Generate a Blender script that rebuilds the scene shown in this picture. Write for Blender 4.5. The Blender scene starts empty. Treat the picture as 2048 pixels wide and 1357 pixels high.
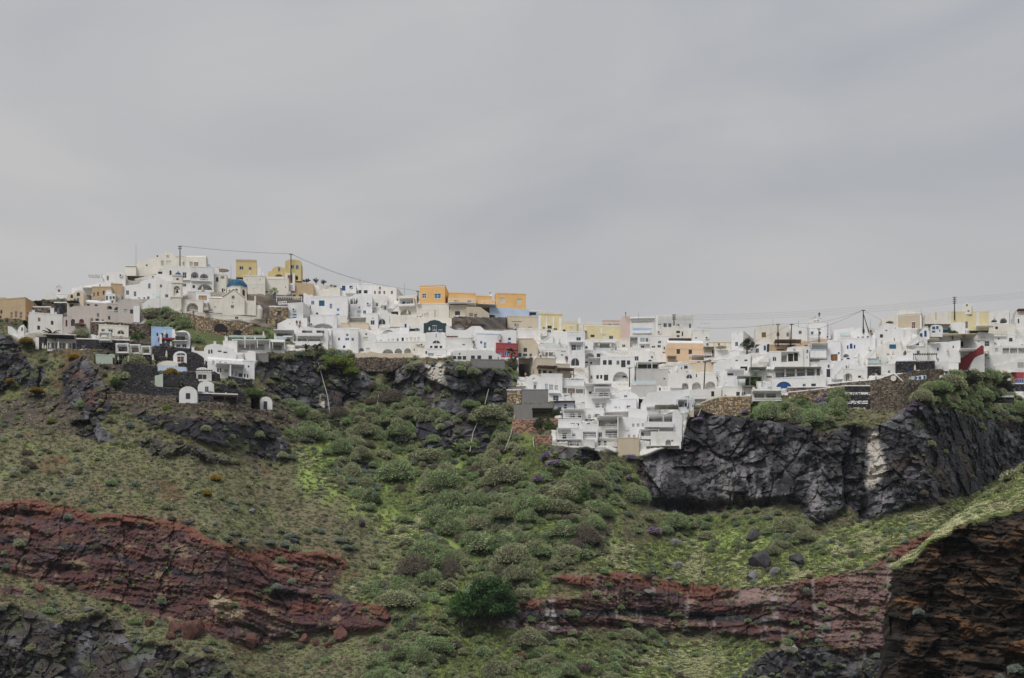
import bpy, bmesh, math, random
import numpy as np
from mathutils import Vector
random.seed(7)
SC = bpy.context.scene
COL = SC.collection
R = math.radians
# ---------------------------------------------------------------- camera
F = 4900.0          # focal length in photograph pixels (2048 wide)
CX, HY, ZC = 1024.0, 2080.0, 3.0
cam = bpy.data.cameras.new("camera")
cam.sensor_width = 36.0
cam.lens = 36.0 * F / 2048.0
cam.shift_y = (HY - 678.5) / 2048.0
cam.clip_start = 1.0
cam.clip_end = 20000.0
camo = bpy.data.objects.new("camera", cam)
camo.location = (0, 0, ZC)
camo.rotation_euler = (R(90), 0, 0)
COL.objects.link(camo)
SC.camera = camo
# ---------------------------------------------------------------- sky, sun, exposure
HAZE = 0.000028      # density of the air between the boat and the cliff
SUN_EL, SUN_AZ = 48.0, -150.0      # degrees; azimuth from +Y towards +X
w = bpy.data.worlds.new("World"); SC.world = w; w.use_nodes = True
nt = w.node_tree; nt.nodes.clear()
def wn(t, **k):
    n = nt.nodes.new(t)
    for a, b in k.items(): setattr(n, a, b)
    return n
out = wn('ShaderNodeOutputWorld'); bg = wn('ShaderNodeBackground'); bg.inputs['Strength'].default_value = 0.1
sky = wn('ShaderNodeTexSky', sky_type='NISHITA', sun_disc=False)
sky.sun_elevation = R(SUN_EL); sky.sun_rotation = R(SUN_AZ); sky.dust_density = 4.0; sky.air_density = 1.0
tc = wn('ShaderNodeTexCoord'); sep = wn('ShaderNodeSeparateXYZ')
nt.links.new(tc.outputs['Generated'], sep.inputs[0])
mp = wn('ShaderNodeMapping'); mp.inputs['Scale'].default_value = (3.2, 3.2, 8.5); mp.inputs['Rotation'].default_value = (R(8), R(24), R(20))
nt.links.new(tc.outputs['Generated'], mp.inputs['Vector'])
n1 = wn('ShaderNodeTexNoise'); n1.inputs['Scale'].default_value = 1.5; n1.inputs['Detail'].default_value = 5.0; n1.inputs['Roughness'].default_value = 0.46; n1.inputs['Distortion'].default_value = 0.5
nt.links.new(mp.outputs[0], n1.inputs['Vector'])
cr = wn('ShaderNodeValToRGB')      # thick cloud deck: grey-blue undersides to pale warm grey gaps
cr.color_ramp.elements[0].position = 0.33; cr.color_ramp.elements[0].color = (3.06, 3.16, 3.38, 1)
cr.color_ramp.elements[1].position = 0.68; cr.color_ramp.elements[1].color = (4.34, 4.24, 4.15, 1)
nt.links.new(n1.outputs['Fac'], cr.inputs['Fac'])
ov = wn('ShaderNodeMath', operation='MULTIPLY_ADD')   # an overcast sky brightens towards the zenith: (1 + 2 sin e) / 3
nt.links.new(sep.outputs['Z'], ov.inputs[0]); ov.inputs[1].default_value = 1.0; ov.inputs[2].default_value = 0.72; ov.use_clamp = False
mx = wn('ShaderNodeMath', operation='MAXIMUM'); nt.links.new(ov.outputs[0], mx.inputs[0]); mx.inputs[1].default_value = 0.35
sc_ = wn('ShaderNodeVectorMath', operation='SCALE'); nt.links.new(cr.outputs['Color'], sc_.inputs[0]); nt.links.new(mx.outputs[0], sc_.inputs['Scale'])
mixc = wn('ShaderNodeMixRGB'); mixc.inputs['Fac'].default_value = 0.93
nt.links.new(sky.outputs[0], mixc.inputs['Color1']); nt.links.new(sc_.outputs[0], mixc.inputs['Color2'])
nt.links.new(mixc.outputs[0], bg.inputs['Color']); nt.links.new(bg.outputs[0], out.inputs['Surface'])
sun = bpy.data.lights.new("sun", 'SUN'); sun.energy = 1.45; sun.angle = R(24); sun.color = (1.0, 0.96, 0.91)
suno = bpy.data.objects.new("sun", sun); COL.objects.link(suno)
sd = Vector((math.sin(R(SUN_AZ)) * math.cos(R(SUN_EL)), math.cos(R(SUN_AZ)) * math.cos(R(SUN_EL)), math.sin(R(SUN_EL))))
suno.rotation_euler = sd.to_track_quat('Z', 'Y').to_euler(); suno.location = sd * 900 + Vector((0, 600, 100))
SC.view_settings.view_transform = 'Standard'; SC.view_settings.look = 'None'
SC.view_settings.exposure = 0.34; SC.view_settings.gamma = 1.0; SC.view_settings.use_curve_mapping = False

# ---------------------------------------------------------------- helpers
def W(px, py, Y): return Vector(((px - CX) / F * Y, Y, ZC + (HY - py) / F * Y))
def tag(o, label=None, cat=None, group=None, kind=None):
    if label: o['label'] = label
    if cat: o['category'] = cat
    if group: o['group'] = group
    if kind: o['kind'] = kind
    return o
def empty(name, loc, label, cat, group=None):
    o = bpy.data.objects.new(name, None); o.location = loc; COL.objects.link(o); o.empty_display_size = 0.5
    return tag(o, label, cat, group)
def link(name, me, parent=None, loc=None):
    o = bpy.data.objects.new(name, me); COL.objects.link(o)
    if parent is not None: o.parent = parent
    if loc is not None: o.location = loc
    return o
class MB:
    """collects polygons (world coordinates) into one mesh"""
    def __init__(s): s.v = []; s.f = []; s.m = []
    def poly(s, pts, mi=0):
        i = len(s.v); s.v += [tuple(p) for p in pts]; s.f.append(tuple(range(i, i + len(pts)))); s.m.append(mi)
    def box(s, o, u, v, w_, mi=0):
        """box from corner o along vectors u, v, w_"""
        o, u, v, w_ = map(Vector, (o, u, v, w_))
        i = len(s.v)
        s.v += [tuple(p) for p in (o, o+u, o+u+v, o+v, o+w_, o+u+w_, o+u+v+w_, o+v+w_)]
        fs = [(0,3,2,1),(4,5,6,7),(0,1,5,4),(1,2,6,5),(2,3,7,6),(3,0,4,7)]
        if u.cross(v).dot(w_) < 0: fs = [t[::-1] for t in fs]
        for t in fs: s.f.append(tuple(i + k for k in t)); s.m.append(mi)
    def abox(s, x0, x1, y0, y1, z0, z1, mi=0): s.box((x0, y0, z0), (x1-x0, 0, 0), (0, y1-y0, 0), (0, 0, z1-z0), mi)
    def tube(s, a, b, r0, r1=None, n=6, mi=0):
        a, b = Vector(a), Vector(b); r1 = r0 if r1 is None else r1
        d = (b - a).normalized(); t = Vector((0, 0, 1)) if abs(d.z) < 0.9 else Vector((1, 0, 0))
        x = d.cross(t).normalized(); y = d.cross(x)
        i = len(s.v)
        for p, r in ((a, r0), (b, r1)):
            for k in range(n):
                an = 2 * math.pi * k / n; s.v.append(tuple(p + x * math.cos(an) * r + y * math.sin(an) * r))
        for k in range(n): s.f.append((i+k, i+n+k, i+n+(k+1) % n, i+(k+1) % n)); s.m.append(mi)
        s.f.append(tuple(i + k for k in range(n))); s.m.append(mi)
        s.f.append(tuple(i + n + k for k in range(n))[::-1]); s.m.append(mi)
    def lathe(s, c, prof, n=12, mi=0, a0=0, a1=2*math.pi):
        """prof: (radius, z) pairs, bottom to top, round a vertical axis through c"""
        c = Vector(c); i = len(s.v); full = abs(a1 - a0 - 2*math.pi) < 1e-6; m = n if full else n + 1
        for r, z in prof:
            for k in range(m):
                an = a0 + (a1 - a0) * k / n; s.v.append((c.x + math.cos(an)*r, c.y + math.sin(an)*r, c.z + z))
        for j in range(len(prof) - 1):  # lichen-like facet tones, also painting the contrast of lit and shaded faces
            for k in range(n):
                k2 = (k + 1) % m if full else k + 1
                s.f.append((i+j*m+k, i+j*m+k2, i+(j+1)*m+k2, i+(j+1)*m+k)); s.m.append(mi)
    def build(s, name, mats, parent=None, origin=None, smooth=False):
        if not s.v: return None
        o = Vector(origin) if origin is not None else (parent.matrix_basis.translation.copy() if parent is not None else Vector((0, 0, 0)))
        if parent is not None and origin is None:
            p = parent.parent; 
            while p is not None: o += p.location; p = p.parent
        me = bpy.data.meshes.new(name)
        me.from_pydata([(v[0]-o.x, v[1]-o.y, v[2]-o.z) for v in s.v], [], s.f)
        if not isinstance(mats, (list, tuple)): mats = [mats]
        for m in mats: me.materials.append(m)
        me.polygons.foreach_set('material_index', s.m)
        if smooth: me.polygons.foreach_set('use_smooth', [True] * len(s.f))
        me.update()
        ob = link(name, me, parent)
        if parent is None: ob.location = o
        return ob
def copy_tree(o, loc=None, parent=None):
    c = o.copy(); COL.objects.link(c); c.parent = parent
    if loc is not None: c.location = loc
    for ch in o.children: copy_tree(ch, None, c)
    return c

# ---------------------------------------------------------------- numpy noise
def _h(ix, iy, seed):
    h = (ix.astype(np.int64) * 374761393 + iy.astype(np.int64) * 668265263 + seed * 974634777) & 0xffffffff
    h = ((h ^ (h >> 13)) * 1274126177) & 0xffffffff
    h = ((h ^ (h >> 15)) * 2246822519) & 0xffffffff
    return ((h ^ (h >> 16)) & 0xffffff) / 16777216.0
def gnoise(x, y, seed=0):
    x = np.asarray(x, dtype=np.float64); y = np.asarray(y, dtype=np.float64)
    ix, iy = np.floor(x), np.floor(y); fx, fy = x - ix, y - iy
    u, v = fx*fx*fx*(fx*(fx*6-15)+10), fy*fy*fy*(fy*(fy*6-15)+10)
    def g(dx, dy):
        a = _h(ix+dx, iy+dy, seed) * 2*np.pi
        return np.cos(a)*(fx-dx) + np.sin(a)*(fy-dy)
    return ((g(0,0)*(1-u)+g(1,0)*u)*(1-v) + (g(0,1)*(1-u)+g(1,1)*u)*v) * 1.5
def fbm(x, y, sc, oct=4, seed=0, gain=0.5):
    r = 0; a = 1.0; t = 0
    for o in range(oct):
        r = r + a * gnoise(x/sc*2**o, y/sc*2**o, seed + o*17); t += a; a *= gain
    return r / t
def ridged(x, y, sc, oct=4, seed=0):
    r = 0; a = 1.0; t = 0
    for o in range(oct):
        r = r + a * (1 - 2*np.abs(gnoise(x/sc*2**o, y/sc*2**o, seed + o*13))); t += a; a *= 0.5
    return r / t
def voro(x, y, sc, seed=0):
    """F1, F2, cell hash a, cell hash b, offset to the seed (dx, dy) in cell units"""
    x = x/sc; y = y/sc; ix, iy = np.floor(x), np.floor(y)
    f1 = np.full(x.shape, 9.0); f2 = np.full(x.shape, 9.0); ha = np.zeros(x.shape); hb = np.zeros(x.shape); dx_ = np.zeros(x.shape); dy_ = np.zeros(x.shape)
    for i in (-1, 0, 1):
        for j in (-1, 0, 1):
            cx, cy = ix+i, iy+j
            sx = cx + _h(cx, cy, seed); sy = cy + _h(cx, cy, seed+1)
            ddx, ddy = x-sx, y-sy; d = np.sqrt(ddx*ddx+ddy*ddy)
            near = d < f1
            f2 = np.where(near, f1, np.minimum(f2, d)); f1 = np.where(near, d, f1)
            ha = np.where(near, _h(cx, cy, seed+2), ha); hb = np.where(near, _h(cx, cy, seed+3), hb)
            dx_ = np.where(near, ddx, dx_); dy_ = np.where(near, ddy, dy_)
    return f1, f2, ha, hb, dx_, dy_
def inpoly(px, py, poly):
    r = np.zeros(px.shape, bool); n = len(poly)
    for i in range(n):
        x1, y1 = poly[i]; x2, y2 = poly[(i+1) % n]
        if y1 == y2: continue
        c = (py >= min(y1, y2)) & (py < max(y1, y2)) & (px < (x2-x1)*(py-y1)/(y2-y1)+x1)
        r ^= c
    return r
def blur(a, rx, ry):
    for ax, r_ in ((1, rx), (0, ry)):
        r_ = int(r_)
        if r_ < 1: continue
        for _ in range(2):
            p = np.pad(a, [(r_+1, r_) if k == ax else (0, 0) for k in range(2)], mode='edge'); c = np.cumsum(p, axis=ax)
            n = 2*r_+1
            if ax == 1: a = (c[:, n:] - c[:, :-n]) / n
            else: a = (c[n:, :] - c[:-n, :]) / n
    return a
def sm(x, a, b):
    t = np.clip((x-a)/(b-a), 0, 1); return t*t*(3-2*t)

# ---------------------------------------------------------------- materials
MATS = {}
def mat(name, col, rough=0.9, spec=0.2, var=0.0, vscale=1.0, bump=0.0, bscale=2.0, metal=0.0, col2=None, objvar=0.0, coords='Object', stain=0.0, alpha=1.0, trans=0.0, stretch=(1,1,1)):
    if name in MATS: return MATS[name]
    m = bpy.data.materials.new(name); m.use_nodes = True; MATS[name] = m
    t = m.node_tree; b = t.nodes['Principled BSDF']; N = t.nodes.new; L = t.links.new
    b.inputs['Roughness'].default_value = rough; b.inputs['Specular IOR Level'].default_value = spec; b.inputs['Metallic'].default_value = metal
    b.inputs['Base Color'].default_value = (*col, 1)
    if alpha < 1: b.inputs['Alpha'].default_value = alpha
    if trans > 0: b.inputs['Transmission Weight'].default_value = trans
    geo = N('ShaderNodeNewGeometry'); mp_ = N('ShaderNodeMapping'); L(geo.outputs['Position'], mp_.inputs['Vector']); mp_.inputs['Scale'].default_value = stretch
    cur = None
    if var > 0 or col2:
        n = N('ShaderNodeTexNoise'); n.inputs['Scale'].default_value = vscale; n.inputs['Detail'].default_value = 6; n.inputs['Roughness'].default_value = 0.62
        L(mp_.outputs[0], n.inputs['Vector'])
        r_ = N('ShaderNodeMapRange'); L(n.outputs['Fac'], r_.inputs['Value']); r_.inputs['From Min'].default_value = 0.32; r_.inputs['From Max'].default_value = 0.68
        mxx = N('ShaderNodeMixRGB'); L(r_.outputs[0], mxx.inputs['Fac'])
        c2 = col2 if col2 else tuple(c*(1+var) for c in col); c1 = col if col2 else tuple(c*(1-var) for c in col)
        mxx.inputs['Color1'].default_value = (*c1, 1); mxx.inputs['Color2'].default_value = (*c2, 1); cur = mxx.outputs[0]
    if stain > 0:      # rain streaks and dirt on plaster, stretched downwards
        mp2 = N('ShaderNodeMapping'); L(geo.outputs['Position'], mp2.inputs['Vector']); mp2.inputs['Scale'].default_value = (1.1, 1.1, 0.28)
        n = N('ShaderNodeTexNoise'); n.inputs['Scale'].default_value = 0.9; n.inputs['Detail'].default_value = 8; n.inputs['Roughness'].default_value = 0.7; L(mp2.outputs[0], n.inputs['Vector'])
        r_ = N('ShaderNodeMapRange'); L(n.outputs['Fac'], r_.inputs['Value']); r_.inputs['From Min'].default_value = 0.52; r_.inputs['From Max'].default_value = 0.78
        r_.inputs['To Max'].default_value = stain
        mxx = N('ShaderNodeMixRGB'); L(r_.outputs[0], mxx.inputs['Fac'])
        if cur: L(cur, mxx.inputs['Color1'])
        else: mxx.inputs['Color1'].default_value = (*col, 1)
        mxx.inputs['Color2'].default_value = (col[0]*0.55, col[1]*0.52, col[2]*0.47, 1); cur = mxx.outputs[0]
    if objvar > 0:
        oi = N('ShaderNodeObjectInfo'); r_ = N('ShaderNodeMapRange'); L(oi.outputs['Random'], r_.inputs['Value']); r_.inputs['To Min'].default_value = 1-objvar; r_.inputs['To Max'].default_value = 1+objvar
        vm = N('ShaderNodeVectorMath'); vm.operation = 'SCALE'; L(r_.outputs[0], vm.inputs['Scale'])
        if cur: L(cur, vm.inputs[0])
        else: vm.inputs[0].default_value = col
        cur = vm.outputs[0]
    if cur: L(cur, b.inputs['Base Color'])
    if bump > 0:
        n = N('ShaderNodeTexNoise'); n.inputs['Scale'].default_value = bscale; n.inputs['Detail'].default_value = 6; L(mp_.outputs[0], n.inputs['Vector'])
        bp = N('ShaderNodeBump'); bp.inputs['Strength'].default_value = bump; bp.inputs['Distance'].default_value = 0.2; L(n.outputs['Fac'], bp.inputs['Height']); L(bp.outputs[0], b.inputs['Normal'])
    return m
# ================================================================ terrain heights
NX, NY = 1120, 470
PXs = np.linspace(-150, 2200, NX)
ridge_pts = [(-200,604),(0,606),(60,603),(95,600),(130,596),(180,585),(250,562),(330,545),(440,556),(520,562),(590,566),(640,570),(690,578),(800,600),(840,612),(1060,640),(1200,668),(1340,690),(1500,700),(1620,690),(1700,668),(1770,656),(1900,650),(2048,648),(2300,650)]
RDG = np.interp(PXs, [p[0] for p in ridge_pts], [p[1] for p in ridge_pts])
PBOT = 1470.0
T = np.linspace(0, 1, NY)[:, None]
PX = np.broadcast_to(PXs[None, :], (NY, NX)).copy()
PY = RDG[None, :] + (PBOT - RDG[None, :]) * T
# wobble the region borders
wx = 9*fbm(PX, PY, 60, 3, 5) + 5*fbm(PX, PY, 14, 3, 9); wy = 8*fbm(PX, PY, 50, 3, 6) + 5*fbm(PX, PY, 12, 3, 8)
QX, QY = PX + wx, PY + wy
def reg(polys, hard=False):
    r = np.zeros(PX.shape, bool)
    for p in polys: r |= inpoly(PX if hard else QX, PY if hard else QY, p)
    return r
DARK = [
 [(1285,905),(1300,895),(1360,880),(1368,850),(1385,825),(1430,822),(1500,838),(1600,850),(1640,862),(1700,850),(1745,862),(1790,830),(1830,800),(1880,812),(1960,835),(2048,850),(2210,850),(2210,930),(2048,925),(1990,965),(1930,995),(1850,1010),(1780,1030),(1725,1045),(1700,1012),(1655,1048),(1615,1040),(1600,1012),(1560,1010),(1480,1022),(1400,1032),(1340,1025),(1300,1015),(1290,980),(1275,940)],
 [(505,740),(530,712),(580,716),(640,712),(700,728),(735,745),(755,745),(745,780),(705,795),(665,828),(630,815),(600,800),(560,785),(530,775)],
 [(778,735),(820,728),(860,720),(900,722),(960,735),(1020,742),(1035,790),(1015,812),(960,830),(930,842),(880,820),(850,803),(800,795),(765,775)],
 [(800,840),(870,845),(960,842),(1000,870),(960,908),(890,908),(850,895)], [(500,735),(560,722),(740,735),(750,790),(640,820),(540,790)], [(750,845),(790,850),(780,872),(755,868)], [(680,920),(720,925),(770,930),(760,945),(700,945)],
 [(118,748),(140,725),(170,715),(200,745),(225,790),(228,815),(200,842),(160,830),(130,800)], [(-150,690),(0,670),(40,690),(60,730),(90,740),(80,790),(30,770),(0,790),(-150,800)],
 [(230,820),(330,835),(420,835),(500,850),(560,870),(585,895),(580,922),(520,922),(450,895),(390,880),(300,850)],
 [(130,830),(200,845),(240,880),(200,885),(165,875)], [(260,880),(300,878),(400,895),(470,925),(400,920),(300,905)],
 [(500,840),(545,850),(582,885),(575,905),(520,890)],
 [(1085,915),(1105,895),(1140,893),(1190,905),(1200,925),(1150,945),(1100,955)],
 [(-150,1190),(0,1210),(80,1225),(110,1250),(140,1245),(200,1235),(240,1245),(262,1290),(330,1290),(400,1312),(450,1330),(490,1370),(500,1500),(-150,1500)],
 [(1480,1350),(1545,1300),(1600,1290),(1660,1300),(1760,1300),(1900,1290),(1900,1500),(1440,1500)],
 [(650,755),(700,760),(690,800)],
 [(640,830),(700,850),(690,862),(650,850)], [(0,612),(110,600),(130,612),(130,640),(60,640)] ]
REDB = [
 [(-150,990),(0,1005),(60,998),(110,1010),(190,1025),(270,1027),(370,1047),(430,1080),(470,1095),(500,1100),(560,1097),(640,1105),(700,1120),(690,1150),(660,1180),(700,1200),(775,1215),(788,1245),(730,1265),(640,1262),(590,1270),(560,1282),(520,1292),(470,1285),(400,1262),(300,1230),(230,1205),(150,1185),(90,1165),(0,1140),(-150,1100)],
 [(1090,1150),(1180,1150),(1240,1143),(1310,1155),(1350,1165),(1430,1170),(1480,1178),(1540,1172),(1600,1158),(1680,1150),(1740,1138),(1775,1110),(1810,1080),(1900,1050),(1950,1100),(1950,1310),(1760,1308),(1690,1308),(1640,1280),(1540,1292),(1480,1272),(1380,1262),(1300,1270),(1230,1262),(1170,1256),(1150,1288),(1130,1272),(1050,1265),(985,1250),(1000,1215),(1060,1195),(1150,1195),(1200,1180),(1140,1168)],
 [(860,1225),(885,1225),(885,1260),(862,1262)], [(0,1175),(60,1180),(50,1192),(0,1190)] ]
TERR = [[(165,690),(250,665),(400,700),(470,745),(520,775),(600,830),(610,862),(540,850),(420,842),(230,822),(205,760)], [(0,790),(60,775),(120,790),(170,830),(165,872),(60,855),(0,850)], [(265,878),(300,880),(400,895),(480,930),(400,922),(300,905)]]
SHRB = [
 [(545,770),(600,800),(700,830),(760,780),(860,800),(1030,800),(1080,890),(1200,935),(1290,930),(1285,1010),(1200,1045),(1215,1100),(1090,1150),(860,1150),(770,1040),(690,985),(640,900),(580,870),(540,820)],
 [(820,1080),(1090,1145),(1100,1195),(1000,1205),(985,1255),(800,1280),(780,1215),(725,1180),(800,1150)], [(800,1275),(985,1250),(1130,1275),(1300,1270),(1330,1290),(1260,1330),(1230,1500),(720,1500),(730,1330)],
 [(1300,1060),(1350,1035),(1480,1030),(1620,1045),(1615,1080),(1540,1110),(1380,1085)], [(270,605),(420,640),(560,660),(560,700),(420,690),(300,665)],
 [(1400,815),(1500,790),(1640,800),(1700,770),(1690,840),(1640,860),(1500,840)], [(1800,740),(1960,730),(2100,760),(2100,850),(2040,850),(1960,830),(1880,810),(1790,800)],
 [(510,715),(700,700),(740,745),(650,725),(560,720)], [(740,780),(900,780),(960,840),(860,860),(760,850)], [(880,720),(1020,720),(1040,760),(960,760)] ]
FLWR = [
 [(1215,1090),(1350,1085),(1480,1060),(1600,1100),(1700,1055),(1850,1025),(1990,965),(2048,930),(2210,900),(2210,1000),(1850,1100),(1760,1135),(1600,1160),(1500,1180),(1350,1160),(1230,1145),(1180,1130)],
 [(1250,1300),(1400,1285),(1480,1275),(1545,1292),(1490,1350),(1420,1500),(1150,1500)], [(580,900),(640,905),(740,990),(830,1060),(870,1100),(790,1080),(700,1000),(600,930)], [(820,1070),(850,960),(900,900),(950,905),(880,980),(860,1090)],
 [(1090,985),(1190,980),(1180,1010),(1100,1030)], [(1100,1060),(1140,1050),(1060,1110)], [(700,1180),(780,1160),(790,1200),(720,1205)], [(1840,800),(2000,790),(2048,800),(1960,830)], [(560,810),(640,820),(620,840)] ]
TOWN = [ [(-150,560),(130,560),(133,650),(20,660),(30,690),(75,690),(160,700),(260,690),(290,640),(520,650),(550,690),(420,690),(420,740),(500,760),(520,705),(640,700),(740,712),(1030,722),(1040,760),(1015,800),(1110,800),(1100,890),(1290,915),(1365,880),(1380,810),(1450,800),(1700,782),(1830,770),(1930,742),(2000,740),(2040,800),(2100,790),(2120,740),(2150,690),(2150,500),(-150,500)] ]
mD, mR_, mT, mS, mFl, mW = reg(DARK), reg(REDB), reg(TERR), reg(SHRB), reg(FLWR), reg(TOWN, True)
leftveg = inpoly(PX, PY, [(-150,600),(130,600),(60,640),(35,660),(-150,650)])
mW &= ~leftveg
mW &= ~reg([[(270,612),(330,618),(430,640),(520,655),(560,660),(600,690),(480,690),(330,665)]], True)
# integrate the hillside profile upwards from the bottom
M = np.full(PX.shape, 0.86)
M[mS] = 0.95; M[mFl] = 0.8; M[mT] = 0.9; M[mW] = .92; M[mR_] = 3.0; M[mD & ~mW] = 3.6
M[inpoly(PX, PY, DARK[0])] = 5.5
M = blur(M, 5, 4)
Y0b = np.interp(PXs, [-150, 300, 850, 1200, 1600, 2200], [575, 566, 548, 556, 588, 596])
Yg = np.zeros(PX.shape); Yg[-1] = Y0b
for i in range(NY-2, -1, -1):
    dpy = PY[i+1]-PY[i]; h = (HY - PY[i])/F
    Yg[i] = Yg[i+1] + Yg[i+1]*dpy/(F*np.maximum(M[i]-h, 0.3))
Yg = blur(Yg, 24, 2)
Ybase = Yg.copy()
def Yt(px, py):
    """depth of the undressed hillside seen at a photograph pixel"""
    c = np.clip((px+150)/2350*(NX-1), 0, NX-1.001); i = int(c); fr = c-i
    r = 0
    for k, wgt in ((i, 1-fr), (i+1, fr)):
        t = min(max((py-RDG[k])/(PBOT-RDG[k])*(NY-1), 0), NY-1.001); j = int(t); g = t-j
        r += wgt*(Ybase[j, k]*(1-g) + Ybase[j+1, k]*g)
    return r
CARVE = []     # facade rectangles: (px_left, px_right, py_top, py_bot, Y_left, Y_right)
def carve(p0, p1, t, b, y0, y1): CARVE.append((p0, p1, t, b, y0, y1))
# ================================================================ plaster, wood, glass
PL = dict(offwhite=(.73,.72,.695), chalk=(.77,.775,.79), milk=(.70,.705,.70), lava=(.065,.062,.064), white=(.77,.77,.765), cool=(.68,.71,.76), cream=(.72,.69,.62), greige=(.50,.455,.425), sand=(.55,.47,.36), grey=(.50,.49,.475), lgrey=(.62,.61,.595),
 yellow=(.60,.50,.25), paley=(.69,.61,.38), orange=(.77,.48,.20), peach=(.74,.53,.35), red=(.25,.042,.045), crimson=(.35,.075,.09), blue=(.37,.52,.74), paleblue=(.50,.60,.76),
 teal=(.035,.06,.07), pink=(.58,.46,.42), beige=(.56,.51,.41), tan=(.48,.37,.24), ochre=(.52,.32,.17), mint=(.45,.52,.44), concrete=(.22,.215,.21), ecru=(.62,.54,.42), volc=(.045,.043,.046), rubble=(.17,.14,.11), salmon=(.36,.22,.16))
def PM(c):
    if c in ('volc', 'rubble', 'salmon'):
        return mat('stone_wall_'+c, PL[c], var=.45, vscale=1.6, bump=1.0, bscale=3.5)
    return mat('plaster_'+c, PL[c], rough=.85, var=.035 if c == 'white' else .06, vscale=.35, stain=.46 if c in ('white', 'cool', 'lgrey', 'offwhite', 'chalk', 'milk') else .45, bump=.25, bscale=1.3)
GL = mat('window_glass', (.035,.042,.05), rough=.12, spec=.5)
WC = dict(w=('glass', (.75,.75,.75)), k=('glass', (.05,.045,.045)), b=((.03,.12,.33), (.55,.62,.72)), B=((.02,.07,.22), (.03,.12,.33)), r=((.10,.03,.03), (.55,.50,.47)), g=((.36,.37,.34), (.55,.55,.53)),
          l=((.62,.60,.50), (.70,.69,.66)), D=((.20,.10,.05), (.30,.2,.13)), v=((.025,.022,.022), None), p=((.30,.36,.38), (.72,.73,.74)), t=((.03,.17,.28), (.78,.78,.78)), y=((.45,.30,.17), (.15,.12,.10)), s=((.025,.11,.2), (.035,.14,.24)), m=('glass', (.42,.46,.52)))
FRM = {}
def wcol(c): return GL if c == 'glass' else mat('paint_%02x%02x%02x' % tuple(int(255*v) for v in c), c, rough=.6, var=.1, vscale=3)
class Face:
    def __init__(s, P, ang): s.x, s.y = P; s.d = (math.cos(ang), math.sin(ang)); s.n = (math.sin(ang), -math.cos(ang))
    def s_of(s, px):
        k = (px-CX)/F; return (k*s.y - s.x)/(s.d[0]-k*s.d[1])
    def Y(s, q): return s.y+q*s.d[1]
    def z(s, px, py): return ZC+(HY-py)/F*s.Y(s.s_of(px))
    def pt(s, q, z, out=0.0): return Vector((s.x+q*s.d[0]+out*s.n[0], s.y+q*s.d[1]+out*s.n[1], z))
def arcpts(s0, s1, z0, h, n=10, round_=False):
    c, r = (s0+s1)/2, (s1-s0)/2
    return [(c-r*math.cos(math.pi*i/n), z0+h*math.sin(math.pi*i/n)) for i in range(n+1)]
ARCH = set('OoAnRuq')
def wall(mb, fc, s0, s1, z0, z1, holes, mi=0):
    """rectangular wall with rectangular or arch-headed holes (a, b, c, d, arch)"""
    ss = sorted({s0, s1, *[h[0] for h in holes], *[h[1] for h in holes]}); zz = sorted({z0, z1, *[h[2] for h in holes], *[h[3] for h in holes]})
    ss = [q for q in ss if s0 <= q <= s1]; zz = [q for q in zz if z0 <= q <= z1]
    for i in range(len(ss)-1):
        for j in range(len(zz)-1):
            cs, cz = (ss[i]+ss[i+1])/2, (zz[j]+zz[j+1])/2
            if any(h[0] < cs < h[1] and h[2] < cz < h[3] for h in holes): continue
            mb.poly([fc.pt(ss[i], zz[j]), fc.pt(ss[i+1], zz[j]), fc.pt(ss[i+1], zz[j+1]), fc.pt(ss[i], zz[j+1])], mi)
    for a, b, c, d, arch, dp in holes:
        if arch:
            ah = min((b-a)/2, (d-c)*.9) ; zs = d-ah; ap = arcpts(a, b, zs, ah)
            m = len(ap)//2
            mb.poly([fc.pt(a, d)]+[fc.pt(*q) for q in ap[:m+1][::-1]], mi); mb.poly([fc.pt(b, d)]+[fc.pt(*q) for q in ap[m:][::-1]], mi)
            out = [(a, c)]+ap+[(b, c)]
        else: out = [(a, c), (a, d), (b, d), (b, c)]
        for i in range(len(out)):
            p, q = out[i], out[(i+1) % len(out)]
            mb.poly([fc.pt(*p), fc.pt(*q), fc.pt(q[0], q[1], -dp), fc.pt(p[0], p[1], -dp)], mi)
        if dp > .5: mb.poly([fc.pt(q[0], q[1], -dp) for q in out], mi)
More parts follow.
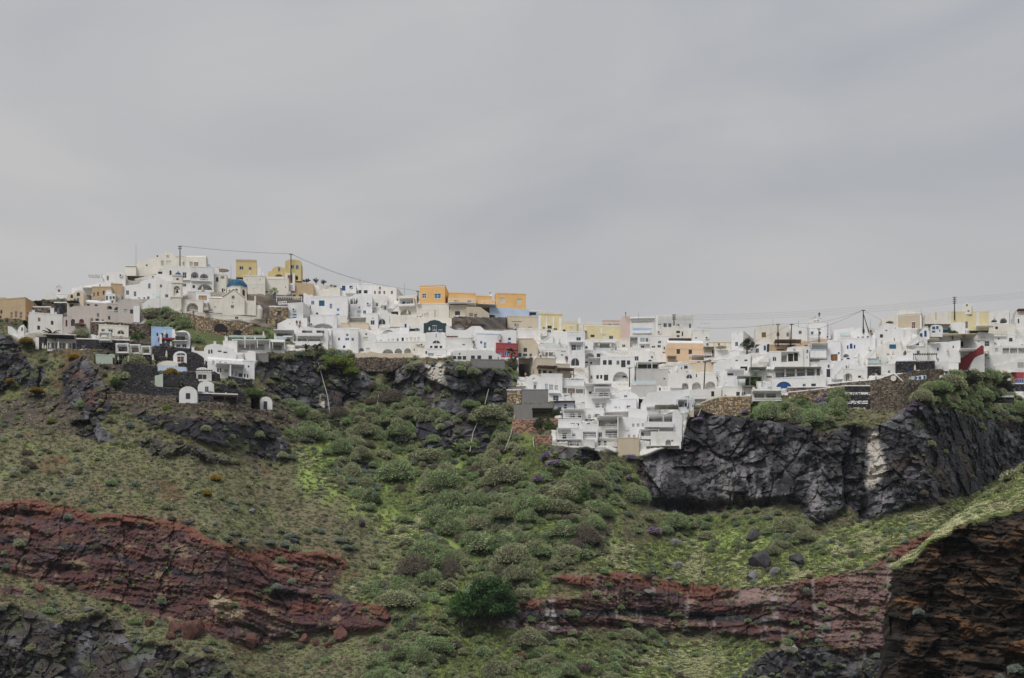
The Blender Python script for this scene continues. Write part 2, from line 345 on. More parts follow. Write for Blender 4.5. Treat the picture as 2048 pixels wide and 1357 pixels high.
def window(parent, fc, a, b, c, d, ty, arch, inset, proud=False):
    col, fr = WC.get(ty.lower() if ty in 'RAU' else ty, WC['w'])
    if ty == 'u': col, fr = WC['w']
    if ty == 'O': col, fr = WC['B']
    if ty == 'o': col, fr = WC['k']
    if ty == 'A': col, fr = ((.10,.03,.03), (.10,.03,.03))
    o = 0.03 if proud else -inset
    mb = MB(); wd = b-a; ht = d-c; fw = min(.09, wd*.12)
    if arch:
        ah = min(wd/2, ht*.9); out = [(a, c)]+arcpts(a, b, d-ah, ah)+[(b, c)]
    else: out = [(a, c), (a, d), (b, d), (b, c)]
    org = fc.pt((a+b)/2, c, o)
    mb.poly([fc.pt(*q, o) for q in out[::-1]], 0)
    nm = 'door' if (ht > 1.9 and ty in 'rDbBkwpys' and ht > 1.7*wd) else 'window'
    if ty == 'v': nm = 'vent_or_shade'  # vents, and near-black panels painting the shade inside arches and niches
    w_ = mb.build(nm, [wcol(col)], parent, org if parent is None else None)
    if fr and wd > .5:
        f = MB(); D = Vector((fc.d[0], fc.d[1], 0)); Nn = Vector((fc.n[0], fc.n[1], 0)); th = Nn*.05
        for (p, u, v) in ((fc.pt(a, c, o), D*fw, Vector((0, 0, ht if not arch else ht-min(wd/2, ht*.9)))), (fc.pt(b-fw, c, o), D*fw, Vector((0, 0, ht if not arch else ht-min(wd/2, ht*.9)))),
                          (fc.pt(a+fw, c, o), D*(wd-2*fw), Vector((0, 0, fw))), (fc.pt((a+b)/2-fw/2, c+fw, o), D*fw, Vector((0, 0, ht-2*fw)))):
            f.box(p, u, v, th)
        if not arch: f.box(fc.pt(a+fw, d-fw, o), D*(wd-2*fw), Vector((0, 0, fw)), th)
        else:
            inn = arcpts(a+fw, b-fw, d-ah, ah-fw); ou = arcpts(a, b, d-ah, ah)
            for i in range(len(inn)-1): f.poly([fc.pt(*ou[i], o+.05), fc.pt(*ou[i+1], o+.05), fc.pt(*inn[i+1], o+.05), fc.pt(*inn[i], o+.05)][::-1])
        if ht > 1.3 and not arch: f.box(fc.pt(a+fw, c+ht*.5, o+.002), D*(wd-2*fw), Vector((0, 0, fw*.7)), th*.9)
        f.build('frame', [wcol(fr)], w_)
    return w_
def stones(parent, fc, s0, s1, z0, z1, c, sz=.42, holes=(), seed=1, prd=.10):
    rn = random.Random(seed); mb = MB(); z = z0
    while z < z1-.1:
        hh = sz*rn.uniform(.55, .8); q = s0+rn.uniform(0, .2)
        while q < s1-.1:
            ww = sz*rn.uniform(.7, 1.5)
            if not any(h[0] < q+ww/2 < h[1] and h[2] < z+hh/2 < h[3] for h in holes) and rn.random() < .93:
                e = rn.uniform(.02, prd); j = lambda: rn.uniform(-.04, .04)
                a = [(q+.02+j(), z+.02+j()), (min(q+ww-.04, s1)+j(), z+.02+j()), (min(q+ww-.04, s1)+j(), min(z+hh-.03, z1)+j()), (q+.02+j(), min(z+hh-.03, z1)+j())]
                cx, cz = sum(p[0] for p in a)/4, sum(p[1] for p in a)/4
                b = [(cx+(p[0]-cx)*.8, cz+(p[1]-cz)*.78) for p in a]; mi = rn.choice((0, 0, 0, 1, 1, 2))
                A = [fc.pt(*p, 0.003) for p in a]; B = [fc.pt(*p, e) for p in b]
                mb.poly(B, mi)
                for k in range(4): mb.poly([A[k], A[(k+1) % 4], B[(k+1) % 4], B[k]], mi)
            q += ww
        z += hh
    k = PL[c]; f = dict(volc=(.8, 1.5, 2.6), rubble=(.45, 1.0, 1.7), salmon=(.5, 1.1, 1.5)).get(c, (.6, 1, 1.5))
    ms = [mat('stone_%s_%d' % (c, i), tuple(v*f[i] for v in k), var=.3, vscale=2.5, bump=.6, bscale=6) for i in range(3)]
    o = mb.build('stones', ms, parent)
    if o: o['kind'] = 'stuff'
    return o
HOUSES = []
V0 = [0.0, 0.0, 1.0]
def view(x, y, s=6.787): V0[:] = [x, y, s]
def vx(v): return V0[0]+v/V0[2]
def vy(v): return V0[1]+v/V0[2]
def ops(s):
    r = []
    for q in s.split(';'):
        q = q.split()
        if q: r.append((q[0], vx(float(q[1])), vy(float(q[2])), float(q[3])/V0[2], float(q[4])/V0[2]))
    return r
EXT = dict(slab='xxysm', perg='xxysm', bal='xxysm', rail='xxysm', glass='xxysm', chim='xyss', blk='xxyym', line='xxys', ac='xy', stair='xyxys')
VILL = 'houses stacked up the cliff village'
QUEUE = []; PLACED = []; BUILT = {}
def RW(label, top, bot, *a, **k): k['_wall'] = 1; QUEUE.append((max(vy(q[1]) for q in bot)-8, len(QUEUE), list(V0), (label, top, bot)+a, k))
def H(label, x0, x1, top, bot, *a, **k): QUEUE.append((vy(bot)-2*min(k.get('dy', 0), 0)*.6, len(QUEUE), list(V0), (label, x0, x1, top, bot)+a, k))
def flush():
    """build the queued houses from the lowest upwards, each behind the ones it rises above"""
    for b_, n_, v_, a, k in sorted(QUEUE, key=lambda q: (-q[0], q[1])):
        V0[:] = v_; BUILT[a[0]] = build_wall(*a, **k) if k.pop('_wall', 0) else build_house(*a, **k)
    QUEUE.clear()
def build_house(label, x0, x1, top, bot, a=0, xs=None, c='white', t='f', hv=0, dep=5.5, dy=0, op='', ex='', name='house', cat='house', pts=None, group=VILL, rc=None, sc=None, st=None):
    dy = max(dy, 0); hs = sum(ord(ch_)*(i_+3) for i_, ch_ in enumerate(label))
    if c == 'white': c = ('white', 'white', 'offwhite', 'chalk', 'milk')[hs % 5]
    if t == 'f' and not pts and 'chim' not in ex and hs % 3 == 0 and x1-x0 > 120 and cat == 'house': ex += ';chim %f %f 12 14;chim %f %f 9 9' % (x0+(x1-x0)*.22, top-13, x0+(x1-x0)*.7, top-8)
    ang = R(a); x0, x1, top, bot = vx(x0), vx(x1), vy(top), vy(bot); hv /= V0[2]
    if xs is not None: xs = vx(xs)
    if pts: pts = [(vx(p[0]), vy(p[1])) for p in pts]
    # front plane: stand it so that its foot just meets the hillside
    k0, k1 = (x0-CX)/F, (x1-CX)/F
    Y = 0
    for q in (0.02, .25, .5, .75, .98):
        px = x0+(x1-x0)*q; kk = (px-CX)/F
        Yb = Yt(px, bot); # facade offset at this sample relative to the left corner
        off = (kk-k0)*Yb*math.tan(ang)/max(1-kk*math.tan(ang), .3)
        Y = max(Y, Yb-off)
    # facades that turn strongly would be pushed far back: use the middle instead
    Ym = Yt((x0+x1)/2, bot)-((x1-x0)/2/F)*Yt((x0+x1)/2, bot)*math.tan(ang)
    Y = Ym+min(Y-Ym, 1.5)+dy
    top_ = min([top-(hv if t == 'vx' else 0)]+([q_[1] for q_ in pts] if pts else []))
    push = 0.0; sl = math.tan(ang)
    for (p0, p1, pt_, pb_, fn) in PLACED:
        a_, b_ = max(x0, p0), min(x1, p1)
        if callable(pb_): pb_ = pb_((a_+b_)/2) if b_ > a_ else 0; pb_ = pb_ if pb_ > bot-2 else -1e9
        if b_-a_ < 3 or pt_ > bot+7 or pb_ < top_: continue
        for px in (a_+.5, (a_+b_)/2, b_-.5):
            kk = (px-CX)/F; yy = Y+(kk-k0)*Y*sl/max(1-kk*sl, .3); push = max(push, fn(px)+.7-yy)
    Y += min(push, 24.0)
    fc = Face((k0*Y, Y), ang)
    PLACED.append((x0, x1, top_, bot, lambda px, fc=fc: fc.Y(fc.s_of(px))))
    wd = fc.s_of(x1); z1 = ZC+(HY-top)/F*Y; z0 = ZC+(HY-bot)/F*Y-.3
    if a != 0: z0 = min(z0, fc.z(x1, bot)-.3)
    sgn = -1 if (xs is not None and xs < x0) else 1
    if xs is not None:      # depth so that the side face ends at xs
        cx, cy = (fc.x, fc.y) if xs < x0 else (fc.x+wd*fc.d[0], fc.y+wd*fc.d[1])
        bk = (-math.sin(ang), math.cos(ang)); ks = (xs-CX)/F; den = bk[0]-ks*bk[1]
        if abs(den) > 1e-4:
            d_ = (ks*cy-cx)/den
            if 0 < d_ < 40: dep = d_
    root = empty(name, fc.pt(wd/2, z0), label, cat, group); root['kind'] = 'thing'
    HOUSES.append((root, fc, wd, z0, z1, dep))
    holes = []; todo = []
    # outline of the wall head, in face coordinates
    if pts: outl = [(fc.s_of(p[0]), fc.z(*p)) for p in pts]; outl[0] = (0, outl[0][1]); outl[-1] = (wd, outl[-1][1])
    elif t == 'arc': m = hv/F*Y; outl = arcpts(0, wd, z1-m, m, 14)
    elif t == 'gable': outl = [(0, z1-hv/F*Y), (wd/2, z1), (wd, z1-hv/F*Y)]
    else: outl = [(0, z1), (wd, z1)]
    zs = min(p[1] for p in outl)
    if t == 'arc' and z0 > zs-.2: z0 = zs-.5
    side_ops = []
    for q in ops(op):
        ty, px, py, ww, hh = q[:5]
        infront = x0-.5 <= px+ww/2 <= x1+.5
        if not infront: side_ops.append(q); continue
        a0, b0 = fc.s_of(px), fc.s_of(px+ww); d0 = fc.z(px+ww/2, py); c0 = fc.z(px+ww/2, py+hh)
        a0 = max(a0, .08); b0 = min(b0, wd-.08); arch = ty in ARCH
        fits = a0 < b0 and c0 > z0+.02 and d0 < zs-.03 and not any(a0 < h[1]+.02 and b0 > h[0]-.02 and c0 < h[3]+.02 and d0 > h[2]-.02 for h in holes)
        dp = {'n': 1.6, 'N': 1.7, 'q': 2.6, 'L': 1.2}.get(ty, .16)
        if fits: holes.append((a0, b0, c0, d0, arch, dp))
        todo.append((q, a0, b0, c0, d0, arch, fits, dp))
    mb = MB()
    wall(mb, fc, 0, wd, z0, zs, holes)
    if len(outl) > 2 or outl[0][1] != outl[-1][1]:
        cap = [(0, zs)]+[p for p in outl if p[1] > zs+1e-4]+[(wd, zs)]
        if len(cap) >= 3: mb.poly([fc.pt(*p) for p in cap[::-1]])
    # sides, back and head
    B = lambda q, z: fc.pt(q, z, -dep)
    fs = Face((fc.x-dep*fc.n[0], fc.y-dep*fc.n[1]), ang-math.pi/2) if sgn < 0 else Face((fc.x+wd*fc.d[0], fc.y+wd*fc.d[1]), ang+math.pi/2)
    sh = []; stodo = []
    if xs is not None:
        zl = outl[0][1] if sgn < 0 else outl[-1][1]
        for q in side_ops:
            ty, px, py, ww, hh = q[:5]
            a0, b0 = sorted((fs.s_of(px), fs.s_of(px+ww))); d0 = fs.z(px+ww/2, py); c0 = fs.z(px+ww/2, py+hh)
            a0 = max(a0, .1); b0 = min(b0, dep-.1)
            if a0 < b0 and c0 > z0 and d0 < zl: 
                dp = {'n': 1.6, 'N': 1.7, 'q': 2.6}.get(ty, .16)
                sh.append((a0, b0, c0, d0, ty in ARCH, dp)); stodo.append((q, a0, b0, c0, d0, ty in ARCH, True, dp))
        wall(mb, fs, 0, dep, z0, zl, sh, 1 if sc else 0)
        q, zq = (wd, outl[-1][1]) if sgn < 0 else (0, outl[0][1])
        mb.poly([fc.pt(q, z0), fc.pt(q, zq), B(q, zq), B(q, z0)])
    else:
        for q, zq in ((0, outl[0][1]), (wd, outl[-1][1])): mb.poly([fc.pt(q, z0), fc.pt(q, zq), B(q, zq), B(q, z0)])
    mb.poly([B(0, z0)]+[B(*p) for p in outl]+[B(wd, z0)])
    rf = MB()
    cm = PM(c); rm = PM(rc) if rc else (cm if c not in ('orange', 'yellow', 'peach', 'red', 'crimson', 'teal', 'blue', 'volc', 'rubble') else PM('white' if c != 'orange' else 'orange'))
    for i in range(len(outl)-1):
        p, q = outl[i], outl[i+1]; rf.poly([fc.pt(*p), fc.pt(*q), B(*q), B(*p)])
    if t == 'f' and not pts:     # a low parapet, a hand's breadth proud, round a sunken roof
        e = .22; D = Vector((fc.d[0], fc.d[1], 0)); Nn = Vector((fc.n[0], fc.n[1], 0)); U = Vector((0, 0, .28))
        rf.box(fc.pt(-.05, z1+.002, .05), D*(wd+.1), -Nn*e, U); rf.box(fc.pt(-.05, z1+.002, -dep+e), D*(wd+.1), -Nn*(e+.05), U)
        rf.box(fc.pt(-.05, z1+.002, .05-e), D*e, -Nn*(dep-2*e+.05), U); rf.box(fc.pt(wd+.05-e, z1+.002, .05-e), D*e, -Nn*(dep-2*e+.05), U)
    if t == 'vx':       # barrel roof lying along the facade
        m = hv/F*Y; n = 8; prof = [(dep/2-dep/2*math.cos(math.pi*i/n), m*math.sin(math.pi*i/n)) for i in range(n+1)]
        for i in range(n):
            rf.poly([fc.pt(0, z1+.01+prof[i][1], -prof[i][0]), fc.pt(wd, z1+.01+prof[i][1], -prof[i][0]), fc.pt(wd, z1+.01+prof[i+1][1], -prof[i+1][0]), fc.pt(0, z1+.01+prof[i+1][1], -prof[i+1][0])])
        for q in (0, wd): rf.poly([fc.pt(q, z1+.01+p[1], -p[0]) for p in prof])
    mb.build('wall', [cm]+([PM(sc)] if sc else []), root); rf.build('roof', [rm], root)
    if c in ('volc', 'rubble', 'salmon') or st:
        stones(root, fc, 0, wd, z0, zs, st or c, holes=holes, seed=int(x0), sz=.5)
        if xs is not None: stones(root, fs, 0, dep, z0, zs, st or c, holes=sh, seed=int(x0)+1, sz=.5)
    for L_, ff in ((todo, fc), (stodo, fs)):
        for q, a0, b0, c0, d0, arch, fits, dp in L_:
            ty = q[0]
            if b0 <= a0: continue
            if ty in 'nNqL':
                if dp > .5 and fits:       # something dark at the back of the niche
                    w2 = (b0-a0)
                    if ty == 'q': window(root, ff, a0+.1*w2, b0-.1*w2, c0+.02, c0+(d0-c0)*.72, 'v', True, dp-.05)  # near-black panel paints the shade deep in the vault
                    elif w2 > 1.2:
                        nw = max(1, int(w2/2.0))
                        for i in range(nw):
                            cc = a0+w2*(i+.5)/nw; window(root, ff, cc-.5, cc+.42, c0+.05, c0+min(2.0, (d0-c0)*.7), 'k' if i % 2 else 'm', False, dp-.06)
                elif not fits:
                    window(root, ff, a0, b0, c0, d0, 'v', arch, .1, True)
                continue
            window(root, ff, a0, b0, c0, d0, ty, arch, .14, not fits)
    # extras
    D = Vector((fc.d[0], fc.d[1], 0)); Nn = Vector((fc.n[0], fc.n[1], 0)); wm = PM('white')
    for q in [e.split() for e in ex.split(';') if e.strip()]:
        k = q[0]; v = [float(n_) for n_ in q[1:6] if n_.lstrip('-').replace('.', '').isdigit()]
        v = [dict(x=vx, y=vy, s=lambda a_: a_/V0[2], m=float)[t_](n_) for t_, n_ in zip(EXT[k], v)]; cc = q[-1] if not q[-1].lstrip('-').replace('.', '').isdigit() else None
        m_ = PM(cc) if cc and cc in PL else (wcol((.05,.045,.045)) if cc == 'dark' else wcol((.10,.06,.045)) if cc == 'wood' else wcol((.22,.23,.19)) if cc == 'cane' else wm)
        if k == 'slab':        # roofed terrace: x0 x1 y posts-height out
            s0, s1 = fc.s_of(v[0]), fc.s_of(v[1]); z = fc.z((v[0]+v[1])/2, v[2]); dr = v[3]/F*Y; o_ = v[4] if len(v) > 4 else 2.2
            m = MB(); m.box(fc.pt(s0, z-.16, o_), D*(s1-s0), -Nn*(o_-.02), Vector((0, 0, .16))); m.build('canopy', [m_], root)
            npost = max(2, int((s1-s0)/3.0)+1)
            if dr > .5:
                for i in range(npost):
                    g = MB(); ps = s0+.1+(s1-s0-.35)*i/(npost-1); g.box(fc.pt(ps, z-.162-dr, o_-.05), D*.18, -Nn*.18, Vector((0, 0, dr))); g.build('post', [m_], root)
        elif k == 'perg':      # slatted pergola
            s0, s1 = fc.s_of(v[0]), fc.s_of(v[1]); z = fc.z((v[0]+v[1])/2, v[2]); dr = v[3]/F*Y; o_ = v[4] if len(v) > 4 else 2.4
            n = max(3, int((s1-s0)/.55))
            for i in range(n):
                g = MB(); g.box(fc.pt(s0+(s1-s0-.15)*i/(n-1), z, o_), D*.16, -Nn*(o_-.02), Vector((0, 0, .12))); g.build('slat', [m_], root)
            g = MB(); g.box(fc.pt(s0, z-.2, o_-.2), D*(s1-s0), -Nn*.12, Vector((0, 0, .198))); g.build('beam', [m_], root)
            for ps in (s0+.05, s1-.2):
                g = MB(); g.box(fc.pt(ps, z-.202-dr, o_-.2), D*.14, -Nn*.14, Vector((0, 0, dr))); g.build('post', [m_], root)
        elif k == 'bal':       # balcony: x0 x1 y(top of parapet) h out ; solid front
            s0, s1 = fc.s_of(v[0]), fc.s_of(v[1]); z = fc.z((v[0]+v[1])/2, v[2]); hh = v[3]/F*Y; o_ = v[4] if len(v) > 4 else 1.4
            m = MB(); m.box(fc.pt(s0, z-hh, o_), D*(s1-s0), -Nn*.15, Vector((0, 0, hh))); m.box(fc.pt(s0, z-hh, o_-.152), D*(s1-s0), -Nn*(o_-.17), Vector((0, 0, .18)))
            m.box(fc.pt(s0, z-hh+.182, o_-.152), D*.15, -Nn*(o_-.17), Vector((0, 0, hh-.182))); m.box(fc.pt(s1-.15, z-hh+.182, o_-.152), D*.15, -Nn*(o_-.17), Vector((0, 0, hh-.182)))
            m.build('balcony', [m_], root)
        elif k == 'rail':      # open railing: x0 x1 y h out
            s0, s1 = fc.s_of(v[0]), fc.s_of(v[1]); z = fc.z((v[0]+v[1])/2, v[2]); hh = v[3]/F*Y; o_ = v[4] if len(v) > 4 else 1.2
            m = MB(); m.box(fc.pt(s0, z-hh-.16, o_), D*(s1-s0), -Nn*(o_-.02), Vector((0, 0, .16))); m.build('balcony', [wm], root)
            m = MB()
            for zz in (z-.1, z-hh*.5): m.box(fc.pt(s0, zz, o_-.01), D*(s1-s0), -Nn*.08, Vector((0, 0, .1)))
            n = max(2, int((s1-s0)/1.2))
            for i in range(n+1): m.box(fc.pt(s0+(s1-s0-.1)*i/n, z-hh+.002, o_-.1), D*.1, -Nn*.08, Vector((0, 0, hh-.004)))
            m.build('railing', [m_], root)
        elif k == 'glass':
            s0, s1 = fc.s_of(v[0]), fc.s_of(v[1]); z = fc.z((v[0]+v[1])/2, v[2]); hh = v[3]/F*Y; o_ = v[4] if len(v) > 4 else 1.2
            m = MB(); m.box(fc.pt(s0, z-hh, o_), D*(s1-s0), -Nn*.03, Vector((0, 0, hh))); m.build('glass_railing', [mat('railing_glass', (.62,.75,.78), rough=.1, spec=.5, alpha=.45)], root)
        elif k == 'chim':      # chimney / roof pillar: x y w h
            s0, s1 = fc.s_of(v[0]), fc.s_of(v[0]+v[2]); z = fc.z(v[0], v[1]); hh = v[3]/F*Y
            m = MB(); m.box(fc.pt(s0, z-hh, -.3), D*(s1-s0), -Nn*(s1-s0), Vector((0, 0, hh))); m.box(fc.pt(s0-.08, z+.002, -.22), D*(s1-s0+.16), -Nn*(s1-s0+.16), Vector((0, 0, .15))); m.build('chimney', [m_], root)
        elif k == 'blk':       # a lower or upper volume joined on: x0 x1 top bot out dep
            s0, s1 = fc.s_of(v[0]), fc.s_of(v[1]); zt = fc.z((v[0]+v[1])/2, v[2]); zb = fc.z((v[0]+v[1])/2, v[3]); o_ = v[4]
            m = MB(); m.box(fc.pt(s0, zb, o_), D*(s1-s0), -Nn*(abs(o_)+2.0 if o_ > 0 else 3.0), Vector((0, 0, zt-zb))); m.build('annex', [m_], root)
        elif k == 'line':      # a moulding / painted band proud of the wall: x0 x1 y h
            s0, s1 = fc.s_of(v[0]), fc.s_of(v[1]); z = fc.z((v[0]+v[1])/2, v[2]); hh = v[3]/F*Y
            m = MB(); m.box(fc.pt(s0, z-hh, .045), D*(s1-s0), -Nn*.042, Vector((0, 0, hh))); m.build('moulding', [m_], root)
        elif k == 'ac':
            s0 = fc.s_of(v[0]); z = fc.z(v[0], v[1]); m = MB(); m.box(fc.pt(s0, z-.65, .38), D*.9, -Nn*.36, Vector((0, 0, .65)), 0)
            m.box(fc.pt(s0+.12, z-.55, .395), D*.45, -Nn*.012, Vector((0, 0, .45)), 1)
            m.build('air_conditioner', [wm, wcol((.05,.05,.05))], root)
        elif k == 'stair':     # outside stair with a solid sloping cheek wall: x_top y_top x_bot y_bot thickness(px)
            s0, s1 = fc.s_of(v[0]), fc.s_of(v[2]); za = fc.z(v[0], v[1]); zb = fc.z(v[2], v[3]); n = 10; hh = (v[4] if len(v) > 4 else 6)/F*Y
            m = MB()
            for i in range(n):
                q0 = s0+(s1-s0)*i/n; q1 = s0+(s1-s0)*(i+1)/n; zt = za+(zb-za)*(i+.5)/n; lo = min(q0, q1)
                m.box(fc.pt(lo, min(za, zb)-hh, .9), D*abs(q1-q0), -Nn*.88, Vector((0, 0, max(.1, zt-min(za, zb)+hh-.5))))
            m.build('steps', [m_], root)
            m = MB(); o_ = 1.1
            P = [fc.pt(s0, za, o_), fc.pt(s1, zb, o_), fc.pt(s1, zb-hh*.8, o_), fc.pt(s0, za-hh*.8, o_)]; Q = [p-Nn*.16 for p in P]
            m.poly(P); m.poly(Q[::-1])
            for i in range(4): m.poly([P[i], P[(i+1) % 4], Q[(i+1) % 4], Q[i]])
            m.build('stair_wall', [m_], root)
    # push the hillside back behind the facade
    xr = x1
    Yr = fc.Y(wd); carve(x0, x1, top-max(hv, 0) if t != 'arc' else top, bot, Y, Yr)
    if xs is not None:
        if sgn < 0: carve(xs, x0, top, bot, Y+dep*math.cos(ang), Y)
        else: carve(x1, xs, top, bot, Yr, Yr+dep*math.cos(ang))
    return root, fc, wd, z0, z1, dep

def build_wall(label, top, bot, c='rubble', st=None, thick=1.0, coping=None, op='', name='stone_wall', cat='wall', group=None, near=.5, step=9.0, sz=.55, stn=True):
    """retaining wall that bends with the hillside: top and bottom outlines given as pixel polylines"""
    top = [(vx(p[0]), vy(p[1])) for p in top]; bot = [(vx(p[0]), vy(p[1])) for p in bot]; x0, x1 = max(top[0][0], bot[0][0]), min(top[-1][0], bot[-1][0]); n = max(2, int((x1-x0)/step))
    xs_ = [x0+(x1-x0)*i/n for i in range(n+1)]; ft = lambda x: float(np.interp(x, [p[0] for p in top], [p[1] for p in top])); fb = lambda x: float(np.interp(x, [p[0] for p in bot], [p[1] for p in bot]))
    Ys = [Yt(x, fb(x))-near for x in xs_]; k_ = 3; Ys = [sum(Ys[max(0, i-k_):i+k_+1])/len(Ys[max(0, i-k_):i+k_+1]) for i in range(n+1)]
    push = 0.0
    for (p0, p1, pt_, pb_, fn) in PLACED:
        for x, y in zip(xs_, Ys):
            if p0+1 < x < p1-1 and pt_ < fb(x)-1 and (pb_(x) if callable(pb_) else pb_) > max(ft(x), fb(x)-2): push = max(push, fn(x)+.7-y)
    Ys = [y+min(push, 20) for y in Ys]
    PLACED.append((x0, x1, min(q_[1] for q_ in top), fb, lambda px: float(np.interp(px, xs_, Ys))))
    mid = n//2; root = empty(name, W(xs_[mid], fb(xs_[mid]), Ys[mid]), label, cat, group); root['kind'] = 'thing'
    P = [(W(x, fb(x), y)-Vector((0, 0, .8)), W(x, ft(x), y)) for x, y in zip(xs_, Ys)]; m = MB(); cp = MB(); bk = Vector((0, thick, 0))
    for i in range(n):
        (a, b), (c2, d) = P[i], P[i+1]; m.poly([a, c2, d, b]); m.poly([b, d, d+bk, b+bk]); m.poly([a+bk, b+bk, d+bk, c2+bk])
        if coping: cp.box(b+Vector((0, -.08, .003)), d-b, bk, Vector((0, 0, .3)))
        carve(xs_[i], xs_[i+1], min(ft(xs_[i]), ft(xs_[i+1])), max(fb(xs_[i]), fb(xs_[i+1])), Ys[i]+thick-.9, Ys[i+1]+thick-.9)
    m.poly([P[0][0], P[0][1], P[0][1]+bk, P[0][0]+bk]); m.poly([P[-1][0], P[-1][1], P[-1][1]+bk, P[-1][0]+bk]); m.build('wall', [PM(c)], root)
    if coping: cp.build('coping', [PM(coping)], root)
    if stn:
        g = MB()
        for i in range(n):
            (a, b), (c2, d) = P[i], P[i+1]; rn = random.Random(int(x0)*97+i); hgt = min(b.z-a.z, d.z-c2.z); L_ = (c2-a).length; e_ = (c2-a).normalized(); nn = Vector((e_.y, -e_.x, 0)).normalized(); z = .05
            while z < hgt-.1:
                hh = sz*rn.uniform(.5, .8); q = rn.uniform(0, .2)
                while q < L_-.15:
                    ww = min(sz*rn.uniform(.6, 1.5), L_-q); pr = rn.uniform(.02, .16)
                    if rn.random() < .93:
                        f0 = lambda u, v, o_: a.lerp(c2, u/L_)+Vector((0, 0, v))+nn*o_; j = lambda: rn.uniform(-.05, .05)
                        A = [f0(q+.03+j(), z+.03, .004), f0(q+ww-.04, z+.03+j(), .004), f0(q+ww-.04+j(), z+hh-.03, .004), f0(q+.03, z+hh-.03+j(), .004)]; cc = sum(A, Vector())/4; B = [cc+(v-cc)*.75+nn*pr for v in A]; mi = rn.choice((0, 0, 0, 1, 1, 2)); g.poly(B, mi)
                        for t_ in range(4): g.poly([A[t_], A[(t_+1) % 4], B[(t_+1) % 4], B[t_]], mi)
                    q += ww
                z += hh
        k = PL[st or c]; f = dict(volc=(.8, 1.5, 2.6), rubble=(.45, 1.0, 1.7), salmon=(.5, 1.1, 1.5)).get(st or c, (.45, .9, 1.3)); ms = [mat('stone_%s_%d' % (st or c, i), tuple(v*f[i] for v in k), var=.3, vscale=2.5, bump=.6, bscale=6) for i in range(3)]
        o = g.build('stones', ms, root); o['kind'] = 'stuff'
    for ty, px, py, ww, hh in ops(op):
        i = int(np.clip((px+ww/2-x0)/(x1-x0)*n, 0, n-1)); a, c2 = P[i][0], P[i+1][0]; an = math.atan2(c2.y-a.y, c2.x-a.x); f = Face((a.x, a.y), an); q0, q1 = f.s_of(px), f.s_of(px+ww); z1_, z0_ = f.z(px+ww/2, py), f.z(px+ww/2, py+hh)
        window(root, f, q0, q1, z0_, z1_, 'v' if ty == 'q' else ty, ty in ARCH, -.19)  # vault mouths get a near-black panel for the shade inside
    return root
# ================================================================ the village, from left to right; numbers are read off enlarged crops of the photograph
view(0, 480)
H('weathered ochre and grey house with tall dark windows at the left edge', -40, 345, 822, 1075, a=-14, xs=560, c='tan', sc='ochre', op='k 5 955 26 48;r 140 985 32 78;r 200 970 36 85;r 265 980 36 88;k 372 985 22 22;m 0 1030 20 35')
H('small ochre building with flat slab roof in the far left corner', -60, 80, 800, 860, c='ochre', dy=3, ex='line -60 80 795 10')
H('low white barrel vault on the skyline near a dark rock', 580, 770, 712, 800, t='arc', hv=70, c='white')
H('long plain white wall behind the rocks on the left skyline', 765, 985, 742, 800, dy=1.5)
H('long white stepped terrace house under the small pergola on the left skyline', 975, 1530, 560, 745, pts=[(975,655),(1230,612),(1290,600),(1420,566),(1530,560)], op='v 1350 605 12 40', ex='slab 1125 1400 665 30 1.6')
H('small white house with open white pergola jutting to the left on the skyline', 1395, 1700, 430, 620, pts=[(1395,490),(1440,500),(1470,430),(1500,428),(1700,455)], op='m 1450 490 26 60;k 1338 548 30 30', ex='slab 1210 1400 512 75 3.0 white;ac 1620 470')
H('cream twin arched house with round headed upper windows', 905, 1135, 685, 985, a=-8, xs=1238, c='ecru', pts=[(905,790),(918,752),(945,730),(985,732),(1012,716),(1035,693),(1080,685),(1112,696),(1135,735)], op='o 1043 715 42 46;o 958 745 32 44;k 920 826 22 18;k 958 820 24 24;m 1003 798 24 46;m 1040 790 36 58;k 948 872 50 50', ex='slab 925 1080 850 2 1.8 dark')
H('tan masonry house with three narrow dark windows beside the stone wall', 1250, 1512, 648, 800, c='tan', op='r 1265 715 26 58;r 1320 706 20 56;r 1395 692 25 56;v 1180 690 60 25')
H('rounded tan rubble bastion at the end of the tan house', 1508, 1665, 603, 750, a=12, c='tan')
H('small white chapel top with tiny belfry between the tan house and the greige house', 1430, 1560, 745, 880, c='white', op='m 1435 760 32 60;m 1487 765 30 45;k 1530 765 35 35', ex='chim 1440 690 70 60')
H('greige house with white barrel roof and square chimney', 1100, 1500, 845, 915, a=10, c='greige', t='vx', hv=58, rc='white', dep=4.5, op='k 1180 870 38 26;k 1285 876 40 24', ex='chim 1340 790 40 100 greige')
H('large greige house with maroon windows and rounded upper wall', 905, 1480, 895, 1115, a=4, c='greige', pts=[(905,985),(920,955),(935,925),(1000,902),(1100,895),(1480,905)], op='r 1310 990 38 60;r 1232 1065 36 48;k 1295 1070 50 32;r 1378 1080 35 26;r 1465 1035 30 42')
H('greige bay with three tall arched maroon shutters', 858, 1225, 1035, 1262, a=3, c='greige', dy=-2, pts=[(858,1050),(915,1040),(980,1022),(1090,1022),(1180,1045),(1225,1060)], op='A 890 1085 24 92;o 962 1075 56 95;A 1075 1075 65 98')
H('greige arcade with two dark arches above a blank wall', 1450, 1665, 872, 1125, a=8, c='greige', dy=.5, op='q 1453 895 68 50;q 1550 912 80 72;k 1468 1035 28 50', ex='line 1470 1610 960 6')
